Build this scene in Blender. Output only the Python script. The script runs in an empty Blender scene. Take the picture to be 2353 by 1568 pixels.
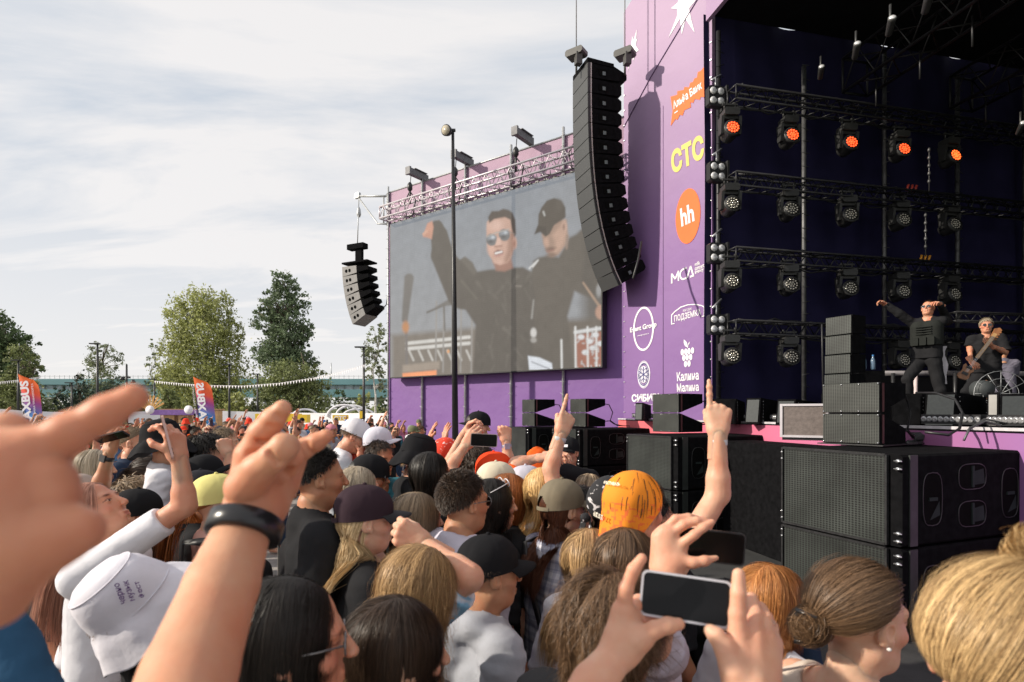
import bpy, math, random
import numpy as np
from mathutils import Vector, Matrix, Euler

# ---------------------------------------------------------------- camera, sky, sun, exposure
scn = bpy.context.scene
COL = scn.collection
CAMH = 2.05                      # height of the lens above the paving, metres
FPX = 1317.0                     # focal length in units of the 2353-wide survey grid
cam_d = bpy.data.cameras.new('camera')
cam = bpy.data.objects.new('camera', cam_d); COL.objects.link(cam)
cam.location = (0, 0, CAMH); cam.rotation_euler = (math.radians(90), 0, 0)
cam_d.sensor_width = 36.0; cam_d.lens = FPX/2353*36
cam_d.shift_y = (948-784)/2353
cam_d.clip_start = 0.05; cam_d.clip_end = 3000
cam_d.dof.use_dof = True; cam_d.dof.focus_distance = 6.5; cam_d.dof.aperture_fstop = 4.5
scn.camera = cam
R = math.radians
SUN_EL = R(27); SUN_DIR = Vector((-0.985*math.cos(SUN_EL), -0.17*math.cos(SUN_EL), math.sin(SUN_EL))).normalized()
sd = bpy.data.lights.new('sun', 'SUN'); sd.energy = 5.0; sd.angle = R(1.1); sd.color = (1.0, .91, .77)
sun = bpy.data.objects.new('sun', sd); COL.objects.link(sun)
sun.rotation_euler = SUN_DIR.to_track_quat('Z', 'Y').to_euler()
world = bpy.data.worlds.new('World'); scn.world = world; world.use_nodes = True
wt = world.node_tree; wt.nodes.clear()
def WN(t, **k):
    n = wt.nodes.new(t)
    for a, b in k.items(): setattr(n, a, b)
    return n
w_out = WN('ShaderNodeOutputWorld'); w_bg = WN('ShaderNodeBackground'); w_sky = WN('ShaderNodeTexSky')
w_sky.sky_type = 'NISHITA'; w_sky.sun_disc = False; w_sky.sun_elevation = SUN_EL
w_sky.sun_rotation = math.atan2(SUN_DIR.x, SUN_DIR.y)
w_sky.air_density = 1.0; w_sky.dust_density = 2.0; w_sky.ozone_density = 1.0
# thin high cloud: noise over the sky direction, projected on a flat layer far above
tc = WN('ShaderNodeTexCoord'); sep = WN('ShaderNodeSeparateXYZ'); wt.links.new(tc.outputs['Generated'], sep.inputs[0])
mx = WN('ShaderNodeMath', operation='MAXIMUM'); wt.links.new(sep.outputs['Z'], mx.inputs[0]); mx.inputs[1].default_value = 0.0
ad = WN('ShaderNodeMath', operation='ADD'); wt.links.new(mx.outputs[0], ad.inputs[0]); ad.inputs[1].default_value = 0.16
dx = WN('ShaderNodeMath', operation='DIVIDE'); wt.links.new(sep.outputs['X'], dx.inputs[0]); wt.links.new(ad.outputs[0], dx.inputs[1])
dy = WN('ShaderNodeMath', operation='DIVIDE'); wt.links.new(sep.outputs['Y'], dy.inputs[0]); wt.links.new(ad.outputs[0], dy.inputs[1])
cb = WN('ShaderNodeCombineXYZ'); wt.links.new(dx.outputs[0], cb.inputs[0]); wt.links.new(dy.outputs[0], cb.inputs[1])
mp = WN('ShaderNodeMapping'); wt.links.new(cb.outputs[0], mp.inputs[0])
mp.inputs['Rotation'].default_value = (0, 0, R(35)); mp.inputs['Scale'].default_value = (0.8, 2.1, 1); mp.inputs['Location'].default_value = (1.3, .4, 0)
n1 = WN('ShaderNodeTexNoise'); wt.links.new(mp.outputs[0], n1.inputs['Vector'])
n1.inputs['Scale'].default_value = 0.9; n1.inputs['Detail'].default_value = 9; n1.inputs['Roughness'].default_value = .58; n1.inputs['Distortion'].default_value = .5
cr = WN('ShaderNodeValToRGB'); wt.links.new(n1.outputs['Fac'], cr.inputs[0])
cr.color_ramp.elements[0].position = .37; cr.color_ramp.elements[0].color = (0, 0, 0, 1)
cr.color_ramp.elements[1].position = .56; cr.color_ramp.elements[1].color = (1.0, 1.0, 1.0, 1)
# more cover towards the horizon
hz = WN('ShaderNodeMapRange'); wt.links.new(sep.outputs['Z'], hz.inputs[0])
hz.inputs['From Min'].default_value = 0.0; hz.inputs['From Max'].default_value = .42; hz.inputs['To Min'].default_value = 1.0; hz.inputs['To Max'].default_value = 0.0
mxx = WN('ShaderNodeMath', operation='MAXIMUM'); wt.links.new(cr.outputs[0], mxx.inputs[0]); wt.links.new(hz.outputs[0], mxx.inputs[1])
cc = WN('ShaderNodeMix'); cc.data_type = 'RGBA'
wt.links.new(mxx.outputs[0], cc.inputs[0]); cc.inputs[6].default_value = (6.6, 7.15, 7.9, 1); cc.inputs[7].default_value = (9.7, 9.45, 9.35, 1)
mix = WN('ShaderNodeMix'); mix.data_type = 'RGBA'
mix.inputs[0].default_value = .9; wt.links.new(w_sky.outputs[0], mix.inputs[6]); wt.links.new(cc.outputs[2], mix.inputs[7])
wt.links.new(mix.outputs[2], w_bg.inputs[0]); w_bg.inputs[1].default_value = 0.10
wt.links.new(w_bg.outputs[0], w_out.inputs[0])
scn.view_settings.view_transform = 'Standard'; scn.view_settings.look = 'None'; scn.view_settings.exposure = 0.0; scn.view_settings.gamma = 1.0
rnd = random.Random(11)

# ---------------------------------------------------------------- helpers
def P(px, py, d):                # survey grid point at depth d (metres along the view axis) -> world
    return Vector(((px-1176.5)/FPX*d, d, CAMH-(py-948)/FPX*d))
def tag(o, label=None, cat=None, group=None, kind=None):
    if label: o['label'] = label
    if cat: o['category'] = cat
    if group: o['group'] = group
    if kind: o['kind'] = kind
    return o
def empty(name, loc=(0, 0, 0), rz=0, label=None, cat=None, group=None):
    o = bpy.data.objects.new(name, None); COL.objects.link(o); o.location = loc; o.rotation_euler = (0, 0, rz)
    o.empty_display_size = .1
    return tag(o, label, cat, group)
_mats = {}
def mat(name, col, rough=.6, metal=0.0, var=.18, scale=8.0, bump=0.0, bscale=None, emit=0.0, spec=.5, sss=0.0, stretch=None, sheen=0.0, coord='Object', bdist=.02):
    if name in _mats: return _mats[name]
    m = bpy.data.materials.new(name); m.use_nodes = True; nt = m.node_tree; b = nt.nodes['Principled BSDF']
    b.inputs['Roughness'].default_value = rough; b.inputs['Metallic'].default_value = metal; b.inputs['Specular IOR Level'].default_value = spec
    t = nt.nodes.new('ShaderNodeTexCoord'); mp_ = nt.nodes.new('ShaderNodeMapping'); nt.links.new(t.outputs[coord], mp_.inputs[0])
    if stretch: mp_.inputs['Scale'].default_value = stretch
    n = nt.nodes.new('ShaderNodeTexNoise'); n.inputs['Scale'].default_value = scale; n.inputs['Detail'].default_value = 4; nt.links.new(mp_.outputs[0], n.inputs['Vector'])
    r = nt.nodes.new('ShaderNodeValToRGB'); nt.links.new(n.outputs['Fac'], r.inputs[0])
    r.color_ramp.elements[0].position = .3; r.color_ramp.elements[1].position = .7
    r.color_ramp.elements[0].color = tuple(c*(1-var) for c in col)+(1,); r.color_ramp.elements[1].color = tuple(min(1, c*(1+var)) for c in col)+(1,)
    nt.links.new(r.outputs[0], b.inputs['Base Color'])
    if bump:
        n2 = nt.nodes.new('ShaderNodeTexNoise'); n2.inputs['Scale'].default_value = bscale or scale*3; n2.inputs['Detail'].default_value = 5; nt.links.new(mp_.outputs[0], n2.inputs['Vector'])
        bp = nt.nodes.new('ShaderNodeBump'); bp.inputs['Strength'].default_value = bump; bp.inputs['Distance'].default_value = bdist
        nt.links.new(n2.outputs['Fac'], bp.inputs['Height']); nt.links.new(bp.outputs[0], b.inputs['Normal'])
    if emit: b.inputs['Emission Color'].default_value = tuple(col)+(1,); b.inputs['Emission Strength'].default_value = emit
    if sss: b.inputs['Subsurface Weight'].default_value = sss; b.inputs['Subsurface Radius'].default_value = (.012, .004, .002); b.inputs['Subsurface Scale'].default_value = .6
    if sheen: b.inputs['Sheen Weight'].default_value = sheen
    _mats[name] = m
    return m

class MB:
    """collects boxes, bars, tubes, lathes and prisms and links them as one mesh object"""
    def __init__(s): s.v = []; s.f = []; s.mi = []; s.sm = []
    def add(s, vs, fs, mi=0, smooth=False):
        o = len(s.v); s.v += [tuple(v) for v in vs]; s.f += [tuple(i+o for i in f) for f in fs]; s.mi += [mi]*len(fs); s.sm += [smooth]*len(fs); return s
    def hexa(s, p, mi=0):          # 8 corners: bottom 0-3, top 4-7
        return s.add(p, [(3, 2, 1, 0), (4, 5, 6, 7), (0, 1, 5, 4), (1, 2, 6, 5), (2, 3, 7, 6), (3, 0, 4, 7)], mi)
    def box(s, c, size, M=None, mi=0):
        x, y, z = [a/2 for a in size]
        p = [Vector((c[0]+i*x, c[1]+j*y, c[2]+k*z)) for k in (-1, 1) for i, j in ((-1, -1), (1, -1), (1, 1), (-1, 1))]
        if M is not None: p = [M @ q for q in p]
        return s.hexa(p, mi)
    def bbox(s, c, size, bev, M=None, mi=0):   # box with its vertical-plane edges chamfered (x,z outline) along y
        x, y, z = [a/2 for a in size]; b = bev
        out = [(-x+b, -z), (x-b, -z), (x, -z+b), (x, z-b), (x-b, z), (-x+b, z), (-x, z-b), (-x, -z+b)]
        pts = [Vector((c[0]+u, c[1]-y, c[2]+w)) for u, w in out]+[Vector((c[0]+u, c[1]+y, c[2]+w)) for u, w in out]
        if M is not None: pts = [M @ q for q in pts]
        return s.add(pts, [tuple(range(8)), tuple(range(15, 7, -1))]+[(i, i+8, (i+1) % 8+8, (i+1) % 8) for i in range(8)], mi)
    def tube(s, pts, r, n=8, mi=0, cap=True, smooth=True):
        pts = [Vector(p) for p in pts]; rs = r if isinstance(r, (list, tuple)) else [r]*len(pts)
        vs = []; fs = []; up = None
        for i, p in enumerate(pts):
            d = (pts[min(i+1, len(pts)-1)]-pts[max(i-1, 0)]).normalized()
            if up is None: up = Vector((0, 0, 1)) if abs(d.z) < .9 else Vector((1, 0, 0))
            a = d.cross(up)
            if a.length < 1e-5: a = d.orthogonal()
            a.normalize(); b = a.cross(d).normalized(); up = b
            for k in range(n):
                t = 2*math.pi*k/n; vs.append(p+(a*math.cos(t)+b*math.sin(t))*rs[i])
        for i in range(len(pts)-1):
            for k in range(n): fs.append((i*n+k, i*n+(k+1) % n, (i+1)*n+(k+1) % n, (i+1)*n+k))
        if cap: fs.append(tuple(range(n-1, -1, -1))); fs.append(tuple((len(pts)-1)*n+k for k in range(n)))
        return s.add(vs, fs, mi, smooth)
    def lathe(s, prof, M=None, n=20, mi=0, smooth=True, sx=1, sy=1):   # prof: (r,z)
        vs = []; fs = []
        for r_, z in prof:
            for k in range(n):
                t = 2*math.pi*k/n; q = Vector((r_*math.cos(t)*sx, r_*math.sin(t)*sy, z)); vs.append(M @ q if M is not None else q)
        for i in range(len(prof)-1):
            for k in range(n): fs.append((i*n+k, i*n+(k+1) % n, (i+1)*n+(k+1) % n, (i+1)*n+k))
        fs.append(tuple(range(n-1, -1, -1))); fs.append(tuple((len(prof)-1)*n+k for k in range(n)))
        return s.add(vs, fs, mi, smooth)
    def prism(s, outline, depth, M, mi=0, smooth=False):   # outline in local x,y ; extruded along local z
        n = len(outline)
        vs = [M @ Vector((x, y, 0)) for x, y in outline]+[M @ Vector((x, y, depth)) for x, y in outline]
        fs = [tuple(range(n-1, -1, -1)), tuple(range(n, 2*n))]+[(i, (i+1) % n, (i+1) % n+n, i+n) for i in range(n)]
        return s.add(vs, fs, mi, smooth)
    def mesh(s, name):
        me = bpy.data.meshes.new(name); me.from_pydata(s.v, [], s.f)
        me.polygons.foreach_set('material_index', s.mi); me.polygons.foreach_set('use_smooth', s.sm); me.update()
        return me
    def build(s, name, mats, parent=None, loc=None):
        me = s.mesh(name)
        for m in (mats if isinstance(mats, (list, tuple)) else [mats]): me.materials.append(m)
        return link(name, me, parent, loc)
def link(name, me, parent=None, loc=None):
    o = bpy.data.objects.new(name, me); COL.objects.link(o)
    if parent is not None: o.parent = parent
    if loc is not None: o.location = loc
    return o
def npmesh(name, V, F, smooth=True, mats=()):
    me = bpy.data.meshes.new(name); V = np.asarray(V, dtype=np.float32); F = np.asarray(F, dtype=np.int32)
    me.vertices.add(len(V)); me.vertices.foreach_set('co', V.ravel())
    k = F.shape[1]; me.loops.add(F.size); me.loops.foreach_set('vertex_index', F.ravel())
    me.polygons.add(len(F)); me.polygons.foreach_set('loop_start', np.arange(0, F.size, k, dtype=np.int32))
    try: me.polygons.foreach_set('loop_total', np.full(len(F), k, dtype=np.int32))
    except Exception: pass
    me.polygons.foreach_set('use_smooth', np.full(len(F), smooth)); me.update(calc_edges=True)
    for m in mats: me.materials.append(m)
    return me
def frame(origin, x, y, z=None):
    x = Vector(x).normalized(); y = Vector(y).normalized(); z = x.cross(y) if z is None else Vector(z)
    M = Matrix.Identity(4)
    for i in range(3): M[i][0] = x[i]; M[i][1] = y[i]; M[i][2] = z[i]; M[i][3] = origin[i]
    return M
def kids(o): return [c for c in bpy.data.objects if c.parent == o]
def copy_tree(o, parent=None, mp_=None):
    c = o.copy(); COL.objects.link(c); c.parent = parent
    ch_ = o_children[o.name] if o.name in o_children else kids(o)
    for ch in ch_: copy_tree(ch, c)
    return c
o_children = {}
class Plane:                       # a vertical plane through A with horizontal direction d
    def __init__(s, A, d):
        s.A = Vector((A[0], A[1], 0)); s.d = Vector((d[0], d[1], 0)).normalized(); s.n = Vector((s.d.y, -s.d.x, 0))
        if s.n.dot(Vector((0, 0, 0))-s.A) < 0: s.n = -s.n
    def uv(s, px, py):
        q = (px-1176.5)/FPX; t = (q*s.A.y-s.A.x)/(s.d.x-q*s.d.y); y = s.A.y+t*s.d.y
        return t, CAMH-(py-948)/FPX*y
    def pt(s, t, z, off=0.0): return s.A+s.d*t+s.n*off+Vector((0, 0, z))
    def at(s, px, py, off=0.0): t, z = s.uv(px, py); return s.pt(t, z, off)
    def fr(s, t, z, off=0.0): return frame(s.pt(t, z, off), s.d, (0, 0, 1), s.n)
_fonts = {}
def text_mesh(txt, bold=0.0, shear=0.0, depth=.004, spacing=1.0, align='LEFT'):
    cu = bpy.data.curves.new('t', 'FONT'); cu.body = txt; cu.size = 1; cu.offset = bold; cu.shear = shear; cu.extrude = 0; cu.space_character = spacing
    cu.resolution_u = 3; cu.align_x = align
    o = bpy.data.objects.new('t', cu); me = bpy.data.meshes.new_from_object(o)
    vs = [v.co.copy() for v in me.vertices]; fs = [tuple(p.vertices) for p in me.polygons]
    bpy.data.objects.remove(o); bpy.data.curves.remove(cu); bpy.data.meshes.remove(me)
    return vs, fs
def add_text(mb, txt, M, x0, y0, w, h, bold=0.012, mi=0, shear=0, vertical=False, mirror=False, spacing=1.0):
    vs, fs = text_mesh(txt, bold, shear, spacing=spacing)
    if not vs: return
    xa = min(v.x for v in vs); xb = max(v.x for v in vs); ya = min(v.y for v in vs); yb = max(v.y for v in vs)
    out = []
    for v in vs:
        u = (v.x-xa)/(xb-xa); w_ = (v.y-ya)/(yb-ya)
        if mirror: u = 1-u
        out.append(M @ Vector((x0+u*w, y0+w_*h, 0)))
    mb.add(out, [f if not mirror else f[::-1] for f in fs], mi)
# ---------------------------------------------------------------- setting: ground
M_pave = mat('paving', (.30, .28, .26), .85, var=.2, scale=3, bump=.3, bscale=40)
M_grass = mat('grass', (.09, .13, .045), .9, var=.35, scale=.6, bump=.4, bscale=20)
M_black = mat('black_paint', (.018, .018, .020), .5, var=.3, scale=30, bump=.08)
M_blackm = mat('black_metal', (.03, .03, .032), .4, metal=.3, var=.3, scale=25)
M_alu = mat('aluminium', (.55, .56, .58), .38, metal=.85, var=.12, scale=30)
M_steel = mat('galvanised', (.42, .43, .44), .5, metal=.6, var=.2, scale=15)
M_white = mat('white_print', (.82, .80, .84), .7, var=.03)
g = MB(); g.add([(-900, -300, 0), (900, -300, 0), (900, 1500, 0), (-900, 1500, 0)], [(0, 1, 2, 3)])
tag(g.build('ground', M_grass), kind='structure')
g = MB(); g.box((-20, 20, .0), (96, 64, .02)); tag(g.build('pavement', M_pave), kind='structure')

Uv = Vector((-.225, .974, 0)).normalized(); Vv = Vector((Uv.y, -Uv.x, 0))      # along the stage front / into the stage
TOW = Plane((3.12, 16.0), (.574, -.819)); SCR = Plane((3.12, 16.0), (.809, -.588))
WALL0 = Vector((4.80, 13.60, 0)); LW = Plane(WALL0, Vv)
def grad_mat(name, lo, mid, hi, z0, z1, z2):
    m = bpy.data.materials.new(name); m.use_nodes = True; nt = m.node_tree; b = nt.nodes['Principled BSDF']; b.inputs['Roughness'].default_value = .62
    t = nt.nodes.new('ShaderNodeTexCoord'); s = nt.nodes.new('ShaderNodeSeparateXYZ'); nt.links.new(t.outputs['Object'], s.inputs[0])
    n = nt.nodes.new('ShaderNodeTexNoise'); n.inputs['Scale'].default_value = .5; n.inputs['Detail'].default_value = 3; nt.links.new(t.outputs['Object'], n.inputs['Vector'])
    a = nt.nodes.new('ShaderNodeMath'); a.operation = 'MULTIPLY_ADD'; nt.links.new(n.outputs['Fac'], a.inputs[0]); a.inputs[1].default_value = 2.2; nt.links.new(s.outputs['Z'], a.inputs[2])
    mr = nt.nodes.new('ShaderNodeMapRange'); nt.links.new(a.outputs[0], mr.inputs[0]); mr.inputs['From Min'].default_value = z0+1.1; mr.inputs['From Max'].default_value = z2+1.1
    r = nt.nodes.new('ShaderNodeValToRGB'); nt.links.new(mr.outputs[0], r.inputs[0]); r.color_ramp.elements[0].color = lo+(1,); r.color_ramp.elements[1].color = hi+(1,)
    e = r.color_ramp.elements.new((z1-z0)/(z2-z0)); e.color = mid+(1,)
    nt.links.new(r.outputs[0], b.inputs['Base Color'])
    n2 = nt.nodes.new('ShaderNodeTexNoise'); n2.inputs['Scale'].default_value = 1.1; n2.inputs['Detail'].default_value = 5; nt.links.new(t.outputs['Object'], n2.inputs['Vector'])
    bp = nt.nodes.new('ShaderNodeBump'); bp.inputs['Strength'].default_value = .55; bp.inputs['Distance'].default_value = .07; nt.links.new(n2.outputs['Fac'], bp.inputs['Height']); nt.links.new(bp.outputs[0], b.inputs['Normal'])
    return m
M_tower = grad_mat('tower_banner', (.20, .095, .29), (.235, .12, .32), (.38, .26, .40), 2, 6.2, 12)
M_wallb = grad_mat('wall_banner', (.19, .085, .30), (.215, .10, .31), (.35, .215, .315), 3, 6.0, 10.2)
M_cloth = mat('stage_cloth', (.019, .017, .055), .85, var=.15, scale=1.5, bump=.3, bscale=3, spec=.1)
M_roof = mat('roof_cloth', (.010, .010, .012), .95, var=.2, scale=2, spec=.1)

# ---------------------------------------------------------------- stage tower with the sponsor logos
tw = empty('stage_tower', TOW.pt(0, 0), 0, 'tall purple banner tower with white and orange sponsor logos at the stage corner', 'tower')
def sub(parent, name, mb, m):      # build in world space, parented to an unrotated empty
    o = mb.build(name, m, parent); o.location = -parent.location; return o
tR = TOW.uv(1636, 900)[0]
tcr = TOW.uv(1524, 900)[0]
TH = 13.25
b = MB()
# banner: outer face grid, slightly sagging, top sheared towards the roof
t0, z0_ = TOW.uv(1437, 27); t1, z1_ = TOW.uv(1452, 0); 
prof = [(0, .5), (tR, .5), (tR, 11.45), (tR, 16.0), (t1+.6, z1_+2.0), (t1, z1_), (0, z0_)]
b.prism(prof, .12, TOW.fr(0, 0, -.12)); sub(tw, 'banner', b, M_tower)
b = MB(); b.tube([TOW.pt(0, z0_-3.2+.0, .012), TOW.pt(1.0, z0_-2.25, .012), TOW.pt(tR, z0_-.75, .012)], .012, 5)
b.tube([TOW.pt(tcr, .6, .004), TOW.pt(tcr, 10.0, .004)], .007, 4)
sub(tw, 'seam', b, mat('seam_thread', (.12, .06, .17), .8))
b = MB(); z = .8
while z < 11:
    for t in (.03, tR-.03): b.box((0, 0, 0), (.05, .02, .02), TOW.fr(t, z, .01))
    z += .42
sub(tw, 'eyelet', b, M_alu)['kind'] = 'stuff'
def star(cx, cz, L, w, spikes, pl):
    out = []
    n = len(spikes)
    for i, (a, l) in enumerate(spikes):
        a2 = (a+(spikes[(i+1) % n][0]+(360 if i == n-1 else 0)))/2
        out.append((cx+math.cos(R(a))*l*L, cz+math.sin(R(a))*l*L)); out.append((cx+math.cos(R(a2))*w, cz+math.sin(R(a2))*w))
    return out
def tw_logo(name, fn, m):
    b = MB(); fn(b); o = sub(tw, name, b, m); return o
def pxpoly(pts, pl): return [pl.uv(x, y) for x, y in pts]
def zz(pts): return [((1550+.4465*x)/1.088, .4465*y/1.088) for x, y in pts]
M_orange = mat('orange_print', (.85, .16, .03), .7, var=.04); M_yell = mat('yellow_print', (.80, .62, .16), .7, var=.04)
F0 = TOW.fr(0, 0, .006); F1 = TOW.fr(0, 0, .010); F2 = TOW.fr(0, 0, .016)
def poly(b, pts, depth=.004, M=F0): b.prism(pts, depth, M)
bigst = [(265, 0), (290, -55), (352, -45), (400, 5), (420, 30), (385, 60), (390, 110), (422, 185), (372, 105), (362, 100), (348, 195), (338, 105), (330, 105), (274, 213), (318, 95), (325, 50), (285, 50), (330, 20)]
tw_logo('star_logo', lambda b: poly(b, pxpoly(zz([(333, -60), (350, -8), (385, -50), (378, -2), (425, 3), (388, 48), (400, 110), (420, 186), (368, 108), (347, 195), (337, 105), (273, 214), (322, 88), (322, 52), (286, 49), (326, 15)]), TOW)), M_white)
tw_logo('star_logo', lambda b: poly(b, pxpoly(zz([(96, 165), (90, 225), (98, 215), (88, 255), (106, 283), (84, 300), (76, 345), (70, 315), (44, 403), (58, 305), (60, 290), (39, 272), (64, 255), (70, 205), (78, 225)]), TOW)), M_white)
tw_logo('jagged_banner_logo', lambda b: poly(b, pxpoly(zz([(284, 543), (322, 532), (322, 512), (358, 505), (362, 488), (388, 490), (394, 465), (410, 460), (418, 440), (432, 436), (437, 405), (452, 400), (484, 362), (476, 450), (484, 545), (452, 545), (448, 560), (420, 556), (410, 578), (396, 574), (398, 602), (362, 618), (352, 648), (336, 645), (322, 672), (312, 668), (285, 706), (296, 620)]), TOW)), M_orange)
def rot_text(b, txt, p0, p1, hpx, bold, M=F1, shear=0, spacing=1.0):
    """text running from wall point p0 to p1 (both t,z of the base line), height in metres"""
    dx_ = p1[0]-p0[0]; dz_ = p1[1]-p0[1]; L = math.hypot(dx_, dz_); a = math.atan2(dz_, dx_)
    MM = M @ Matrix.Translation((p0[0], p0[1], 0)) @ Matrix.Rotation(a, 4, 'Z')
    add_text(b, txt, MM, 0, 0, L, hpx, bold, shear=shear, spacing=spacing)
def two_pt(b, txt, a, c, h_px, bold=.012, M=F1, shear=0, spacing=1.0):   # base line between two survey points; cap height in survey px at the left end
    p0 = TOW.uv(*a); p1 = TOW.uv(*c); h = TOW.uv(a[0], a[1]-h_px)[1]-p0[1]
    rot_text(b, txt, p0, p1, h, bold, M, shear, spacing)
def alfa(b):
    two_pt(b, 'Альфа Банк', zz([(304, 626)])[0], zz([(464, 508)])[0], 24, .03, F2)
    p = pxpoly(zz([(308, 632), (326, 620), (326, 627), (308, 639)]), TOW); poly(b, p, .003, F2)
tw_logo('jagged_banner_text', alfa, M_white)
tw_logo('yellow_letters', lambda b: two_pt(b, 'СТС', (1545, 402), (1620, 362), 55, .045), M_yell)
def disc(b, cx, cz, r, M, n=40, rx=None): b.prism([(cx+math.cos(2*math.pi*k/n)*(rx or r), cz+math.sin(2*math.pi*k/n)*r) for k in range(n)], .004, M)
def ring(b, cx, cz, rx, rz, w, M, n=48):
    vs = []; 
    for k in range(n):
        a = 2*math.pi*k/n
        for q in (0, w): vs.append(M @ Vector((cx+math.cos(a)*(rx-q), cz+math.sin(a)*(rz-q), 0)))
    b.add(vs, [(2*k, 2*((k+1) % n), 2*((k+1) % n)+1, 2*k+1) for k in range(n)])
def bxy(px0, px1, py0, py1):
    c = TOW.uv((px0+px1)/2, (py0+py1)/2); l = TOW.uv(px0, (py0+py1)/2)[0]; r_ = TOW.uv(px1, (py0+py1)/2)[0]; tz = TOW.uv((px0+px1)/2, py0)[1]; bz = TOW.uv((px0+px1)/2, py1)[1]
    return (l+r_)/2, (tz+bz)/2, (r_-l)/2, (tz-bz)/2
cx, cz, rx, rz = bxy(1553, 1610, 434, 560)
tw_logo('orange_disc', lambda b: disc(b, cx, cz, rz, F0, rx=rx), M_orange)
tw_logo('disc_letters', lambda b: two_pt(b, 'hh', (1567, 522), (1597, 508), 43, .03, F2), M_white)
def za(pts): return [((1540+.3062*x)/1.088, (640+.3062*y)/1.088) for x, y in pts]
def mca(b):
    w = .045
    def bar(a, c, wd=w):
        p = TOW.uv(*za([a])[0]); q = TOW.uv(*za([c])[0]); d = Vector((q[0]-p[0], q[1]-p[1])).normalized(); nn = Vector((-d.y, d.x))*wd/2
        poly(b, [(p[0]+nn.x, p[1]+nn.y), (q[0]+nn.x, q[1]+nn.y), (q[0]-nn.x, q[1]-nn.y), (p[0]-nn.x, p[1]-nn.y)][::-1])
    for a, c in [((457, 226), (457, 145)), ((457, 148), (486, 190)), ((486, 190), (513, 122)), ((512, 125), (512, 205))]: bar(a, c)
    pts = [(578, 98), (545, 112), (530, 130), (524, 155), (530, 180), (545, 192), (578, 182)]
    for i in range(6): bar(pts[i], pts[i+1])
    bar((582, 182), (611, 84)); bar((611, 84), (634, 165)); bar((606, 172), (640, 160))
    for i, (t, x1) in enumerate((('milk', 690), ('concert', 724), ('agency', 720))):
        two_pt(b, t, za([(647, 86+36*i)])[0], za([(x1, 86+36*i-(x1-647)*.38)])[0], 8.5, .02)
tw_logo('white_company_logo', mca, M_white)
def podz(b):
    arc = [(452, 562), (452, 482), (480, 452), (530, 415), (590, 396), (650, 393), (700, 402), (726, 414), (726, 494), (700, 500)]
    arc2 = [(700, 493), (718, 488), (718, 420), (698, 409), (650, 400), (592, 403), (534, 422), (484, 459), (460, 486), (460, 554), (478, 550), (478, 557)]
    A = pxpoly(za(arc), TOW); B = pxpoly(za(arc2), TOW)
    pts = A+B; 
    # strip
    n = 9
    seq = [((452, 562), (478, 557)), ((452, 562), (460, 553)), ((452, 482), (460, 486)), ((480, 452), (484, 460)), ((530, 415), (534, 423)), ((590, 396), (592, 404)), ((650, 393), (650, 401)), ((700, 402), (698, 410)), ((726, 414), (718, 421)), ((726, 494), (718, 488)), ((700, 500), (700, 493))]
    vs = []
    for a, c in seq[1:]: 
        for q in (a, c): t, z = TOW.uv(*za([q])[0]); vs.append(F0 @ Vector((t, z, .004)))
    b.add(vs, [(2*i, 2*i+1, 2*i+3, 2*i+2) for i in range(len(vs)//2-1)])
    poly(b, pxpoly(za([(452, 562), (460, 553), (480, 549), (480, 556)]), TOW))
    two_pt(b, 'ПОДЗЕМКА', za([(480, 548)])[0], za([(698, 493)])[0], 17, .02)
    two_pt(b, 'ЛОФТ-ПАРК', za([(548, 462)])[0], za([(620, 443)])[0], 6, .01)
tw_logo('arched_venue_logo', podz, M_white)
def evg(b):
    cx, cz, rx, rz = bxy(*[ (1540+.3062*x)/1.088 for x in (142, 312)], *[(640+.3062*y)/1.088 for y in (416, 776)])
    ring(b, cx, cz, rx, rz, .055, F1)
    two_pt(b, 'Event Group', za([(120, 640)])[0], za([(336, 590)])[0], 15, .03, F2)
    two_pt(b, 'eventgroupnsk.ru', za([(180, 662)])[0], za([(272, 641)])[0], 4, .012, F2)
tw_logo('ring_logo', evg, M_white)
def grapes(b):
    for x, y in [(543, 787), (572, 783), (598, 779), (627, 773), (556, 833), (583, 829), (612, 826), (570, 883), (598, 879)]:
        cx, cz, rx, rz = bxy(*[(1540+.3062*q)/1.088 for q in (x-13, x+13)], *[(640+.3062*q)/1.088 for q in (y-26, y+26)]); disc(b, cx, cz, rz, F0, 16, rx)
    poly(b, pxpoly(za([(556, 683), (575, 700), (584, 720), (585, 746), (566, 738), (556, 712)]), TOW)); poly(b, pxpoly(za([(583, 752), (590, 722), (602, 701), (603, 712), (592, 730), (590, 752)]), TOW))
tw_logo('berry_logo', grapes, M_white)
def kal(b):
    two_pt(b, 'Калина', za([(498, 1026)])[0], za([(679, 1012)])[0], 21, .02, shear=-.1)
    two_pt(b, 'Малина', za([(498, 1112)])[0], za([(679, 1104)])[0], 19, .02, shear=-.1)
tw_logo('berry_letters', kal, M_white)
def seal(b):
    cx, cz, rx, rz = bxy(*[(1540+.3062*x)/1.088 for x in (176, 280)], *[(640+.3062*y)/1.088 for y in (856, 1082)])
    ring(b, cx, cz, rx, rz, .018, F0); ring(b, cx, cz, rx*.93, rz*.93, rx*.30, F0); disc(b, cx, cz, rz*.62, F1, 32, rx*.62)
tw_logo('round_seal_logo', seal, mat('grey_print', (.66, .64, .72), .7))
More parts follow.
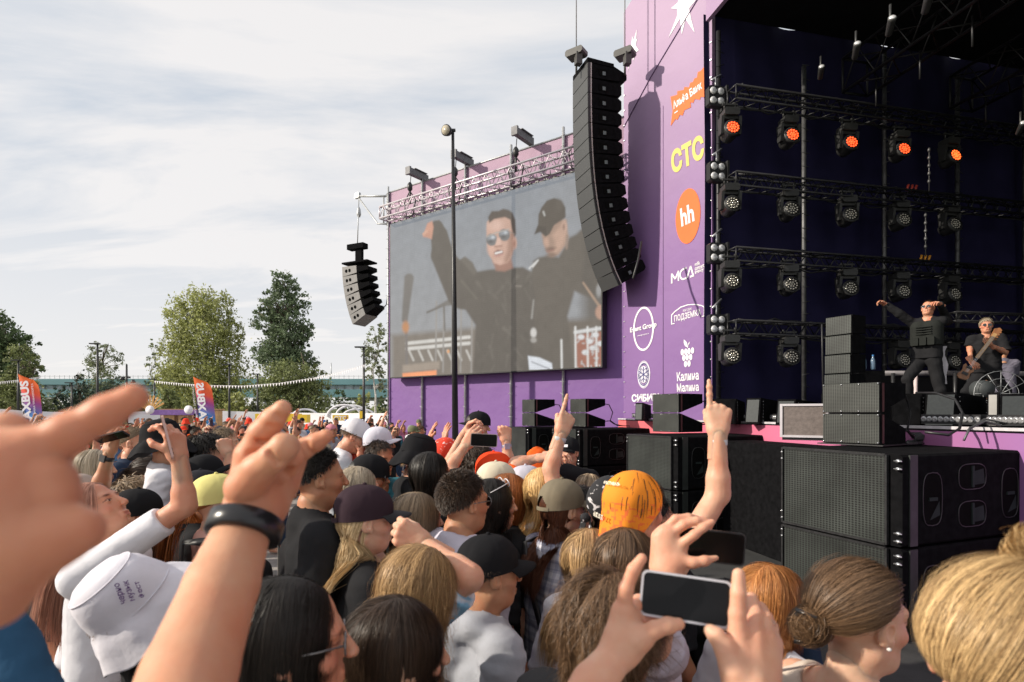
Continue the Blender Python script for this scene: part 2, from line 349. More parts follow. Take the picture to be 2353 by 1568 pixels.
def flake(b):
    cx, cz, rx, rz = bxy(*[(1540+.3062*x)/1.088 for x in (176, 280)], *[(640+.3062*y)/1.088 for y in (856, 1082)])
    for k in range(6):
        a = R(30+60*k); MM = F2 @ Matrix.Translation((cx, cz, 0)) @ Matrix.Rotation(a, 4, 'Z')
        b.prism([(0, -.012), (rz*.55, -.012), (rz*.55, .012), (0, .012)], .003, MM)
        for s in (1, -1):
            b.prism([(rz*.28, 0), (rz*.45, s*.07), (rz*.45, s*.1), (rz*.24, 0)][::s], .003, MM)
    for k in range(36):
        a = 2*math.pi*k/36; b.prism([(-.012, -.02), (.012, -.02), (.012, .02), (-.012, .02)], .002, F1 @ Matrix.Translation((cx+math.cos(a)*rx*.79, cz+math.sin(a)*rz*.79, 0)) @ Matrix.Rotation(a, 4, 'Z'))
tw_logo('snowflake', flake, mat('navy_print', (.05, .05, .20), .7))
tw_logo('white_letters', lambda b: (two_pt(b, 'СИБИРЬ', za([(130, 1193)])[0], za([(380, 1188)])[0], 17.5, .045), two_pt(b, 'новосибирск', za([(152, 1222)])[0], za([(300, 1220)])[0], 2.5, .02)), M_white)

# ---------------------------------------------------------------- screen wall
sL = SCR.uv(893, 700)[0]
sw = empty('screen_wall', SCR.pt(sL, 0), 0, 'long purple and pink banner wall behind the big screen', 'wall')
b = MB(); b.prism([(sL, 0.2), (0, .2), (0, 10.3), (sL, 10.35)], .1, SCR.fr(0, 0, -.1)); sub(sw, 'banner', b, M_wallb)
b = MB(); b.tube([SCR.pt(sL, 10.35, .0), SCR.pt(0, 10.3, .0)], .03, 6); sub(sw, 'top_rail', b, M_steel)
for k, pxp in enumerate((895, 973, 1072, 1177, 1297)):
    t, _ = SCR.uv(pxp, 800)
    b = MB(); b.tube([SCR.pt(t, 0, .06), SCR.pt(t, 10.55, .06)], .045 if k else .035, 8)
    z = .5
    while z < 10.4: b.tube([SCR.pt(t-.09, z+rnd.uniform(-.05, .05), .1), SCR.pt(t+.09, z+rnd.uniform(-.08, .08), .1)], .009, 4); z += .35
    sub(sw, 'scaffold_pole', b, M_steel)
for pxp, pyp in ((972, 408), (1076, 372), (1214, 322)):
    t, z = SCR.uv(pxp, pyp)
    b = MB(); b.box((0, 0, 0), (.16, .9, .22), frame(SCR.pt(t, z, .25), SCR.d, -SCR.n, (0, 0, 1))); b.box((0, 0, 0), (.22, .08, .26), frame(SCR.pt(t, z, .72), SCR.d, -SCR.n, (0, 0, 1)))
    b.box((0,0,0),(.26,.6,.02), frame(SCR.pt(t, z+.13, .2), SCR.d, -SCR.n, (0, 0, 1)))
    sub(sw, 'outrigger_beam', b, mat('beam_dull', (.13, .13, .14), .6, metal=.3))
# side bracket on the far left
b = MB(); t, z = SCR.uv(893, 452)
ex = SCR.uv(824, 452)[0]
def SP(px, py, off=.05): return SCR.at(px, py, off)
b.tube([SP(893, 452), SP(820, 452)], .045); b.tube([SP(893, 516), SP(870, 515), SP(828, 458)], .035); b.tube([SP(884, 452), SP(884, 516)], .03)
b.tube([SP(893, 446), SP(893, 520)], .04); b.box((0, 0, 0), (.25, .2, .12), SCR.fr(*SCR.uv(824, 451), .05))
sub(sw, 'side_bracket', b, M_steel)

def truss(parent, name, A, B, up, w, h, r, m, seg=.5, mb=None):
    """box truss from A to B: four chords and zig-zag lacing"""
    A = Vector(A); B = Vector(B); d = (B-A).normalized(); L = (B-A).length; up = Vector(up).normalized(); s = d.cross(up).normalized()
    b = mb or MB(); c = [(-w/2, 0), (w/2, 0), (w/2, h), (-w/2, h)]
    pt = lambda i, x: A+d*x+s*c[i][0]+up*c[i][1]
    for i in range(4): b.tube([pt(i, 0), pt(i, L)], r, 6)
    n = max(2, int(L/seg)); q = L/n
    for i in range(4):
        j = (i+1) % 4
        for k in range(n): b.tube([pt(i, k*q), pt(j, (k+.5)*q), pt(i, (k+1)*q)], r*.55, 4)
    for e in (0, L):
        for i in range(4): b.tube([pt(i, e), pt((i+1) % 4, e)], r*.8, 5)
    if mb is None: return sub(parent, name, b, m) if parent else b.build(name, m)
M_trus = mat('pink_lit_truss', (.60, .56, .60), .45, metal=.6, var=.1, scale=20)
tr = empty('screen_truss', SCR.at(912, 512, .5), 0, 'silver lattice truss the big screen hangs from', 'truss')
A = SCR.at(910, 516, .6); Bp = SCR.at(1412, 388, .6); Bp.z = A.z
truss(tr, 'lattice', A, Bp, (0, 0, 1), .4, .42, .033, M_trus, .45)
for pxp, pyp in ((970, 500), (1073, 470), (1211, 432), (1350, 392)):
    t, _ = SCR.uv(pxp, pyp); b = MB(); 
    b.tube([SCR.pt(t, A.z+.3, .6), SCR.pt(t, A.z+.9, .6)], .04, 6); b.tube([SCR.pt(t, A.z+.9, .6), SCR.pt(t, 10.4, .55)], .014, 5); b.lathe([(.05, 0), (.09, .06), (.09, .22), (.04, .3)], Matrix.Translation(SCR.pt(t, A.z+.75, .6)), 10)
    for s in (-.28, .28): b.tube([SCR.pt(t, A.z+.75, .6), SCR.pt(t+s, A.z+.38, .6), SCR.pt(t+s*.6, A.z-.1, .6), SCR.pt(t, A.z-.16, .6)], .022, 5)
    sub(tr, 'chain_hoist', b, M_blackm)

# LED screen: the moving picture is drawn as colours on a fine grid of lamps
def smooth(e, x): return np.clip(.5-x/e, 0, 1)
S_t0 = SCR.uv(917, 700)[0]; S_t1 = SCR.uv(1397, 700)[0]
S_z0 = 3.33; S_z1 = A.z-.14
SW_, SH_ = S_t1-S_t0, S_z1-S_z0
NX, NY = 420, 270
def scr_picture():
    # picture coordinates measured on the screen: bilinear map of its four corners
    u = (np.arange(NX)+.5)/NX; v = (np.arange(NY)+.5)/NY; U, V = np.meshgrid(u, v)
    T = S_t0+U*SW_; Z = S_z1-V*SH_
    X = SCR.A.x+SCR.d.x*T+SCR.n.x*.42; Y = SCR.A.y+SCR.d.y*T+SCR.n.y*.42
    gx = 1176.5+X/Y*FPX; gy = 948-(Z-CAMH)/Y*FPX          # where each lamp sits on the survey grid
    img = np.empty((NY, NX, 3)); 
    k = np.clip((gy-480)/330, 0, 1)[..., None]
    img[:] = np.array([.235, .262, .300])*(1-k)+np.array([.30, .31, .325])*k
    rr = np.random.RandomState(5)
    def blob(cx, cy, rx, ry, col, e=6, rot=0):
        a = math.radians(rot); dx_ = gx-cx; dy_ = gy-cy; x = dx_*math.cos(a)+dy_*math.sin(a); y = -dx_*math.sin(a)+dy_*math.cos(a)
        d = (np.sqrt((x/rx)**2+(y/ry)**2)-1)*min(rx, ry); m = smooth(e, d)[..., None]; img[:] = img*(1-m)+np.array(col)*m
    def cap(p, q, r1, r2, col, e=3):
        ax, ay = p; bx, by = q; L2 = (bx-ax)**2+(by-ay)**2; t = np.clip(((gx-ax)*(bx-ax)+(gy-ay)*(by-ay))/L2, 0, 1)
        d = np.hypot(gx-ax-t*(bx-ax), gy-ay-t*(by-ay))-(r1+(r2-r1)*t); m = smooth(e, d)[..., None]; img[:] = img*(1-m)+np.array(col)*m
    def poly_(pts, col, e=3):
        inside = np.zeros(gx.shape, bool); dm = np.full(gx.shape, 1e9); n = len(pts)
        for i in range(n):
            x1, y1 = pts[i]; x2, y2 = pts[(i+1) % n]
            c = ((y1 > gy) != (y2 > gy)) & (gx < (x2-x1)*(gy-y1)/((y2-y1) or 1e-9)+x1); inside ^= c
            t = np.clip(((gx-x1)*(x2-x1)+(gy-y1)*(y2-y1))/((x2-x1)**2+(y2-y1)**2+1e-9), 0, 1); dm = np.minimum(dm, np.hypot(gx-x1-t*(x2-x1), gy-y1-t*(y2-y1)))
        m = smooth(e, np.where(inside, -dm, dm))[..., None]; img[:] = img*(1-m)+np.array(col)*m
    drk = (.105, .092, .078)
    # blurred people and smoke behind
    blob(1215, 700, 50, 60, (.36, .40, .44), 40); blob(1322, 520, 60, 130, (.26, .28, .31), 60); blob(1215, 640, 14, 18, (.5, .55, .6), 16)
    blob(1380, 700, 40, 160, (.13, .12, .11), 30)
    # floor and kit
    poly_([(900, 770), (1110, 752), (1110, 900), (900, 900)], (.20, .17, .14), 14)
    poly_([(1200, 740), (1420, 730), (1420, 900), (1200, 900)], (.15, .125, .10), 16)
    for y0 in (0, 14): cap((935, 802-y0*.9), (1078, 789-y0), 4, 4, (.62, .60, .56), 3)
    for x in range(940, 1085, 22): cap((x, 806), (x+10, 828), 2.5, 2.5, (.5, .48, .44), 3)
    for x in (1003, 1020, 1040, 1060, 1085): cap((x, 690+rr.randint(0, 20)), (x-2, 855), 1.6, 2, (.30, .28, .26), 3)
    cap((940, 640), (930, 735), 11, 7, (.16, .15, .14), 5); cap((933, 730), (935, 860), 3, 3, (.18, .16, .15), 3)
    blob(932, 752, 8, 13, (.55, .22, .06), 6); blob(1030, 808, 3, 4, (.8, .35, .1), 3)
    cap((982, 718), (1066, 682), 2.5, 2.5, (.15, .14, .13), 3); poly_([(1000, 706), (1040, 683), (1060, 700)], (.17, .16, .15), 4); cap((1020, 700), (1022, 760), 2, 2, (.16, .15, .14), 3)
    poly_([(925, 858), (1003, 851), (1003, 863), (925, 869)], (1.0, .30, .07), 4); poly_([(925, 840), (1010, 830), (1010, 848), (925, 856)], (.34, .27, .21), 6)
    Z_ = lambda pts: [((950+x*.4464)/1.088, (300+y*.4464)/1.088) for x, y in pts]
    def zp(pts, col, e=3): poly_(Z_(pts), col, e)
    def zl(p, q, r1, r2, col, e=3): a, c = Z_([p, q]); cap(a, c, r1, r2, col, e)
    def zbl(x, y, rx, ry, col, e=6, rot=0): (a, c), = Z_([(x, y)]); blob(a, c, rx*.41, ry*.41, col, e, rot)
    dk2 = (.118, .102, .084)
    # second man: jacket, dim face under a cap
    zp([(840, 1420), (850, 1050), (835, 900), (860, 790), (890, 770), (940, 760), (1000, 770), (1060, 660), (1100, 640), (1150, 590), (1260, 560), (1300, 900), (1180, 1000), (1090, 960), (1050, 1100), (1090, 1420)], dk2, 7)
    zp([(1130, 940), (1210, 990), (1200, 900), (1260, 960), (1290, 900), (1290, 700), (1200, 640), (1150, 700)], (.10, .088, .075), 9)
    for q in (0, 20): zl((836+q, 832-q*.4), (880+q*.3, 790-q*.2), 1.8, 1.6, (.62, .62, .6), 2)
    zp([(905, 640), (915, 690), (930, 735), (960, 768), (1000, 755), (1040, 700), (1052, 640), (1045, 560), (1000, 560)], (.36, .22, .155), 6)
    zp([(965, 650), (1035, 560), (1045, 640), (1030, 700), (990, 750), (955, 740), (985, 700)], (.52, .31, .215), 10)
    zbl(932, 686, 14, 24, (.55, .32, .22), 6); zbl(957, 722, 26, 10, (.20, .115, .08), 5, -10); zl((935, 738), (972, 730), 1.6, 1.6, (.30, .13, .10), 3); zbl(960, 757, 24, 12, (.24, .145, .10), 7)
    zbl(1032, 596, 15, 30, (.55, .33, .24), 4); zbl(1030, 600, 7, 16, (.30, .17, .12), 4); zl((1050, 650), (1045, 720), 3, 2, (.30, .20, .15), 5)
    zp([(866, 640), (885, 590), (888, 530), (905, 490), (935, 452), (975, 438), (1015, 452), (1038, 490), (1040, 545), (1018, 562), (975, 590), (950, 640), (925, 655), (893, 622)], (.082, .068, .055), 3)
    zp([(866, 640), (884, 592), (930, 600), (935, 650), (900, 628)], (.060, .05, .042), 4); zl((915, 515), (922, 535), 2.2, 2.0, (.42, .42, .40), 2); zbl(1000, 480, 22, 30, (.10, .084, .068), 12)
    # singer
    zp([(520, 1420), (535, 1150), (470, 1050), (430, 950), (425, 800), (470, 770), (545, 850), (620, 838), (740, 828), (800, 825), (850, 850), (870, 1000), (850, 1420)], drk, 6)
    zp([(430, 800), (478, 766), (520, 800), (540, 850), (520, 880)], (.135, .12, .10), 5)
    zl((318, 600), (345, 760), 15, 22, drk, 4); zl((345, 760), (470, 960), 25, 42, drk, 5); zp([(288, 590), (330, 560), (375, 620), (410, 740), (400, 930), (330, 850), (305, 700)], drk, 4)
    zp([(250, 625), (265, 580), (292, 566), (300, 600), (290, 668), (265, 660), (240, 655)], (.60, .27, .17), 4); zl((244, 640), (262, 625), 3, 3, (.66, .34, .22), 2)
    zp([(630, 790), (735, 770), (745, 830), (700, 850), (650, 845)], (.34, .16, .11), 6)
    zp([(596, 610), (600, 570), (630, 545), (700, 538), (738, 552), (748, 620), (752, 700), (738, 760), (715, 800), (672, 815), (640, 802), (612, 760), (598, 690)], (.58, .335, .245), 4)
    zp([(718, 640), (752, 620), (752, 700), (738, 760), (712, 802), (690, 800), (712, 740)], (.40, .21, .145), 9); zbl(650, 590, 40, 28, (.66, .41, .32), 12); zbl(620, 722, 18, 28, (.66, .38, .28), 10)
    zp([(612, 578), (606, 545), (625, 512), (665, 510), (690, 498), (720, 505), (742, 520), (758, 560), (762, 640), (752, 655), (738, 610), (730, 560), (700, 545), (640, 556)], (.085, .066, .055), 4)
    zbl(754, 690, 13, 32, (.56, .30, .21), 4); zbl(752, 695, 6, 16, (.36, .17, .12), 4)
    for x, y in ((625, 672), (696, 645)):
        zbl(x, y, 31, 34, (.17, .17, .175), 2, -12); zbl(x, y-12, 24, 14, (.26, .29, .33), 6, -14); zbl(x-6, y+10, 14, 9, (.10, .10, .105), 5); zbl(x+8, y-14, 9, 7, (.52, .56, .60), 4)
    zl((598, 655), (655, 630), 1.2, 1.2, (.42, .38, .34), 2); zl((650, 634), (722, 612), 1.2, 1.2, (.42, .38, .34), 2); zl((722, 625), (752, 640), 1.3, 1.3, (.3, .22, .18), 2)
    zp([(655, 665), (672, 660), (682, 700), (668, 712), (645, 706)], (.68, .42, .32), 4); zl((645, 710), (680, 706), 1.8, 1.8, (.36, .17, .12), 4)
    zp([(638, 742), (660, 728), (688, 732), (690, 748), (668, 764), (645, 764)], (.20, .07, .06), 3); zl((648, 748), (682, 739), 2.4, 2.0, (.80, .76, .72), 2); zl((642, 764), (684, 755), 2.2, 2.2, (.55, .27, .22), 3); zbl(665, 795, 24, 9, (.62, .37, .28), 6)
    # folds and seams in the dark clothes
    for k in range(46):
        x = rr.uniform(540, 850); y = rr.uniform(860, 1400); a = rr.uniform(-.9, .9); L_ = rr.uniform(25, 80); c_ = .10+rr.uniform(-.02, .035); zl((x, y), (x+L_*math.sin(a), y+L_*math.cos(a)), rr.uniform(1, 4), 1, (c_*1.07, c_*.95, c_*.8), 7)
    zl((455, 900), (540, 1000), 2, 2, (.14, .125, .10), 5); zl((860, 1010), (850, 1110), 1.5, 2, (.3, .29, .27), 4); zl((760, 930), (790, 932), 1.5, 1.5, (.22, .19, .16), 3)
    # drum kit, notebook, the drummer's hand
    poly_([(1213, 818), (1240, 822), (1268, 835), (1270, 852), (1216, 850)], (.66, .70, .76), 3); cap((1222, 832), (1262, 848), 1.5, 1.5, (.3, .32, .36), 2)
    cap((1340, 650), (1378, 705), 2, 3, (.40, .26, .17), 3); blob(1382, 718, 14, 17, (.50, .27, .18), 5); blob(1376, 668, 6, 14, (.3, .3, .3), 5)
    blob(1226, 765, 7, 11, (.6, .58, .55), 4); blob(1226, 782, 7, 6, (.35, .33, .3), 4)
    poly_([(1322, 770), (1398, 760), (1398, 850), (1326, 852)], (.36, .12, .07), 5)
    cap((1322, 764), (1398, 752), 4, 4, (.62, .62, .62), 3)
    for x in (1290, 1322, 1350, 1370, 1396): cap((x, 752+(x == 1290)*30), (x+1, 852), 2.2, 2.2, (.68, .68, .66), 3)
    for x, y in ((1335, 775), (1355, 785), (1362, 800), (1345, 810), (1368, 770), (1380, 790)): blob(x, y, 8, 6, (.66, .67, .68), 3)
    for k in range(26): x = rr.uniform(1320, 1398); y = rr.uniform(765, 850); cap((x, y), (x+rr.uniform(-6, 6), y+rr.uniform(-10, 10)), 1.4, 1.4, (.5, .5, .5), 2)
    nz = rr.uniform(-1, 1, (NY//9+2, NX//9+2)); yi = np.linspace(0, nz.shape[0]-1.01, NY); xi = np.linspace(0, nz.shape[1]-1.01, NX); y0_ = yi.astype(int)[:, None]; x0_ = xi.astype(int)[None]; fy = (yi[:, None]-y0_); fx = (xi[None]-x0_); N_ = (nz[y0_, x0_]*(1-fx)+nz[y0_, x0_+1]*fx)*(1-fy)+(nz[y0_+1, x0_]*(1-fx)+nz[y0_+1, x0_+1]*fx)*fy; img *= 1+.07*N_[..., None]
    for _ in range(2): img[1:-1, 1:-1] = (img[1:-1, 1:-1]*2+img[:-2, 1:-1]+img[2:, 1:-1]+img[1:-1, :-2]+img[1:-1, 2:])/6
    lum = img.mean(2, keepdims=True); img = img*.80+lum*.20+.008
    img *= (1+.035*np.sin(np.arange(NY)*math.pi*.66))[:, None, None]
    img *= rr.uniform(.95, 1.05, (NY, NX, 1)); img[:, ::30] *= .95; img[::30] *= .96
    return np.clip(img*1.0, 0, 1)
IMG = scr_picture()
scr = empty('led_screen', SCR.pt((S_t0+S_t1)/2, S_z0, .4), 0, 'big outdoor screen showing two men in black, one in sunglasses, one in a cap', 'screen')
gu, gv = np.meshgrid(np.arange(NX+1)/NX, np.arange(NY+1)/NY)
FR = np.array(SCR.fr(0, 0, .42)); loc3 = np.stack([S_t0+gu*SW_, S_z1-gv*SH_, np.zeros_like(gu), np.ones_like(gu)], -1).reshape(-1, 4)
VV = (loc3 @ FR.T)[:, :3]; ii = (np.arange(NY)[:, None]*(NX+1)+np.arange(NX)[None]).ravel()
FF = np.stack([ii, ii+NX+1, ii+NX+2, ii+1], -1)
me = npmesh('picture', VV, FF, False)
at_ = me.color_attributes.new('picture', 'FLOAT_COLOR', 'CORNER'); cd = np.ones((NX*NY*4, 4), np.float32); cd[:, :3] = np.repeat(IMG.reshape(-1, 3), 4, 0); at_.data.foreach_set('color', cd.ravel())
m = bpy.data.materials.new('led_picture'); m.use_nodes = True; bs = m.node_tree.nodes['Principled BSDF']; bs.inputs['Specular IOR Level'].default_value = .2; bs.inputs['Base Color'].default_value = (.022, .020, .018, 1); bs.inputs['Roughness'].default_value = .7
an = m.node_tree.nodes.new('ShaderNodeVertexColor'); an.layer_name = 'picture'; m.node_tree.links.new(an.outputs[0], bs.inputs['Emission Color']); bs.inputs['Emission Strength'].default_value = .98
me.materials.append(m); o = link('picture', me, scr); o.location = -scr.location
b = MB(); b.prism([(S_t0-.03, S_z0-.03), (S_t1+.03, S_z0-.03), (S_t1+.03, S_z1+.03), (S_t0-.03, S_z1+.03)], .28, SCR.fr(0, 0, .135)); sub(scr, 'cabinet', b, M_black)
b = MB(); x = S_t0+.1
while x < S_t1: b.box((0, 0, 0), (.12, .06, .06), SCR.fr(x, S_z1+.06, .35)); x += .3
sub(scr, 'hanging_bracket', b, M_blackm)['kind'] = 'stuff'

# ---------------------------------------------------------------- stage: deck, side wall, roof
DZ = 1.86
F_A = Vector((4.98, 5.9, 0))+Uv*-9; F_B = Vector((4.98, 5.9, 0))+Uv*9.5
st = empty('stage', (5, 6, 0), 0, 'raised concert stage with dark roof, dark purple side wall and pink to purple front edge', 'stage')
b = MB(); D = Vv*15
q = [F_A, F_B, F_B+D, F_A+D]; b.hexa([v+Vector((0, 0, DZ-.14)) for v in q]+[v+Vector((0, 0, DZ)) for v in q]); sub(st, 'deck', b, mat('deck_floor', (.03, .03, .032), .7, var=.3, scale=4))
b = MB(); q = [F_A-Vv*.03, F_B-Vv*.03, F_B, F_A]; b.hexa([v+Vector((0, 0, .3)) for v in q]+[v+Vector((0, 0, DZ-.02)) for v in q])
m = bpy.data.materials.new('stage_front_print'); m.use_nodes = True; nt = m.node_tree; bs = nt.nodes['Principled BSDF']; bs.inputs['Roughness'].default_value = .6
t = nt.nodes.new('ShaderNodeTexCoord'); s_ = nt.nodes.new('ShaderNodeSeparateXYZ'); nt.links.new(t.outputs['Object'], s_.inputs[0]); mr = nt.nodes.new('ShaderNodeMapRange'); nt.links.new(s_.outputs['Y'], mr.inputs[0]); mr.inputs['From Min'].default_value = 5.5; mr.inputs['From Max'].default_value = 15
r_ = nt.nodes.new('ShaderNodeValToRGB'); nt.links.new(mr.outputs[0], r_.inputs[0]); r_.color_ramp.elements[0].color = (.30, .13, .34, 1); r_.color_ramp.elements[1].color = (.75, .15, .15, 1); e = r_.color_ramp.elements.new(.40); e.color = (.62, .15, .26, 1); nt.links.new(r_.outputs[0], bs.inputs['Base Color'])
sub(st, 'front_fascia', b, m)
b = MB(); q = [F_A-Vv*.045, F_B-Vv*.045, F_B+Vv*.03, F_A+Vv*.03]; b.hexa([v+Vector((0, 0, DZ+.003)) for v in q]+[v+Vector((0, 0, DZ+.035)) for v in q]); sub(st, 'edge_trim', b, mat('edge_alu', (.72, .68, .72), .4, metal=.3))
# side wall cloth with gentle drapes
W0 = WALL0; nU, nW = 120, 24
vs = []; 
for j in range(nW+1):
    for i in range(nU+1):
        tt = -.2+i/nU*14.2; z = DZ-.2+j/nW*9.9; off = .05*math.sin(tt*2.3+.3*math.sin(z))+.03*math.sin(tt*6.1+z*.4)
        vs.append(LW.pt(tt, z, off-.1))
b = MB(); b.add(vs, [(j*(nU+1)+i, j*(nU+1)+i+1, (j+1)*(nU+1)+i+1, (j+1)*(nU+1)+i) for j in range(nW) for i in range(nU)], 0, True); sub(st, 'side_cloth', b, M_cloth)
b = MB(); BW = W0+Vv*13.6
b.hexa([BW+Uv*a+Vv*c+Vector((0, 0, z)) for z in (DZ, 12) for a, c in ((.5, 0), (.5, .1), (-20, .1), (-20, 0))]); sub(st, 'unseen_back_cloth', b, M_roof)  # unseen back wall, added to enclose the stage and keep its inside dark
b = MB(); q = [W0+Vv*-.1, W0+Vv*14, W0+Vv*14-Uv*20, W0-Vv*.1-Uv*20]
b.hexa([v+Vector((0, 0, 11.45)) for v in q]+[v+Vector((0, 0, 11.75)) for v in q]); sub(st, 'roof', b, M_roof)
b = MB(); b.hexa([W0+Vv*c+Uv*a+Vector((0, 0, z)) for z in (11.3, 13.5) for a, c in ((0, -.22), (0, -.12), (-20, -.12), (-20, -.22))]); sub(st, 'roof_banner', b, M_tower)
M_dark = mat('dark_truss', (.03, .03, .033), .45, metal=.5, var=.2)
M_post = mat('dull_pole', (.11, .11, .115), .5, metal=.6, var=.3, scale=6)
for pxp, zt, zb in ((1643, 11, DZ), (1838, 10.5, DZ), (2021, 11.2, DZ), (2188, 11, DZ), (2342, 11.2, DZ)):
    t, _ = LW.uv(pxp, 700); b = MB(); b.tube([LW.pt(t, zb, .14), LW.pt(t, zt, .14)], .055, 8)
    z = zb+.2
    while z < zt: b.tube([LW.pt(t-.1, z+rnd.uniform(-.06, .06), .2), LW.pt(t+.1, z+rnd.uniform(-.06, .06), .2)], .01, 4); z += .3
    sub(st, 'side_pole', b, M_post if pxp != 1643 else M_dark)
rows = [(211, 262), (400, 452), (570, 610), (742, 752)]
ROWZ = []; LWo = Plane(WALL0+LW.n*.72, Vv); LAMPY = [(305, 367), (478, 522), (656, 680), (826, 832)]
for ly, ry in rows:
    z1r = LWo.uv(1675, ly)[1]; z2r = LWo.uv(2090, ly+(ry-ly)*.8)[1]; ROWZ.append((z1r+z2r)/2-.05)
lamp_px = [1677, 1812, 1946, 2066, 2181]
rig = []
for k, z in enumerate(ROWZ):
    e = empty('lamp_truss', LW.pt(.2, z, .7), 0, ['topmost', 'second from top', 'third from top', 'lowest'][k]+' of the four dark horizontal trusses along the stage side wall', 'truss', 'lamp trusses on the side wall')
    truss(e, 'lattice', LW.pt(.0, z-.25, .7), LW.pt(8.6, z-.25, .7), (0, 0, 1), .32, .3, .026, M_dark, .4)
    b = MB(); p = [LW.pt(.2+i*.28, z+.08+rnd.uniform(-.05, .05), .7+rnd.uniform(-.1, .1)) for i in range(31)]; b.tube(p, .022, 5)
    p = [LW.pt(.2+i*.28, z-.3+rnd.uniform(-.06, .03), .62+rnd.uniform(-.1, .1)) for i in range(31)]; b.tube(p, .018, 5)
    sub(e, 'cable', b, M_black); rig.append(e)
for k, t in ((1, 4.7), (2, 5.1)):
    b = MB()
    for j in range(3): b.tube([LW.pt(t+j*.12, ROWZ[k]+.05, .8), LW.pt(t+.05+j*.12, ROWZ[k]+.2, .8)], .03, 5)
    sub(rig[k], 'connector', b, mat('orange_plug' if t > 5 else 'red_plug', (.7, .3, .03) if t > 5 else (.5, .06, .04), .5))

# moving head lamp
M_lamp = mat('lamp_body', (.032, .032, .032), .45, var=.25, scale=30); M_lens = mat('lamp_glass', (.55, .52, .45), .15, metal=.6, var=.1)
M_lit = mat('lamp_lit', (1.0, .085, .02), .3, var=0, emit=2.6); M_lit2 = mat('lamp_lit_bright', (1.0, .11, .02), .3, var=0, emit=3.4); M_ledf = mat('lamp_face', (.02, .02, .02), .4)
def make_head():
    r0 = empty('moving_head_lamp')
    b = MB(); b.bbox((0, 0, .0), (.34, .30, .16), .03); b.tube([(-.12, 0, .08), (-.12, 0, .26)], .025, 6); b.tube([(.12, 0, .08), (.12, 0, .26)], .025, 6); b.box((0, 0, .2), (.34, .06, .04)); b.build('base', M_lamp, r0)
    b = MB(); b.box((0, 0, -.11), (.44, .12, .06))
    for s in (-1, 1): b.hexa([Vector((s*.20+dx_, y, z)) for z, yy in ((-.48, .07), (-.1, .12)) for dx_, y in ((-.03, -yy), (.03, -yy), (.03, yy), (-.03, yy))])
    b.build('yoke', M_lamp, r0)
    Mx = Matrix.Translation((0, 0, -.42)) @ Matrix.Rotation(R(-12), 4, 'X') @ Matrix.Rotation(R(90), 4, 'X')
    b = MB(); b.lathe([(.10, -.20), (.15, -.18), (.17, -.08), (.172, .10), (.19, .13), (.19, .18), (.165, .18)], Mx, 24); b.build('lamp_head', M_lamp, r0)
    b = MB(); b.lathe([(.0, .178), (.164, .178), (.164, .182), (0, .182)], Mx, 24); b.build('front_plate', M_ledf, r0)
    b = MB()
    spots = [(0, 0)]+[(.055*math.cos(a*math.pi/3), .055*math.sin(a*math.pi/3)) for a in range(6)]+[(.115*math.cos(a*math.pi/6+.2), .115*math.sin(a*math.pi/6+.2)) for a in range(12)]
    for x, y in spots: b.lathe([(.024, .183), (.021, .192), (.010, .198), (0.001, .199)], Mx @ Matrix.Translation((x, y, 0)), 10)
    b.build('lens', M_lens, r0)
    return r0
hd0 = make_head(); o_children[hd0.name] = kids(hd0)
lens_lit = {}
for mm_ in (M_lit, M_lit2):
    lens_lit[mm_] = [c for c in hd0.children if c.name.startswith('lens')][0].data.copy(); lens_lit[mm_].materials[0] = mm_
col_w = ['nearest the purple tower', 'second from the tower', 'middle one', 'fourth from the tower', 'farthest right']
row_w = ['top row', 'second row', 'third row', 'bottom row']
first = True; lit_todo = []
for k, z in enumerate(ROWZ):
    for i, pxp in enumerate(lamp_px):
        h = hd0 if first else copy_tree(hd0); first = False
        t, _ = LWo.uv(pxp, 600); h.location = LW.pt(t, (LWo.uv(1677, LAMPY[k][0])[1]+LWo.uv(2181, LAMPY[k][1])[1])/2+.42, .72); h.rotation_euler = (0, 0, math.atan2(Vv.y, Vv.x)+R(rnd.uniform(-4, 4)+[-14, -12, -10, -6, -2][i]))
        if k == 0:
            for c in h.children:
                if c.name.startswith('lens'):
                    lit_todo.append((c, lens_lit[M_lit2 if i == 4 else M_lit]))
        tag(h, ('glowing orange' if k == 0 else 'unlit')+' round stage lamp, '+row_w[k]+', '+col_w[i], 'stage light', 'moving head lamps on the side wall')
for c, me_ in lit_todo: c.data = me_
# blinders: four-lamp panels at the outer end of every truss
M_bulb = mat('blinder_bulb', (.80, .80, .82), .2, metal=.3, var=.05)
for k, (px_, py_) in enumerate(((1650, 218), (1652, 392), (1652, 580), (1652, 745))):
    p = P(px_, py_, 13.1); e = empty('blinder_lamp', p, R(12), ['topmost', 'upper middle', 'lower middle', 'lowest'][k]+' four bulb blinder light on the edge of the stage opening', 'stage light', 'blinder lamps at the stage edge')
    b = MB(); b.bbox((.0, .12, 0), (.40, .16, .46), .04); b.box((.24, .14, 0), (.05, .3, .5)); b.build('housing', M_black, e)
    b = MB()
    for s in (-.095, .095):
        for w in (-.11, .11): b.lathe([(.085, 0), (.075, .02), (.03, .03), (.001, .03)], Matrix.Translation((s, .04, w)) @ Matrix.Rotation(R(90), 4, 'X'), 14)
    b.build('bulb', M_bulb, e)
    b = MB(); b.tube([(-.1, .1, .38), (.22, .25, .62)], .028, 6); b.tube([(0, .1, .2), (0, .1, .45)], .02, 5); b.build('clamp_arm', M_alu, e)
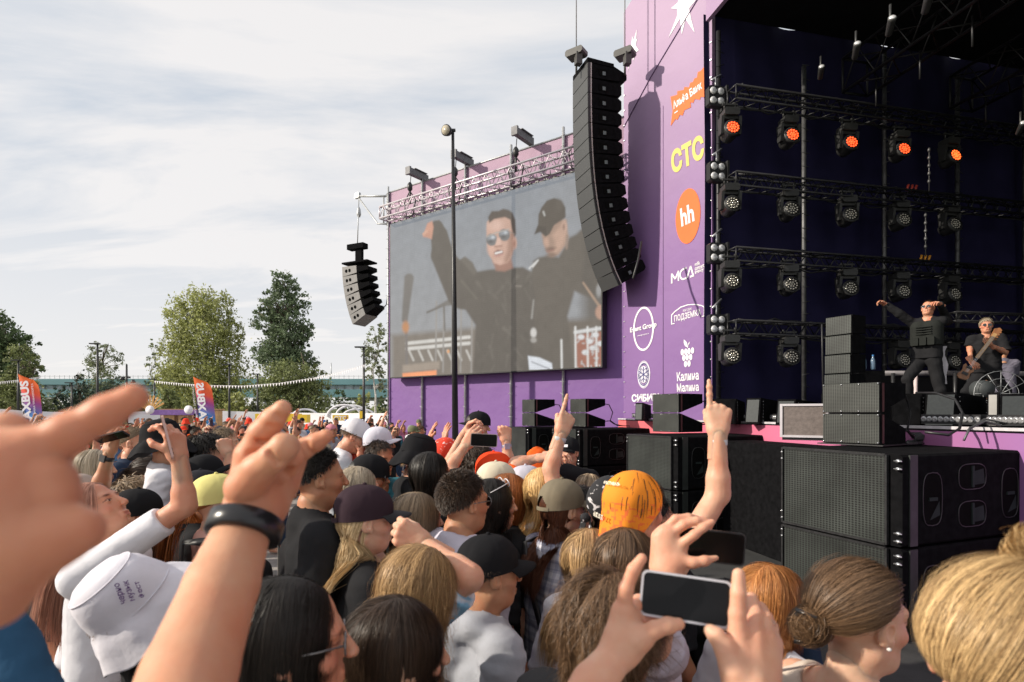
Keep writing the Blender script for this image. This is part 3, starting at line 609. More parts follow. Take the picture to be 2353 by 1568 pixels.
# roof trusses and the small spots under them
for k, (a, c, s_) in enumerate((((4.2, 11.0), (4.2-2.6, 2.0), .9), ((8.6, 11.0), (7.6, 2.0), .9))):
    pass
for k, off in enumerate((3.4, 6.6, 10.0)):
    a0 = W0+Vv*off; e = empty('roof_truss', a0+Vector((0, 0, 9.6)), 0, ['dark roof truss nearest the stage front', 'middle dark truss under the stage roof', 'rearmost dark truss under the stage roof'][k]+', running towards the viewer', 'truss', 'trusses under the stage roof')
    truss(e, 'lattice', a0-Uv*.6+Vector((0, 0, 9.7)), a0-Uv*16+Vector((0, 0, 9.7)), (0, 0, 1), .7, .8, .035, M_dark, .9)
    for j in range(9): b = MB(); b.tube([a0-Uv*(1.2+j*1.1)+Vector((0, 0, 9.7)), a0-Uv*(1.2+j*1.1)+Vector((0, 0, 9.1))], .022, 5); sub(e, 'drop_pipe', b, M_dark)
def small_spot(p, rz, k, w):
    e = empty('spot_lamp', p, rz, w, 'stage light', 'small spots under the stage roof')
    Mx = Matrix.Rotation(R(60), 4, 'X'); b = MB(); b.lathe([(.03, -.14), (.05, -.12), (.06, .1), (.065, .14)], Mx, 14); b.tube([(0, 0, 0), (0, 0, .35)], .02, 5); b.build('housing', M_lamp, e)
    b = MB(); b.lathe([(.055, .141), (.04, .155), (.001, .16)], Mx, 14); b.build('lens', M_bulb, e)
for k, (x, y, d, w) in enumerate(((1886, 168, 12, 'small silver spot lens above the second wall pole'), (1967, 118, 10, 'small spot under the roof truss, second from the left'), (2046, 62, 9, 'small spot under the roof truss, third from the left'), (2131, 8, 8, 'small spot at the very top of the photo'), (2345, 296, 12, 'small white spot beaming at the far right'))):
    small_spot(P(x, y, d), R(-20), k, w)
# chain with turnbuckle
for k, (x, ya, yb) in enumerate(((2135, 350, 440), (2127, 500, 590))):
    b = MB(); b.tube([P(x, ya, 13.5), P(x, yb, 13.5)], .012, 5)
    for j in range(5): b.lathe([(.02, 0), (.04, .05), (.02, .1)], Matrix.Translation(P(x, ya+(yb-ya)*j/5, 13.5)), 6)
    tag(b.build('hanging_chain', M_post), ['upper', 'lower'][k]+' steel chain with turnbuckle hanging before the side cloth', 'chain', 'chains in the rig')
# ---------------------------------------------------------------- loudspeakers
def grille_mat(name, col, pitch):
    m = bpy.data.materials.new(name); m.use_nodes = True; nt = m.node_tree; b = nt.nodes['Principled BSDF']; b.inputs['Roughness'].default_value = .5; b.inputs['Metallic'].default_value = .2
    t = nt.nodes.new('ShaderNodeTexCoord'); mp_ = nt.nodes.new('ShaderNodeMapping'); nt.links.new(t.outputs['Object'], mp_.inputs[0]); mp_.inputs['Scale'].default_value = (1/pitch/1.6, 0, 1/pitch)
    mp_.inputs['Rotation'].default_value = (0, 0, 0)
    v = nt.nodes.new('ShaderNodeTexVoronoi'); v.inputs['Scale'].default_value = 1; v.inputs['Randomness'].default_value = .0; nt.links.new(mp_.outputs[0], v.inputs['Vector'])
    r = nt.nodes.new('ShaderNodeValToRGB'); r.color_ramp.elements[0].position = .30; r.color_ramp.elements[0].color = (.006, .006, .006, 1); r.color_ramp.elements[1].position = .42; r.color_ramp.elements[1].color = tuple(col)+(1,)
    nt.links.new(v.outputs['Distance'], r.inputs[0])
    n = nt.nodes.new('ShaderNodeTexNoise'); n.inputs['Scale'].default_value = 2.2; n.inputs['Detail'].default_value = 6; nt.links.new(t.outputs['Object'], n.inputs['Vector'])
    mr = nt.nodes.new('ShaderNodeMapRange'); nt.links.new(n.outputs['Fac'], mr.inputs[0]); mr.inputs['From Min'].default_value = .3; mr.inputs['From Max'].default_value = .7; mr.inputs['To Min'].default_value = .55; mr.inputs['To Max'].default_value = 1.35
    mu = nt.nodes.new('ShaderNodeVectorMath'); mu.operation = 'SCALE'; nt.links.new(r.outputs[0], mu.inputs[0]); nt.links.new(mr.outputs[0], mu.inputs['Scale'])
    nt.links.new(mu.outputs[0], b.inputs['Base Color'])
    return m
M_gr = grille_mat('speaker_grille', (.045, .052, .048), .022); M_grs = grille_mat('small_grille', (.05, .055, .05), .016)
M_box = mat('speaker_paint', (.007, .007, .008), .95, spec=.05, var=.35, scale=14, bump=.15, bscale=220); M_rig = mat('rigging_strip', (.05, .058, .054), .5, metal=.4, var=.2)
M_rec = mat('handle_recess', (.005, .005, .005), .9, spec=.05); M_rim = mat('handle_rim', (.022, .024, .024), .4, var=.3)
M_pin = mat('steel_pin', (.65, .65, .66), .25, metal=.9)
def wf(c, fd):                     # frame: x along the front face (left to right), y into the box, z up
    x = Vector((fd[0], fd[1], 0)).normalized(); y = Vector((-x.y, x.x, 0)); y = -y if y.x < 0 else y
    return frame((c[0], c[1], c[2]), x, y, (0, 0, 1))
def make_sub(W=1.3, H=.83, D=1.95):
    r0 = empty('subwoofer')
    b = MB(); b.bbox((W/2, D/2+.012, H/2), (W, D-.03, H-.012), .02); b.build('cabinet', M_box, r0)
    b = MB(); b.box((W/2-.05, .004, H/2), (W-.17, .02, H-.05)); b.build('grille', M_gr, r0)
    b = MB()
    for x, w in ((.012, .02), (W-.125, .02)): b.box((x, .0, H/2), (w, .03, H-.02))
    for z in (.014, H-.014): b.box((W/2-.055, .0, z), (W-.15, .03, .022))
    b.build('grille_frame', M_blackm, r0)
    b = MB(); b.box((W+.004, .16, H/2), (.016, .10, H-.02)); b.build('rigging_strip', M_rig, r0)
    for y, z, ry, rz in ((.42, H*.5, .13, .24), (.98, H*.30, .20, .12), (.98, H*.72, .20, .12), (1.55, H*.5, .13, .24)):
        Mx = frame((W-.002, y, z), (0, 1, 0), (0, 0, 1), (1, 0, 0))
        n = 20; rim = [(math.copysign(abs(math.cos(a))**.6, math.cos(a)), math.copysign(abs(math.sin(a))**.6, math.sin(a))) for a in [2*math.pi*k/n for k in range(n)]]
        b = MB(); pts = [Mx @ Vector((u*ry, w*rz, .004)) for u, w in rim]; b.tube(pts+[pts[0]], .005, 6, cap=False); h = b.build('side_handle', M_rim, r0)
        b = MB(); b.prism([(u*ry*.97, w*rz*.97) for u, w in rim], .005, Mx); b.build('recess', M_rec, h)
        b = MB()
        if rz > ry: b.box((W+.004, y, z), (.02, .11, .03)); b.add([(W+.005, y-.04, z-.19), (W+.005, y+.09, z-.02), (W+.005, y+.1, z-.15)], [(0, 1, 2)])
        else: b.box((W+.004, y, z), (.02, .03, .2)); b.add([(W+.005, y+.03, z-.08), (W+.005, y+.18, z-.07), (W+.005, y+.16, z+.07), (W+.005, y+.03, z+.05)], [(0, 1, 2, 3)])
        b.build('grip', mat('handle_grip', (.025, .034, .033), .7, spec=.1), h)
    b = MB()
    for z in (.06, .13, H-.06, H-.13):
        b.tube([(W-.02, -.015, z), (W-.02, .03, z)], .016, 8); b.tube([(W-.05, -.012, z), (W+.02, -.012, z)], .008, 6)
        b.tube([(.01, -.02, z), (.01, .02, z)], .012, 6)
    b.build('latch_pin', M_pin, r0)['kind'] = 'stuff'
    return r0
SUBS = [((2.945, 6.25), (.46, -1.19)), ((2.0, 9.94), (.53, -1.24)), ((.99, 13.9), (.49, -1.2)), ((-.1, 15.2), (.49, -1.2))]
sub0 = make_sub(); o_children[sub0.name] = kids(sub0)
for k_ in o_children[sub0.name]: o_children[k_.name] = kids(k_)
sw_ = ['nearest pair, closest to the camera', 'second pair from the camera', 'third pair from the camera', 'farthest pair by the purple wall']
used0 = False
def place(o, M): o.matrix_world = M; return o
for k, (p, d) in enumerate(SUBS):
    for lv in (0, 1):
        o = copy_tree(sub0) if used0 else sub0; used0 = True
        o.location = (p[0], p[1], lv*.84+.01); x = Vector((d[0], d[1], 0)); o.rotation_euler = (0, 0, math.atan2(x.y, x.x))
        tag(o, ('upper' if lv else 'lower')+' big black subwoofer of the '+sw_[k], 'subwoofer', 'stacked subwoofers')
def make_lbox(W=.62, H=.34, D=.60, rear=.17, up=1):
    """small line array box: tall front, low back; up=1 slopes underneath, -1 slopes on top"""
    r0 = empty('line_array_box')
    zb = (H-rear) if up > 0 else 0; zt = H if up > 0 else rear
    b = MB(); b.hexa([(0, .02, .004), (W, .02, .004), (W, D, zb+.004), (0, D, zb+.004), (0, .02, H-.004), (W, .02, H-.004), (W, D, zt-.004), (0, D, zt-.004)]); b.build('cabinet', M_box, r0)
    b = MB(); b.box((W/2, .008, H/2), (W-.02, .02, H-.02)); b.build('grille', M_grs, r0)
    b = MB(); b.box((W+.003, .06, H/2), (.012, .03, H-.03)); b.build('rigging_strip', mat('rig_red', (.10, .035, .04), .5), r0)
    b = MB()
    for x in (.02, W*.35, W*.65, W-.02):
        for z in (.02, H-.02): b.tube([(x, -.012, z), (x, .01, z)], .008, 6)
    b.build('screw', M_pin, r0)['kind'] = 'stuff'
    return r0
lbA = make_lbox(up=1); lbB = make_lbox(up=-1)
for q in (lbA, lbB): o_children[q.name] = kids(q)
LBX = [((3.61, 6.67), (.33, -.5)), ((2.55, 10.4), (.31, -.5)), ((1.44, 14.2), (.3, -.5)), ((.26, 14.8), (.28, -.5))]
ln = ['nearest stack, closest to the camera', 'second stack from the camera', 'third stack from the camera', 'farthest stack, by the purple wall']
ua = ub = False
for k, (p, d) in enumerate(LBX):
    a = math.atan2(d[1], d[0])
    o = copy_tree(lbB) if ub else lbB; ub = True; o.location = (p[0], p[1], 1.70); o.rotation_euler = (0, 0, a); tag(o, 'lower small black wedge speaker on the subwoofers of the '+ln[k], 'speaker', 'small wedge speakers on the subwoofers')
    o = copy_tree(lbA) if ua else lbA; ua = True; o.location = (p[0], p[1], 2.042); o.rotation_euler = (0, 0, a); tag(o, 'upper small black wedge speaker on the subwoofers of the '+ln[k], 'speaker', 'small wedge speakers on the subwoofers')
    # cable from the back of the pair
    x = Vector((d[0], d[1], 0)).normalized(); y = Vector((-x.y, x.x, 0)); y = -y if y.x < 0 else y
    q0 = Vector((p[0], p[1], 0))+x*.55+y*.6
    b = MB(); b.tube([q0+Vector((0, 0, 2.26)), q0+y*.18+Vector((0, 0, 2.24)), q0+y*.3+Vector((0, 0, 2.05)), q0+y*.22+Vector((0, 0, 1.85)), q0+y*.45+Vector((0, 0, 1.72)), q0+y*.9+Vector((0, 0, 1.705))], .012, 6)
    b.tube([q0+Vector((0, 0, 1.83)), q0+y*.2+Vector((0, 0, 1.84)), q0+y*.35+Vector((0, 0, 1.76)), q0+y*.8-x*.2+Vector((0, 0, 1.71))], .012, 6)
    tag(b.build('speaker_cable', M_black), 'black cable curling behind the small speakers of the '+ln[k].split(',')[0], 'cable', 'speaker cables')
# rubber mat with round holes under the nearest pair
b = MB(); x = Vector((.33, -.5, 0)).normalized(); y = Vector((-x.y, x.x, 0)); o_ = Vector((3.58, 6.66, 1.693))
b.box((0, 0, 0), (.7, 1.05, .012), frame(o_+x*.33+y*.5, x, y, (0, 0, 1)))
for i in range(6):
    b.tube([o_+x*.67+y*(.75+.04*i)+Vector((0, 0, .03)), o_+x*.67+y*(.79+.04*i)+Vector((0, 0, .09)), o_+x*.62+y*(.8+.04*i)+Vector((0, 0, .12))], .012, 5)
for i in range(5): b.lathe([(.03, 0), (.034, .012), (.028, .02)], Matrix.Translation(o_+x*.66+y*(.62+i*.07)+Vector((0, 0, .01))) @ Matrix.Rotation(R(60), 4, 'X'), 10)
tag(b.build('rubber_mat', M_black), 'curled black rubber mat with holes under the nearest small speakers', 'mat')
# platform behind the subwoofers
b = MB(); q = [Vector((3.75, 7.3, 0)), Vector((2.62, 12.4, 0)), Vector((3.2, 12.4, 0)), Vector((4.4, 7.3, 0))]
b.hexa([v+Vector((0, 0, .02)) for v in q]+[v+Vector((0, 0, 1.60)) for v in q]); tag(b.build('service_platform', M_box), 'low black platform between the subwoofers and the stage edge', 'platform')
# flight case
Mc = wf(P(1793, 1004, 7.4), (.62, -.38)); 
fc = empty('flight_case', Mc.translation, math.atan2(-.38, .62), 'grey brown flight case with white aluminium edges behind the subwoofers', 'case')
b = MB(); b.box((.27, .17, .21), (.52, .32, .38)); b.build('panel', mat('case_panel', (.17, .14, .13), .7, var=.2, scale=20, bump=.2), fc)
b = MB()
for x in (.01, .53): 
    for y in (0.01, .33): b.box((x, y, .21), (.03, .03, .42))
for z in (.01, .41):
    for y in (.01, .33): b.box((.27, y, z), (.54, .028, .028))
    for x in (.01, .53): b.box((x, .17, z), (.028, .34, .028))
b.build('edge', mat('case_edge', (.72, .68, .72), .35, metal=.3, var=.05), fc)
b = MB(); b.box((.27, .17, -.02), (.5, .3, .04)); b.build('foot', M_black, fc)

# main line array
arr = empty('line_array', (1.93, 14.6, 11), 0, 'tall curved black line array of stacked speakers hanging before the purple tower', 'speaker array')
ax = Vector((.32, -.947, 0)); ay = Vector((.947, .32, 0))
topz = CAMH+(948-143)/FPX*14.6; pos = Vector((1.93, 14.6, topz)); AW, AP, AD = .90, .385, .98
angs = [0, 0, .5, 1, 2, 3, 4.5, 6, 8, 10.5, 13, 16, 19.5, 23.5, 28]
def arr_box(parent, pos, ang, W, Pp, D, ax, ay, mats, tag_):
    """pos = top front right corner; tilt about the width axis so the bottom swings along +ay"""
    a = R(ang); dn = Vector((0, 0, -1))*math.cos(a)+ay*math.sin(a); bk = ay*math.cos(a)+Vector((0, 0, 1))*math.sin(a)
    M = frame(pos-ax*W, ax, bk, -dn)
    e = empty('array_box', (0, 0, 0)); e.parent = parent; e.matrix_local = Matrix.Translation(-parent.location) @ M
    b = MB(); h = Pp-.012; t = .045
    b.hexa([(0, .02, -h), (W, .02, -h), (W, D*.9, -h+t), (0, D*.9, -h+t), (0, .02, 0), (W, .02, 0), (W, D*.9, -t*.4), (0, D*.9, -t*.4)])
    b.hexa([(.05, D*.9, -h+t), (W, D*.9, -h+t), (W-.02, D, -h+t*2.2), (.07, D, -h+t*2.2), (.05, D*.9, -t*.4), (W, D*.9, -t*.4), (W-.02, D, -t*1.4), (.07, D, -t*1.4)])
    b.build('cabinet', M_box, e)
    b = MB(); b.box((W/2, .008, -h/2), (W, .022, h-.008)); b.build('grille', mats[0], e)
    b = MB(); b.box((W+.004, .035, -h/2), (.014, .05, h)); b.build('rigging_strip', M_blackm, e)
    b = MB(); b.box((W+.006, .09, -h/2), (.012, .03, h)); b.build('edge_strip', mats[1], e)
    b = MB(); b.box((W+.002, D*.42, -h*.5), (.01, D*.22, h*.45)); hh = b.build('handle', M_rec, e)
    b = MB(); b.box((W+.009, D*.47, -h*.56), (.006, D*.09, h*.25)); b.build('grip', mat('grip_grey', (.12, .15, .15), .5), hh)
    return pos+dn*Pp
M_badge = mat('light_strip', (.48, .44, .42), .4, metal=.3)
for k, a in enumerate(angs): pos = arr_box(arr, pos, a, AW, AP, AD, ax, ay, (mat('array_grille', (.05, .052, .054), .55, var=.12, scale=40), M_badge), k)
b = MB(); T = Vector((1.93, 14.6, topz))
b.hexa([T-ax*AW+Vector((0, 0, .01)), T+Vector((0, 0, .01)), T+ay*.75+Vector((0, 0, .01)), T-ax*AW+ay*.75+Vector((0, 0, .01)), T-ax*AW+Vector((0, 0, .13)), T+Vector((0, 0, .13)), T+ay*.75+Vector((0, 0, .10)), T-ax*AW+ay*.75+Vector((0, 0, .10))])
b.prism([(.7, .1), (1.15, -.08), (1.15, -.22), (.9, -.48), (.72, -.42)], .05, frame(T-ax*.1, ay, (0, 0, 1)))
sub(arr, 'flying_frame', b, M_box)
for nm_, off in (('chain_motor', -.25), ('chain_motor', .95)):
    c = T-ax*(AW*.45 if off < 0 else -.0)+ay*(off+.12)+Vector((0, 0, .42)); b = MB(); b.bbox((0, 0, 0), (.50, .32, .17), .04, frame(c, ax*.8+ay*.6, ay*.8-ax*.6, (0, 0, 1)))
    b.box((.12, .0, -.2), (.16, .16, .3), frame(c, ax, ay, (0, 0, 1))); b.tube([c, c-Vector((0, 0, .55))], .03, 6)
    sub(arr, nm_, b, mat('motor_case', (.06, .058, .055), .5, var=.2))
    b = MB(); b.tube([c, c+Vector((0, 0, 7))], .016, 5); sub(arr, 'lifting_chain', b, M_steel)
b = MB(); c = P(1455, 640, 13.6); b.tube([c, P(1466, 600, 13.9), P(1474, 556, 14.1)], .03, 6); sub(arr, 'cable_tail', b, M_black)
# small side array
sa = empty('side_line_array', P(822, 607, 22), 0, 'short curved line array of six small speakers hanging left of the purple wall', 'speaker array')
ay2 = Vector((.9, -.43, 0)).normalized(); ax2 = Vector((-ay2.y, ay2.x, 0)); ax2 = -ax2 if ax2.y > 0 else ax2
q = P(786, 614, 22.3); pos = q.copy()
M_sg = mat('sunlit_array_panel', (.17, .165, .165), .5, var=.15, scale=12)  # paler grey puts sunlight into the side panel colour; rear parts stay black
for k, a in enumerate((3, 7, 11, 15, 19, 24)):
    aa = R(a); dn = Vector((0, 0, -1))*math.cos(aa)+ay2*math.sin(aa); bk = ay2*math.cos(aa)+Vector((0, 0, 1))*math.sin(aa); W = .72; D = .70; h = .385
    e = empty('array_box'); e.parent = sa; e.matrix_local = Matrix.Translation(-sa.location) @ frame(pos-ax2*W, ax2, bk, -dn)
    b = MB(); b.hexa([(0, 0, -h), (W, 0, -h), (W, D, -h+.06), (0, D, -h+.06), (0, 0, 0), (W, 0, 0), (W, D, -.05), (0, D, -.05)]); b.build('cabinet', M_sg, e)
    b = MB(); b.hexa([(.04, D, -h+.07), (W-.01, D, -h+.07), (W-.06, D+.5, -h+.13), (.1, D+.5, -h+.13), (.04, D, -.06), (W-.01, D, -.06), (W-.06, D+.5, -.12), (.1, D+.5, -.12)]); b.build('back_panel', M_box, e)
    for y in (.2, .36):
        b = MB(); b.prism([(math.cos(t*.785)*.06, math.sin(t*.785)*.07) for t in range(8)], .006, frame((W+.001, y, -h*.5), (0, 1, 0), (0, 0, 1), (1, 0, 0))); b.build('handle', M_rec, e)
    pos = pos+dn*(h+.006)
b = MB(); t_ = q+ay2*.3-ax2*.36
b.box((0, 0, 0), (.6, 1.25, .06), frame(t_+ay2*.25+Vector((0, 0, .16)), ax2, ay2, (0, 0, 1))); b.box((0, 0, 0), (.14, .3, .75), frame(t_+ay2*.25+Vector((0, 0, .45)), ax2, ay2, (0, 0, 1)))
b.box((0, 0, 0), (.3, .8, .2), frame(t_+ay2*.15+Vector((0, 0, .82)), ax2, ay2, (0, 0, 1)))
sub(sa, 'flying_frame', b, M_box)
b = MB(); c0 = t_+ay2*.15+Vector((0, 0, .9)); b.tube([c0, SP(827, 458)], .02, 5); b.lathe([(.05, 0), (.09, .1), (.07, .3), (.02, .4)], Matrix.Translation(SP(827, 500)), 10); sub(sa, 'hoist_chain', b, M_steel)
b = MB(); b.tube([P(878, 712, 22), P(888, 700, 21.9), SP(893, 680)], .02, 5); sub(sa, 'cable', b, M_black)

# ---------------------------------------------------------------- on the deck: monitors, lamp bars, side fill, riser
FPl = Plane((F_A.x, F_A.y), Uv)
M_bar = mat('bar_body', (.02, .02, .022), .4); M_bl = mat('bar_lens', (.36, .36, .37), .15, metal=.5, var=.05)
bars = [(1442, 1488), (1673, 1744), (1756, 1800), (2098, 2233), (2247, 2372)]
for k, (x0, x1) in enumerate(bars):
    a = FPl.at(x0, 960, -.13); c = FPl.at(x1, 960, -.13); a.z = c.z = DZ+.04
    e = empty('led_bar', a, 0, 'black lamp bar with round lenses on the stage edge, '+['beside the tower foot', 'behind the raised hand', 'next to the flight case', 'left of the two at right', 'at the far right edge'][k], 'stage light', 'lamp bars along the stage edge')
    d = (c-a); L = d.length; Mx = frame((0, 0, 0), d, -Vv if d.normalized().cross(-Vv).z > 0 else Vv, (0, 0, 1))
    nrm = (-Vv); Mx = frame((0, 0, 0), d, Vector((0, 0, 1)), -Vv)     # x along, y up, z to the audience
    b = MB(); b.box((L/2, .07, -.05), (L, .11, .12), Mx); b.build('housing', M_bar, e)
    n = 10; b = MB()
    for i in range(n): b.lathe([(.036, .011), (.034, .02), (.014, .024), (.001, .02)], Mx @ Matrix.Translation((L*(i+.5)/n, .07, 0)), 12)
    b.build('lens', M_bl, e)['kind'] = 'stuff'
M_mon = mat('monitor_front', (.05, .056, .058), .6, var=.12, scale=30); M_monl = mat('monitor_side_pale', (.30, .29, .28), .6, var=.1)
def monitor(px0, px1, pxs, py0, z, name, label, slope=.3, m=M_mon):
    bz = DZ+.002; A_ = P(px0, 948, z); B_ = P(px1, 948, z*.985); C_ = P(pxs, 948, z*1.05); top = CAMH-(py0-948)/FPX*z
    for q in (A_, B_, C_): q.z = 0
    e = empty(name, (A_.x, A_.y, bz), 0, label, 'monitor', 'floor monitors on the stage')
    D_ = A_+(C_-B_); h = top-bz; lo = Vector((0, 0, bz)); hi = Vector((0, 0, top)); back = (C_-B_)
    b = MB(); b.hexa([A_+lo, B_+lo, C_+lo, D_+lo, A_+back*slope*.25+hi, B_+back*slope*.25+hi, C_+hi-Vector((0, 0, h*slope*.4)), D_+hi-Vector((0, 0, h*slope*.4))]); sub(e, 'cabinet', b, M_box)
    n = (B_-A_).normalized(); f = Vector((n.y, -n.x, 0)); f = f if f.y < 0 else -f
    b = MB(); o1 = f*.012
    lean = back*slope*.25
    vs = [A_+n*.02+lo+o1+Vector((0, 0, .03))+lean*.05, B_-n*.02+lo+o1+Vector((0, 0, .03))+lean*.05, B_-n*.02+lean*.93+hi+o1-Vector((0, 0, .03)), A_+n*.02+lean*.93+hi+o1-Vector((0, 0, .03))]
    b.hexa([vs[0], vs[1], vs[1]-o1, vs[0]-o1, vs[3], vs[2], vs[2]-o1, vs[3]-o1]); sub(e, 'front_grille', b, m)
    b = MB(); q = (B_+C_)/2+Vector((0, 0, bz+h*.5)); s_n = Vector((back.y, -back.x, 0)).normalized(); s_n = s_n if s_n.y < 0 else -s_n
    for i in range(7): b.lathe([(.008, 0), (.006, .01)], frame(B_+back*.15+s_n*.004+Vector((0, 0, bz+.06+i*(h-.12)/6)), back.normalized(), (0, 0, 1), s_n), 6)
    sub(e, 'screw', b, M_pin)['kind'] = 'stuff'
monitor(1459, 1476, 1496, 926, 13, 'floor_monitor', 'small grey speaker on the stage edge under the white snowflake seal')
monitor(1711, 1744, 1799, 915, 9.5, 'floor_monitor', 'grey fronted monitor right of the raised pointing hand')
monitor(1782, 1824, 1882, 918, 9.0, 'floor_monitor', 'grey wedge monitor behind the flight case')
monitor(2050, 2118, 2128, 905, 7.5, 'floor_monitor', 'dark monitor behind the nearest small speakers', m=M_box)
monitor(2122, 2192, 2266, 902, 7.2, 'floor_monitor', 'large grey monitor with screwed black side at the singer\'s feet')
monitor(2268, 2296, 2300, 902, 7.0, 'floor_monitor', 'narrow pale grey box beside the black monitor side', m=M_monl)
monitor(2297, 2362, 2380, 905, 6.8, 'floor_monitor', 'dark grey monitor at the right edge of the photo')
monitor(1636, 1690, 1712, 917, 9.8, 'floor_monitor', 'black monitor partly behind the raised pointing hand', m=M_box)
# side fill stack
Mx = wf((4.72, 8.75, DZ+.5), (.20, -.35)); 
sf = empty('side_fill_stack', (4.72, 8.75, DZ+.005), math.atan2(-.35, .20), 'tall black speaker stack on the stage left of the singer', 'speaker')
b = MB(); b.box((.22, .33, .235), (.46, .62, .47)); b.build('bass_cabinet', M_box, sf)
z = .475
for k in range(4):
    e = empty('array_box'); e.parent = sf; e.location = (0, 0, z); h = .285
    b = MB(); b.hexa([(.03, .04+.012*k, .003), (.43, .04+.012*k, .003), (.43, .42, .02), (.03, .42, .02), (.03, .05+.012*k, h), (.43, .05+.012*k, h), (.43, .42, h), (.03, .42, h)]); b.build('cabinet', M_box, e)
    b = MB(); b.box((.23, .03+.012*k, h/2), (.38, .02, h-.02)); b.build('grille', M_gr, e)
    z += h+.004
b = MB(); b.tube([(0, 0.02, z-.1), (.0, .03, z-.45), (.02, .03, .2)], .014, 5); b.build('cable', M_black, sf)
# drum riser with rail and posts
e = empty('drum_riser', P(2130, 870, 11.5), 0, 'dark riser with a pale metal edge behind the singer', 'riser')
b = MB(); a_ = P(2030, 858, 11.5); c_ = P(2236, 858, 11.8); b.tube([a_, c_], .055, 6); c3 = P(2420, 860, 12); b.tube([c_, c3], .055, 6); sub(e, 'rail', b, mat('riser_edge', (.30, .28, .29), .5, metal=.4))
for pxp, m_ in ((2052, M_blackm), (2104, mat('red_white_post', (.62, .50, .50), .5)), (2195, M_blackm), (2225, M_blackm)):
    b = MB(); q = P(pxp, 858, 11.4); b.tube([(q.x, q.y, DZ), (q.x, q.y, q.z)], .035, 6); sub(e, 'post', b, m_)
b = MB(); a2 = a_-Vector((0, 0, .05)); c2 = c3-Vector((0, 0, .05)); b.hexa([Vector((a2.x, a2.y+.1, DZ+.01)), Vector((c2.x, c2.y+.1, DZ+.01)), Vector((c2.x, c2.y+2, DZ+.01)), Vector((a2.x, a2.y+2, DZ+.01)), a2+Vector((0, .1, 0)), c2+Vector((0, .1, 0)), c2+Vector((0, 2, 0)), a2+Vector((0, 2, 0))]); sub(e, 'platform', b, M_roof)
# bottles
M_bot = mat('bottle_water', (.10, .16, .24), .1, var=.1, spec=.8)
for k, x in enumerate((1985, 2006)):
    e = empty('water_bottle', P(x, 850, 11), 0, ['left', 'right'][k]+' clear water bottle with a blue cap near the speaker stack on stage', 'bottle', 'water bottles on stage')
    b = MB(); b.lathe([(.04, 0), (.045, .02), (.045, .17), (.035, .2), (.018, .24), (.018, .26)], None, 12); b.build('bottle_body', M_bot, e); b = MB(); b.lathe([(.02, .26), (.02, .285)], None, 10); b.build('cap', mat('blue_cap', (.05, .2, .5), .4), e)
b = MB(); q = P(1996, 852, 11); b.box((q.x, q.y+.1, (q.z+DZ)/2-.005), (.5, .4, q.z-DZ-.01)); tag(b.build('equipment_case', M_box), 'black equipment case the water bottles stand on', 'case')
# fan hoop
e = empty('stage_fan', P(2290, 900, 7.6), 0, 'round wire stage fan beside the bass player', 'fan')
q = P(2300, 905, 7.6); b = MB()
for r_ in (.1, .2, .3): b.tube([q+Vector((math.cos(a)*r_*1.2, 0, math.sin(a)*r_)) for a in [2*math.pi*i/24 for i in range(25)]], .004, 5, cap=False)
for a in range(12): b.tube([q, q+Vector((math.cos(a*math.pi/6)*.36, 0, math.sin(a*math.pi/6)*.3))], .004, 4)
sub(e, 'guard', b, M_steel); b = MB(); b.lathe([(.09, 0), (.12, .05), (.12, .18), (.06, .22)], frame(q+Vector((-.18, -.02, .06)), (1, 0, 0), (0, 0, 1), (0, 1, 0)), 16); sub(e, 'motor', b, M_mon)
b = MB(); b.tube([q-Vector((0, 0, .3)), Vector((q.x, q.y, DZ))], .03, 6); b.lathe([(.2, DZ+.002), (.2, DZ+.03)], Matrix.Translation((q.x, q.y, 0)), 14); sub(e, 'stand', b, M_blackm)
# cables on the deck edge
b = MB(); b.tube([P(2105, 903, 7.0), P(2150, 903, 6.7), P(2195, 918, 6.4), P(2212, 950, 6.2), P(2205, 985, 6.0), P(2180, 1000, 5.9), P(2125, 993, 6.0)], .014, 6); tag(b.build('stage_cable', M_blackm), 'long black cable looping over the lamp bar', 'cable', 'cables on the deck')
b = MB(); b.tube([P(2215, 1012, 5.75), P(2228, 985, 5.8), P(2262, 968, 5.9), P(2300, 978, 5.8)], .013, 6); b.tube([P(2222, 990, 5.9), P(2262, 963, 6.0), P(2320, 975, 5.9)], .01, 6); tag(b.build('stage_cable', M_post), 'grey cable hanging over the purple stage edge', 'cable', 'cables on the deck')
# small truss at the back right
e = empty('back_truss', P(2210, 740, 13), 0, 'small dark truss behind the guitarist', 'truss')
truss(e, 'lattice', P(2190, 738, 13.2), P(2420, 746, 13.2), (0, 0, 1), .2, .2, .018, M_dark, .3)

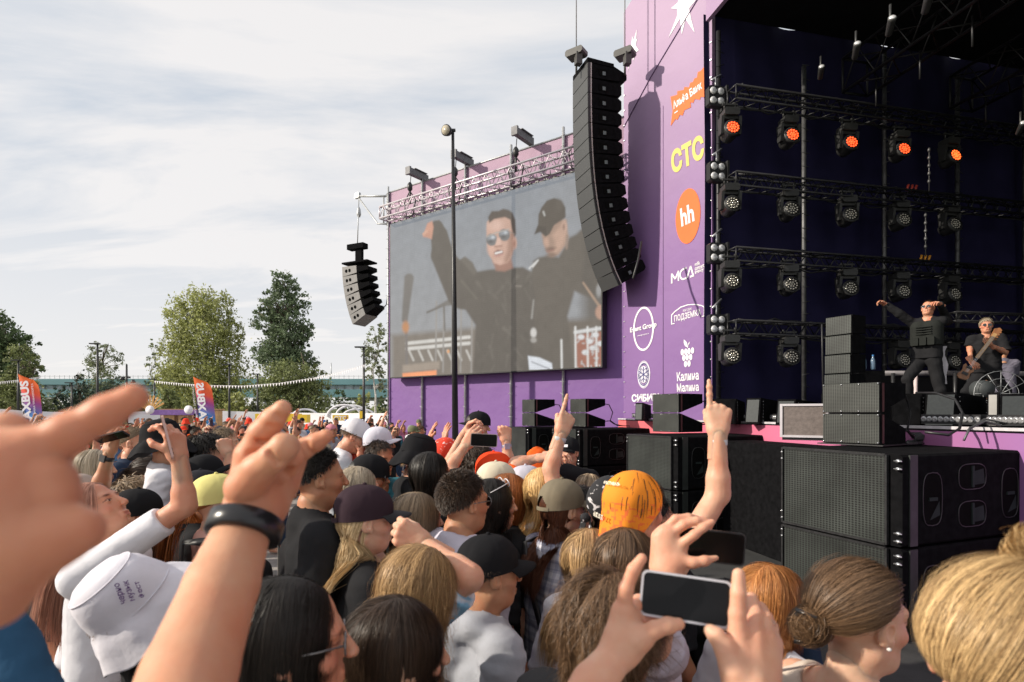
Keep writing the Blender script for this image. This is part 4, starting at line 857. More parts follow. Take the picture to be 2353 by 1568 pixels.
# ---------------------------------------------------------------- lamp pole in front of the wall
pl = empty('lamp_pole', P(1047, 1200, 17.4) * 1.0, 0, 'tall black lighting pole with a round floodlight before the big screen', 'street lamp')
pl.location.z = 0; base = Vector((pl.location.x, 17.4, 0)); tp = P(1040.5, 300, 17.4)
b = MB(); b.tube([base, base.lerp(tp, .5), tp], [.105, .075, .045], 12); sub(pl, 'pole', b, M_blackm)
b = MB(); b.tube([tp-Vector((.2, 0, -.0)), tp+Vector((.08, 0, 0))], .04, 6); c = P(1026, 300, 17.3); b.lathe([(.07, -.14), (.14, -.11), (.17, .03), (.15, .05)], Matrix.Translation(c) @ Matrix.Rotation(R(-25), 4, 'Z') @ Matrix.Rotation(R(100), 4, 'X'), 18); b.box((tp.x, tp.y, tp.z), (.16, .1, .06)); sub(pl, 'floodlight', b, M_blackm)
b = MB(); b.lathe([(.14, .045), (.14, .055), (.001, .06)], Matrix.Translation(c) @ Matrix.Rotation(R(-25), 4, 'Z') @ Matrix.Rotation(R(100), 4, 'X'), 18); sub(pl, 'lamp_glass', b, mat('flood_glass', (.5, .45, .35), .2))

# dark sheet added over the pale paving; its colour puts shade between crowd and stage
b = MB(); q = [Vector((2.6, -2, 0)), Vector((-1.0, 15.5, 0)), Vector((3.2, 15.5, 0)), Vector((6.5, -2, 0))]
b.add([v+Vector((0, 0, .020)) for v in q], [(0, 3, 2, 1)]); tag(b.build('pit_shade_sheet', mat('pit_shade', (.03, .03, .03), .9, var=.3, scale=3, bump=.3, bscale=30)), kind='structure')
# ---------------------------------------------------------------- background: trees, bridge, fence, flags, kiosk
def leaf_mat(name, c, var=.45):
    m = bpy.data.materials.new(name); m.use_nodes = True; nt = m.node_tree; b = nt.nodes['Principled BSDF']; b.inputs['Roughness'].default_value = .6
    a = nt.nodes.new('ShaderNodeVertexColor'); a.layer_name = 'tone'
    mx_ = nt.nodes.new('ShaderNodeMix'); mx_.data_type = 'RGBA'; nt.links.new(a.outputs[0], mx_.inputs[0]); mx_.inputs[6].default_value = tuple(x*(1-var) for x in c)+(1,); mx_.inputs[7].default_value = tuple(min(1, x*(1+var)) for x in c)+(1,)
    nt.links.new(mx_.outputs[2], b.inputs['Base Color'])
    tr_ = nt.nodes.new('ShaderNodeBsdfTranslucent'); nt.links.new(mx_.outputs[2], tr_.inputs[0]); ms = nt.nodes.new('ShaderNodeMixShader'); ms.inputs[0].default_value = .3
    nt.links.new(b.outputs[0], ms.inputs[1]); nt.links.new(tr_.outputs[0], ms.inputs[2]); nt.links.new(ms.outputs[0], nt.nodes['Material Output'].inputs[0])
    return m
M_birch = leaf_mat('birch_leaf', (.36, .38, .14)); M_poplar = leaf_mat('poplar_leaf', (.15, .20, .11)); M_dkleaf = leaf_mat('dark_leaf', (.10, .145, .06)); M_olive = leaf_mat('olive_leaf', (.20, .23, .09)); M_pale = leaf_mat('pale_leaf', (.22, .25, .14)); M_pine = leaf_mat('pine_leaf', (.055, .085, .06))
M_bark = mat('bark', (.16, .13, .10), .9, var=.3, scale=5); M_wbark = mat('birch_bark', (.50, .48, .44), .8, var=.4, scale=4, stretch=(1, 1, 3))
def tree(name, base, H, clumps, leafm, barkm, label, n, leaf, trunk_r=.25, group='trees behind the crowd', seed=0, droop=0.0):
    """clumps: (dx, z, rx, rz) lobes of the crown; leaves are scattered in small tufts through each lobe"""
    rs = np.random.RandomState(seed); e = empty(name, base, 0, label, 'tree', group)
    b = MB(); k = 7; pts = [Vector((math.sin(i*1.3+seed)*.12*i/k*2, math.cos(i*2.1+seed)*.1*i, H*.93*i/k)) for i in range(k+1)]
    b.tube(pts, [trunk_r*(1-.85*i/k) for i in range(k+1)], 8)
    for j, (dx_, z, rx, rz) in enumerate(clumps):
        for q in range(3 if leaf > .2 else 5):
            t = max(.12, min(.9, (z-rz*.7)/H)); p0 = Vector(pts[int(t*k)]).lerp(pts[min(k, int(t*k)+1)], .5)
            a = rs.uniform(0, 6.28); p2 = Vector((dx_+math.cos(a)*rx*.55, math.sin(a)*rx*.5, z+rs.uniform(-.2, .6)*rz)); mid = p0.lerp(p2, .5)+Vector((0, 0, rz*.2)); b.tube([p0, mid, p2], [trunk_r*.35, trunk_r*.2, trunk_r*.06], 5)
    b.build('trunk', barkm, e)
    tot = sum(rx*rx*rz for _, _, rx, rz in clumps); C_ = []; T_ = []
    for (dx_, z, rx, rz) in clumps:
        m_ = max(40, int(n*rx*rx*rz/tot)); nt_ = max(6, m_//26)
        d = rs.normal(size=(nt_, 3)); d /= np.linalg.norm(d, axis=1)[:, None]; r = rs.uniform(.25, 1.08, (nt_, 1))**.6
        tc_ = d*r*[rx, rx*.9, rz]+[dx_, 0, z]; tr_ = rs.uniform(.10, .26, nt_)*rx; ton = rs.uniform(0, 1, nt_)
        idx = rs.randint(0, nt_, m_); off = rs.normal(size=(m_, 3))*tr_[idx][:, None]*[.6, .6, .5]
        c = tc_[idx]+off; c[:, 2] -= droop*rs.uniform(0, 1, m_)**2*rx
        C_.append(c); T_.append(np.clip(ton[idx]+rs.normal(size=m_)*.22, 0, 1))
    C_ = np.concatenate(C_); T_ = np.concatenate(T_); N = len(C_)
    C_[:, 2] = np.maximum(C_[:, 2], .3)
    a = rs.normal(size=(N, 3)); a /= np.linalg.norm(a, axis=1)[:, None]; w = rs.normal(size=(N, 3)); w = np.cross(a, w); w /= np.linalg.norm(w, axis=1)[:, None]
    s = leaf*rs.uniform(.5, 1.4, (N, 1)); V = np.stack([C_-a*s, C_-w*s*.55, C_+a*s, C_+w*s*.55], 1).reshape(-1, 3); F = np.arange(N*4).reshape(-1, 4)
    me = npmesh('crown', V, F, False, [leafm]); ca = me.color_attributes.new('tone', 'FLOAT_COLOR', 'POINT'); col = np.ones((N*4, 4), np.float32); col[:, :3] = np.repeat(T_, 4)[:, None]; ca.data.foreach_set('color', col.ravel())
    link('crown', me, e); return e
def tx(px, d): q = P(px, 948, d); return Vector((q.x, q.y, 0))
def lobes(px_list, px0, d):       # (px, py, rx_px, ry_px) -> local clumps
    return [((x-px0)/FPX*d, CAMH-(y-948)/FPX*d, rx/FPX*d, ry/FPX*d) for x, y, rx, ry in px_list]
D1 = 62
tree('birch_tree', tx(470, D1), 15.5, lobes([(450, 690, 45, 38), (420, 720, 35, 40), (500, 705, 40, 42), (470, 760, 70, 60), (405, 790, 38, 50), (535, 770, 32, 50), (450, 850, 80, 55), (530, 860, 48, 60), (400, 880, 42, 40), (470, 920, 85, 38)], 470, D1), M_birch, M_wbark, 'big yellow green birch with drooping branches behind the flags', 34000, .14, .3, seed=3, droop=.5)
tree('poplar_tree', tx(655, 60), 16.5, lobes([(652, 650, 30, 30), (640, 695, 40, 38), (680, 700, 28, 40), (612, 740, 34, 34), (660, 760, 48, 40), (700, 770, 22, 40), (640, 815, 58, 36), (690, 830, 40, 30), (600, 700, 16, 26)], 655, 60), M_poplar, M_bark, 'tall dark poplar left of the hanging side speakers', 17000, .15, .35, seed=5)
tree('leafy_tree', tx(690, 52), 8, lobes([(660, 870, 60, 38), (710, 880, 42, 40), (640, 910, 46, 38), (700, 925, 60, 30), (740, 905, 20, 30)], 690, 52), M_olive, M_bark, 'broad bushy tree below the tall poplar', 12000, .12, .25, seed=6)
tree('leafy_tree', tx(20, 55), 11, lobes([(5, 780, 50, 40), (-30, 760, 50, 50), (20, 830, 50, 50), (60, 800, 26, 32), (-10, 880, 60, 45), (62, 850, 30, 40)], 20, 55), M_dkleaf, M_bark, 'dark leafy tree at the left edge of the photo', 15000, .14, .3, seed=8)
tree('leafy_tree', tx(60, 48), 8, lobes([(50, 830, 30, 40), (80, 850, 16, 24), (40, 890, 42, 40), (20, 925, 46, 30), (75, 900, 18, 20)], 60, 48), M_olive, M_bark, 'olive green tree in front of the dark tree at far left', 7000, .11, .2, seed=9)
tree('leafy_tree', tx(228, 64), 9, lobes([(232, 800, 30, 22), (214, 825, 30, 28), (258, 835, 26, 30), (236, 870, 42, 34), (225, 915, 50, 34)], 228, 64), M_pale, M_bark, 'round pale tree behind the tall left lamp post', 5200, .11, .2, seed=12)
tree('pine_tree', tx(182, 60), 6, lobes([(186, 860, 10, 14), (184, 885, 20, 20), (182, 915, 28, 26), (180, 940, 32, 20)], 182, 60), M_pine, M_bark, 'dark pine in front of the teal bridge', 4200, .09, .15, seed=14)
tree('pine_tree', tx(258, 60), 5.4, lobes([(262, 885, 22, 22), (240, 910, 34, 26), (270, 930, 30, 24)], 258, 60), M_pine, M_bark, 'dark pine right of the tall left lamp post', 4200, .09, .15, seed=15)
tree('pine_tree', tx(135, 58), 4.6, lobes([(140, 900, 12, 18), (136, 925, 20, 20), (150, 945, 22, 16)], 135, 58), M_pine, M_bark, 'small dark pine between the left flag and the lamp post', 2200, .09, .12, seed=16)
tree('young_birch', tx(352, 66), 9, lobes([(352, 800, 14, 22), (350, 840, 18, 26), (358, 880, 20, 26)], 352, 66), M_pale, M_wbark, 'thin airy young birch left of the big birch', 900, .11, .1, seed=17)
tree('young_birch', tx(862, 48), 8.6, lobes([(868, 770, 22, 24), (850, 800, 26, 26), (880, 810, 18, 30), (860, 850, 26, 26), (880, 880, 16, 30)], 862, 48), M_pale, M_wbark, 'young birch with a white trunk beside the wall edge', 2300, .10, .12, seed=18)
for k, (x, y, w, n) in enumerate(((395, 925, 26, 2000), (330, 940, 24, 1500), (545, 935, 30, 2500), (590, 945, 24, 1600), (610, 900, 30, 2600), (785, 925, 26, 1100), (835, 925, 22, 1100), (105, 940, 26, 1600), (-30, 930, 60, 3000), (880, 930, 14, 800))):
    tree('small_tree', tx(x, 50+k), 3.6, lobes([(x, y-14, w*.7, 22), (x-w*.3, y+4, w*.7, 20), (x+w*.3, y+6, w*.7, 20)], x, 50+k), [M_olive, M_dkleaf, M_birch, M_pale][k % 4], M_bark, ['young olive tree left under the big birch', 'low dark shrub tree behind the kiosk sign', 'bright green low tree at the right foot of the birch', 'pale low tree between birch and poplar', 'olive low tree left of the bushy tree', 'pale dark young tree before the bridge near the white arches', 'light green young tree right of the white arches', 'low pale tree right of the left flag', 'low olive tree at the far left edge', 'little dark tree against the purple wall edge'][k], n, .10, .08, 'low trees behind the fence', seed=30+k)
# meadow bank and far wood (one mass)
M_hill = mat('bank_grass', (.10, .11, .05), .9, var=.3, scale=.15); b = MB(); n = 40
vs = []
for i in range(n+1):
    x = -150+i*230/n; 
    for y, z in ((70, .02), (95, 2.2+.4*math.sin(i*.9)), (140, 2.6+.5*math.sin(i*.7))): vs.append((x, y, z))
b.add(vs, [(i*3+j, i*3+3+j, i*3+4+j, i*3+1+j) for i in range(n) for j in (0, 1)], 0, True); tag(b.build('grassy_bank', M_hill), kind='structure')
rs = np.random.RandomState(77); N = 26000; c = np.stack([rs.uniform(-110, 30, N), rs.uniform(75, 92, N), rs.uniform(0, 1, N)], 1); c[:, 2] = .4+c[:, 2]**1.5*(3.2+1.1*np.sin(c[:, 0]*.35)+.8*np.sin(c[:, 0]*1.1)); a = rs.normal(size=(N, 3)); w = np.cross(a, rs.normal(size=(N, 3))); a /= np.linalg.norm(a, axis=1)[:, None]; w /= np.linalg.norm(w, axis=1)[:, None]; s = rs.uniform(.12, .34, (N, 1))
me = npmesh('far_shrubs', np.stack([c-a*s, c-w*s*.6, c+a*s, c+w*s*.6], 1).reshape(-1, 3), np.arange(N*4).reshape(-1, 4), False, [M_olive]); ca = me.color_attributes.new('tone', 'FLOAT_COLOR', 'POINT'); col = np.ones((N*4, 4), np.float32); col[:, :3] = np.repeat(rs.uniform(0, .8, N), 4)[:, None]; ca.data.foreach_set('color', col.ravel())
tag(link('far_shrubs', me), 'low green shrubs and undergrowth in front of the far bridge', 'shrubs', kind='stuff')
# bridge
M_teal = mat('teal_bridge', (.15, .30, .33), .5, var=.1, scale=.1); M_conc = mat('bridge_concrete', (.42, .42, .42), .8, var=.1); M_bglass = mat('bridge_glass', (.55, .60, .64), .3, var=.3, scale=.4)
br = empty('metro_bridge', (-60, 150, 0), 0, 'long teal covered bridge on concrete legs behind the trees', 'bridge')
def bz(py, d=150): return CAMH-(py-948)/FPX*d
b = MB()
for y0, y1, dd in ((872, 885, 0), (896, 914, .6)): b.box((-55, 150-dd, (bz(y0)+bz(y1))/2), (230, 4, bz(y0)-bz(y1)))
sub(br, 'girder', b, M_teal)
b = MB(); b.box((-55, 151, (bz(885)+bz(896))/2), (230, 2, bz(885)-bz(896)-.01)); sub(br, 'window_band', b, M_bglass)
b = MB(); 
for i in range(100): b.box((-168+i*2.3, 149.6, (bz(885)+bz(896))/2), (.25, .3, bz(885)-bz(896)))
for i in range(180): b.box((-168+i*1.28, 149.6, bz(867)), (.07, .07, bz(864)-bz(872)))
b.box((-55, 149.6, bz(865)), (230, .08, .08)); sub(br, 'mullion_and_railing', b, M_conc)['kind'] = 'stuff'
for i in range(9):
    b = MB(); x = -158+i*24; 
    for s in (-2.5, 2.5): b.tube([(x+s, 151, -.5), (x+s, 151, bz(914))], .8, 8)
    b.box((x, 151, bz(916)), (9, 3, 1.2)); sub(br, 'bridge_leg', b, M_conc)
for i, x in enumerate((-160, -110, -70, -47, 8)):
    b = MB(); b.tube([(x, 149, bz(872)), (x, 149, bz(845-i % 2*10))], .12, 5); sub(br, 'mast', b, M_steel)
# white fence (one run of panels) and lamp posts
fe = empty('white_fence', (-10, 40, 0), 0, 'long white banner fence behind the crowd', 'fence')
M_fw = mat('fence_white', (.74, .73, .76), .7, var=.05, scale=2, bump=.2, bscale=3)
b = MB(); pts = [(-30, 938, 36), (60, 945, 38), (160, 948, 40), (300, 946, 42), (480, 944, 44), (640, 948, 44), (760, 950, 42), (905, 950, 38)]
top = [P(*q) for q in pts]; 
for i in range(len(top)-1):
    a, c = top[i], top[i+1]; nrm = Vector((0, .06, 0)); b.hexa([Vector((a.x, a.y, .1)), Vector((c.x, c.y, .1)), Vector((c.x, c.y, .1))+nrm, Vector((a.x, a.y, .1))+nrm, a, c, c+nrm, a+nrm])
sub(fe, 'panel', b, M_fw)
for i, a in enumerate(top):
    b = MB(); b.tube([(a.x, a.y+.1, 0), (a.x, a.y+.1, a.z+.05)], .04, 6); sub(fe, 'fence_post', b, M_steel)
def lamp_post(px, py_top, d, label, style=0):
    q = P(px, 948, d); h = P(px, py_top, d).z; e = empty('lamp_post', (q.x, q.y, 0), 0, label, 'street lamp', 'park lamp posts')
    b = MB(); b.tube([(0, 0, 0), (0, 0, h)], [.11, .06], 8); b.build('pole', M_blackm, e)
    b = MB()
    if style == 0: b.box((-.2, 0, h), (.7, .25, .08))
    else:
        b.box((.0, 0, h-.9), (.5, .1, .12)); b.lathe([(.14, 0), (.16, .1), (.08, .25)], Matrix.Translation((.45, 0, h-1.3)), 10); b.lathe([(.14, 0), (.16, .1), (.08, .25)], Matrix.Translation((-.3, 0, h-1.1)), 10); b.box((.1, 0, h-2.6), (.35, .2, .5))
    b.build('lamp_head', M_blackm, e)
for a in ((224, 790, 42, 'tall black lamp post before the round pale tree'), (42, 828, 44, 'black lamp post left of the left flag'), (527, 838, 44, 'black lamp post right of the middle flag'), (592, 860, 50, 'lamp post left of the bushy tree'), (836, 798, 36, 'tall black lamp post beside the young birch'), (355, 872, 52, 'thin lamp post left of the big birch'), (165, 880, 50, 'short lamp post before the dark pine'), (553, 890, 60, 'faint thin lamp post under the birch'), (20, 870, 52, 'thin lamp post at the left edge')): lamp_post(*a)
lamp_post(291, 838, 40, 'camera mast with round heads beside the big finger', 1)
# feather flags
def flag_mat(name):
    m = bpy.data.materials.new(name); m.use_nodes = True; nt = m.node_tree; b = nt.nodes['Principled BSDF']; b.inputs['Roughness'].default_value = .6
    t = nt.nodes.new('ShaderNodeTexCoord'); s = nt.nodes.new('ShaderNodeSeparateXYZ'); nt.links.new(t.outputs['Object'], s.inputs[0])
    a = nt.nodes.new('ShaderNodeMath'); a.operation = 'MULTIPLY_ADD'; nt.links.new(s.outputs['X'], a.inputs[0]); a.inputs[1].default_value = .35; nt.links.new(s.outputs['Z'], a.inputs[2])
    mr = nt.nodes.new('ShaderNodeMapRange'); nt.links.new(a.outputs[0], mr.inputs[0]); mr.inputs['From Min'].default_value = 1.2; mr.inputs['From Max'].default_value = 3.9
    r = nt.nodes.new('ShaderNodeValToRGB'); r.color_ramp.elements[0].color = (.03, .35, .62, 1); r.color_ramp.elements[1].color = (.88, .17, .02, 1)
    e = r.color_ramp.elements.new(.3); e.color = (.05, .20, .52, 1); e = r.color_ramp.elements.new(.55); e.color = (.35, .06, .28, 1); e = r.color_ramp.elements.new(.72); e.color = (.85, .10, .04, 1)
    nt.links.new(mr.outputs[0], r.inputs[0]); nt.links.new(r.outputs[0], b.inputs['Base Color']); return m
M_flag = flag_mat('flag_print')
def flag(px, pyt, d, label, mirror, sc=1.0):
    q = P(px, 948, d); h = P(px, pyt, d).z; e = empty('feather_flag', (q.x, q.y, 0), 0, label, 'flag', 'feather flags')
    b = MB(); b.tube([(0, 0, 0), (-.20, .03, h*.5), (-.43, .03, h+.02)], [.03, .025, .012], 6); b.build('pole', M_blackm, e)
    n = 14; vs = []; W = .95*sc
    for i in range(n+1):
        t = i/n; z = .55+t*(h-.55); x0 = .02-.45*t; w = W*math.sqrt(max(0, 1-((t-.80)/.20)**2)) if t > .80 else W
        w = max(w, .02)
        for j in range(7): u = j/6; vs.append((x0+w*u, .05*math.sin(u*5+t*4), z-(u*.22 if t > .0 else 0)*.4))
    fs = [(i*7+j, i*7+j+1, i*7+8+j, i*7+7+j) for i in range(n) for j in range(6)]
    # give the cloth thickness
    m_ = len(vs); vs2 = vs+[(x, y+.012, z) for x, y, z in vs]; fs2 = fs+[tuple(m_+k for k in f[::-1]) for f in fs]; b = MB(); b.add(vs2, fs2, 0, True); b.build('banner', M_flag, e)
    b = MB(); M = frame((W*.62-.1 if not mirror else W*.30-.1, -.075, .75), (0, 0, 1), (-1, 0, 0) if not mirror else (1, 0, 0), (0, -1, 0))
    if not mirror: M = frame((.26, -.085, 1.22), (-.10, 0, 1), (-1, 0, -.10), (0, -1, 0))
    else: M = frame((.10, -.085, 1.22), (-.10, 0, 1), (1, 0, .10), (0, -1, 0))
    add_text(b, 'MAXBUS', M, 0, -.12, 2.7*h/4.4, .46, .04)
    M2 = M @ Matrix.Translation((0.1, -.36, 0)); add_text(b, 'ПЛАТФОРМА ТРАНСПОРТА', M2, 0, 0, 2.4*h/4.4, .11, .01)
    b.build('flag_letters', M_white, e)
flag(62, 859, 30, 'orange and blue feather flag with white letters at the left edge', False)
flag(462, 865, 33, 'orange and blue feather flag showing its mirrored back, before the birch', True)
# bunting
def bunting(pts, label):
    e = empty('bunting_line', pts[0], 0, label, 'bunting', 'bunting lines'); L = []
    for i in range(len(pts)-1):
        for k in range(12): L.append(pts[i].lerp(pts[i+1], k/12))
    L.append(pts[-1]); b = MB(); b.tube(L, .009, 4); sub(e, 'string', b, M_fw); b = MB(); acc = 0
    for i in range(0, len(L)-1):
        a, c = L[i], L[i+1]
        if (c-a).length > .1: b.add([a, a.lerp(c, .6), a.lerp(c, .3)-Vector((0, 0, .16)), a+Vector((0, .01, 0)), a.lerp(c, .6)+Vector((0, .01, 0)), a.lerp(c, .3)-Vector((0, -.01, .16))], [(0, 1, 2), (5, 4, 3)])
    sub(e, 'pennant', b, M_white)['kind'] = 'stuff'
bunting([P(-20, 880, 34), P(40, 874, 34), P(95, 866, 34)], 'string of small white pennants crossing the left flag')
bunting([P(355, 876, 36), P(420, 882, 35), P(478, 886, 34), P(560, 887, 33), P(640, 881, 32), P(720, 869, 31), P(780, 856, 30), P(840, 838, 29)], 'long string of white pennants from the birch to the side speakers')
# kiosk, sunburst, round signs, yellow stands, white arches
M_wood = mat('kiosk_wood', (.42, .25, .12), .8, var=.15, scale=6); M_purp = mat('kiosk_purple', (.20, .10, .34), .6)
ks = empty('wooden_kiosk', P(430, 970, 35), 0, 'light wooden kiosk with a purple fascia and two round white signs', 'kiosk')
def bx(b, x0, x1, y0, y1, d, dep): a = P(x0, y0, d); c = P(x1, y1, d); b.box(((a.x+c.x)/2, d+dep/2, (a.z+c.z)/2), (abs(c.x-a.x), dep, abs(a.z-c.z)))
b = MB()
for x0, x1 in ((368, 400), (410, 432), (460, 500)): bx(b, x0, x1, 943, 1020, 35, .6)
bx(b, 368, 500, 940, 944, 35, .9); sub(ks, 'post', b, M_wood)
b = MB(); bx(b, 345, 463, 942, 954, 34.9, .08); sub(ks, 'fascia', b, M_purp)
for x in (345, 434):
    b = MB(); b.lathe([(.26, 0), (.26, .05)], Matrix.Translation(P(x, 942, 34.6)) @ Matrix.Rotation(R(90), 4, 'X'), 24); sg = sub(ks, 'round_sign', b, M_white)
    b = MB(); q = P(x-6, 943, 34.53); add_text(b, 'фестиваль', frame(q, (1, 0, 0), (0, 0, 1), (0, -1, 0)), 0, 0, .34, .05, .01); sub(ks, 'sign_letters', b, mat('sign_grey', (.4, .38, .45), .7))
b = MB(); q = P(345, 945, 36)
for i in range(9):
    a = R(30+15*i); b.prism([(-.035, .3), (.035, .3), (.06, 1.0), (-.06, 1.0)], .03, frame(q, (math.sin(a), 0, -math.cos(a)), (math.cos(a), 0, math.sin(a)), (0, -1, 0)))
o = b.build('sunburst_sign', mat('sunburst', (.60, .33, .10), .6)); tag(o, 'fan shaped orange sunburst sign behind the fingertip', 'sign')
ye = empty('yellow_stand', P(640, 970, 34), 0, 'yellow block shaped stand left of the white arches', 'stand')
b = MB(); bx(b, 586, 680, 951, 968, 34, 1); bx(b, 608, 628, 941, 951, 34, 1); bx(b, 628, 646, 934, 951, 34.01, 1); sub(ye, 'block', b, mat('yellow_panel', (.78, .52, .03), .6, var=.05))
b = MB(); bx(b, 640, 705, 953, 972, 33.4, .6); sub(ye, 'counter', b, mat('yellow_panel', (.78, .52, .03), .6))
b = MB(); add_text(b, 'СТС', frame(P(690, 971, 33.36), (1, 0, 0), (0, 0, 1), (0, -1, 0)), 0, 0, .30, .09, .03); sub(ye, 'letters', b, M_white)
yb = empty('yellow_banner', P(793, 965, 34), 0, 'yellow banner with white outlined letters on the white fence', 'banner')
b = MB(); bx(b, 764, 800, 954, 967, 34, .1); sub(yb, 'cloth', b, mat('yellow_panel', (.78, .52, .03), .6)); b = MB(); add_text(b, 'СТС', frame(P(768, 965.5, 33.97), (1, 0, 0), (0, 0, 1), (0, -1, 0)), 0, 0, .75, .24, .04); sub(yb, 'letters', b, M_white)
b = MB(); bx(b, 826, 832, 945, 975, 34, .1); tag(b.build('narrow_banner', mat('yellow_panel', (.78, .52, .03), .6)), 'narrow yellow banner beside the lamp post', 'banner')
for k, (x0, x1, yt) in enumerate(((752, 830, 931), (772, 846, 932), (788, 862, 940), (672, 730, 941))):
    b = MB(); q = []; d = 42+k
    for i in range(15): t = i/14*math.pi; q.append(P((x0+x1)/2-(x1-x0)/2*math.cos(t), 958-(958-yt)*math.sin(t), d))
    b.tube(q, .09, 6); tag(b.build('white_arch', M_fw), ['large left hand arch of white tubes', 'middle arch of white tubes', 'low right hand arch of white tubes', 'flat white arch above the yellow stand'][k]+' behind the fence', 'arch', 'white tube arches')
b = MB(); bx(b, 208, 262, 953, 975, 33, .2); tag(b.build('orange_stand', mat('orange_panel', (.75, .10, .03), .6)), 'orange red stand front behind the big pointing finger', 'stand')
b = MB(); bx(b, 205, 300, 947, 953, 33.5, 2.0); tag(b.build('white_canopy', M_fw), 'low white canopy over the orange stand', 'canopy')
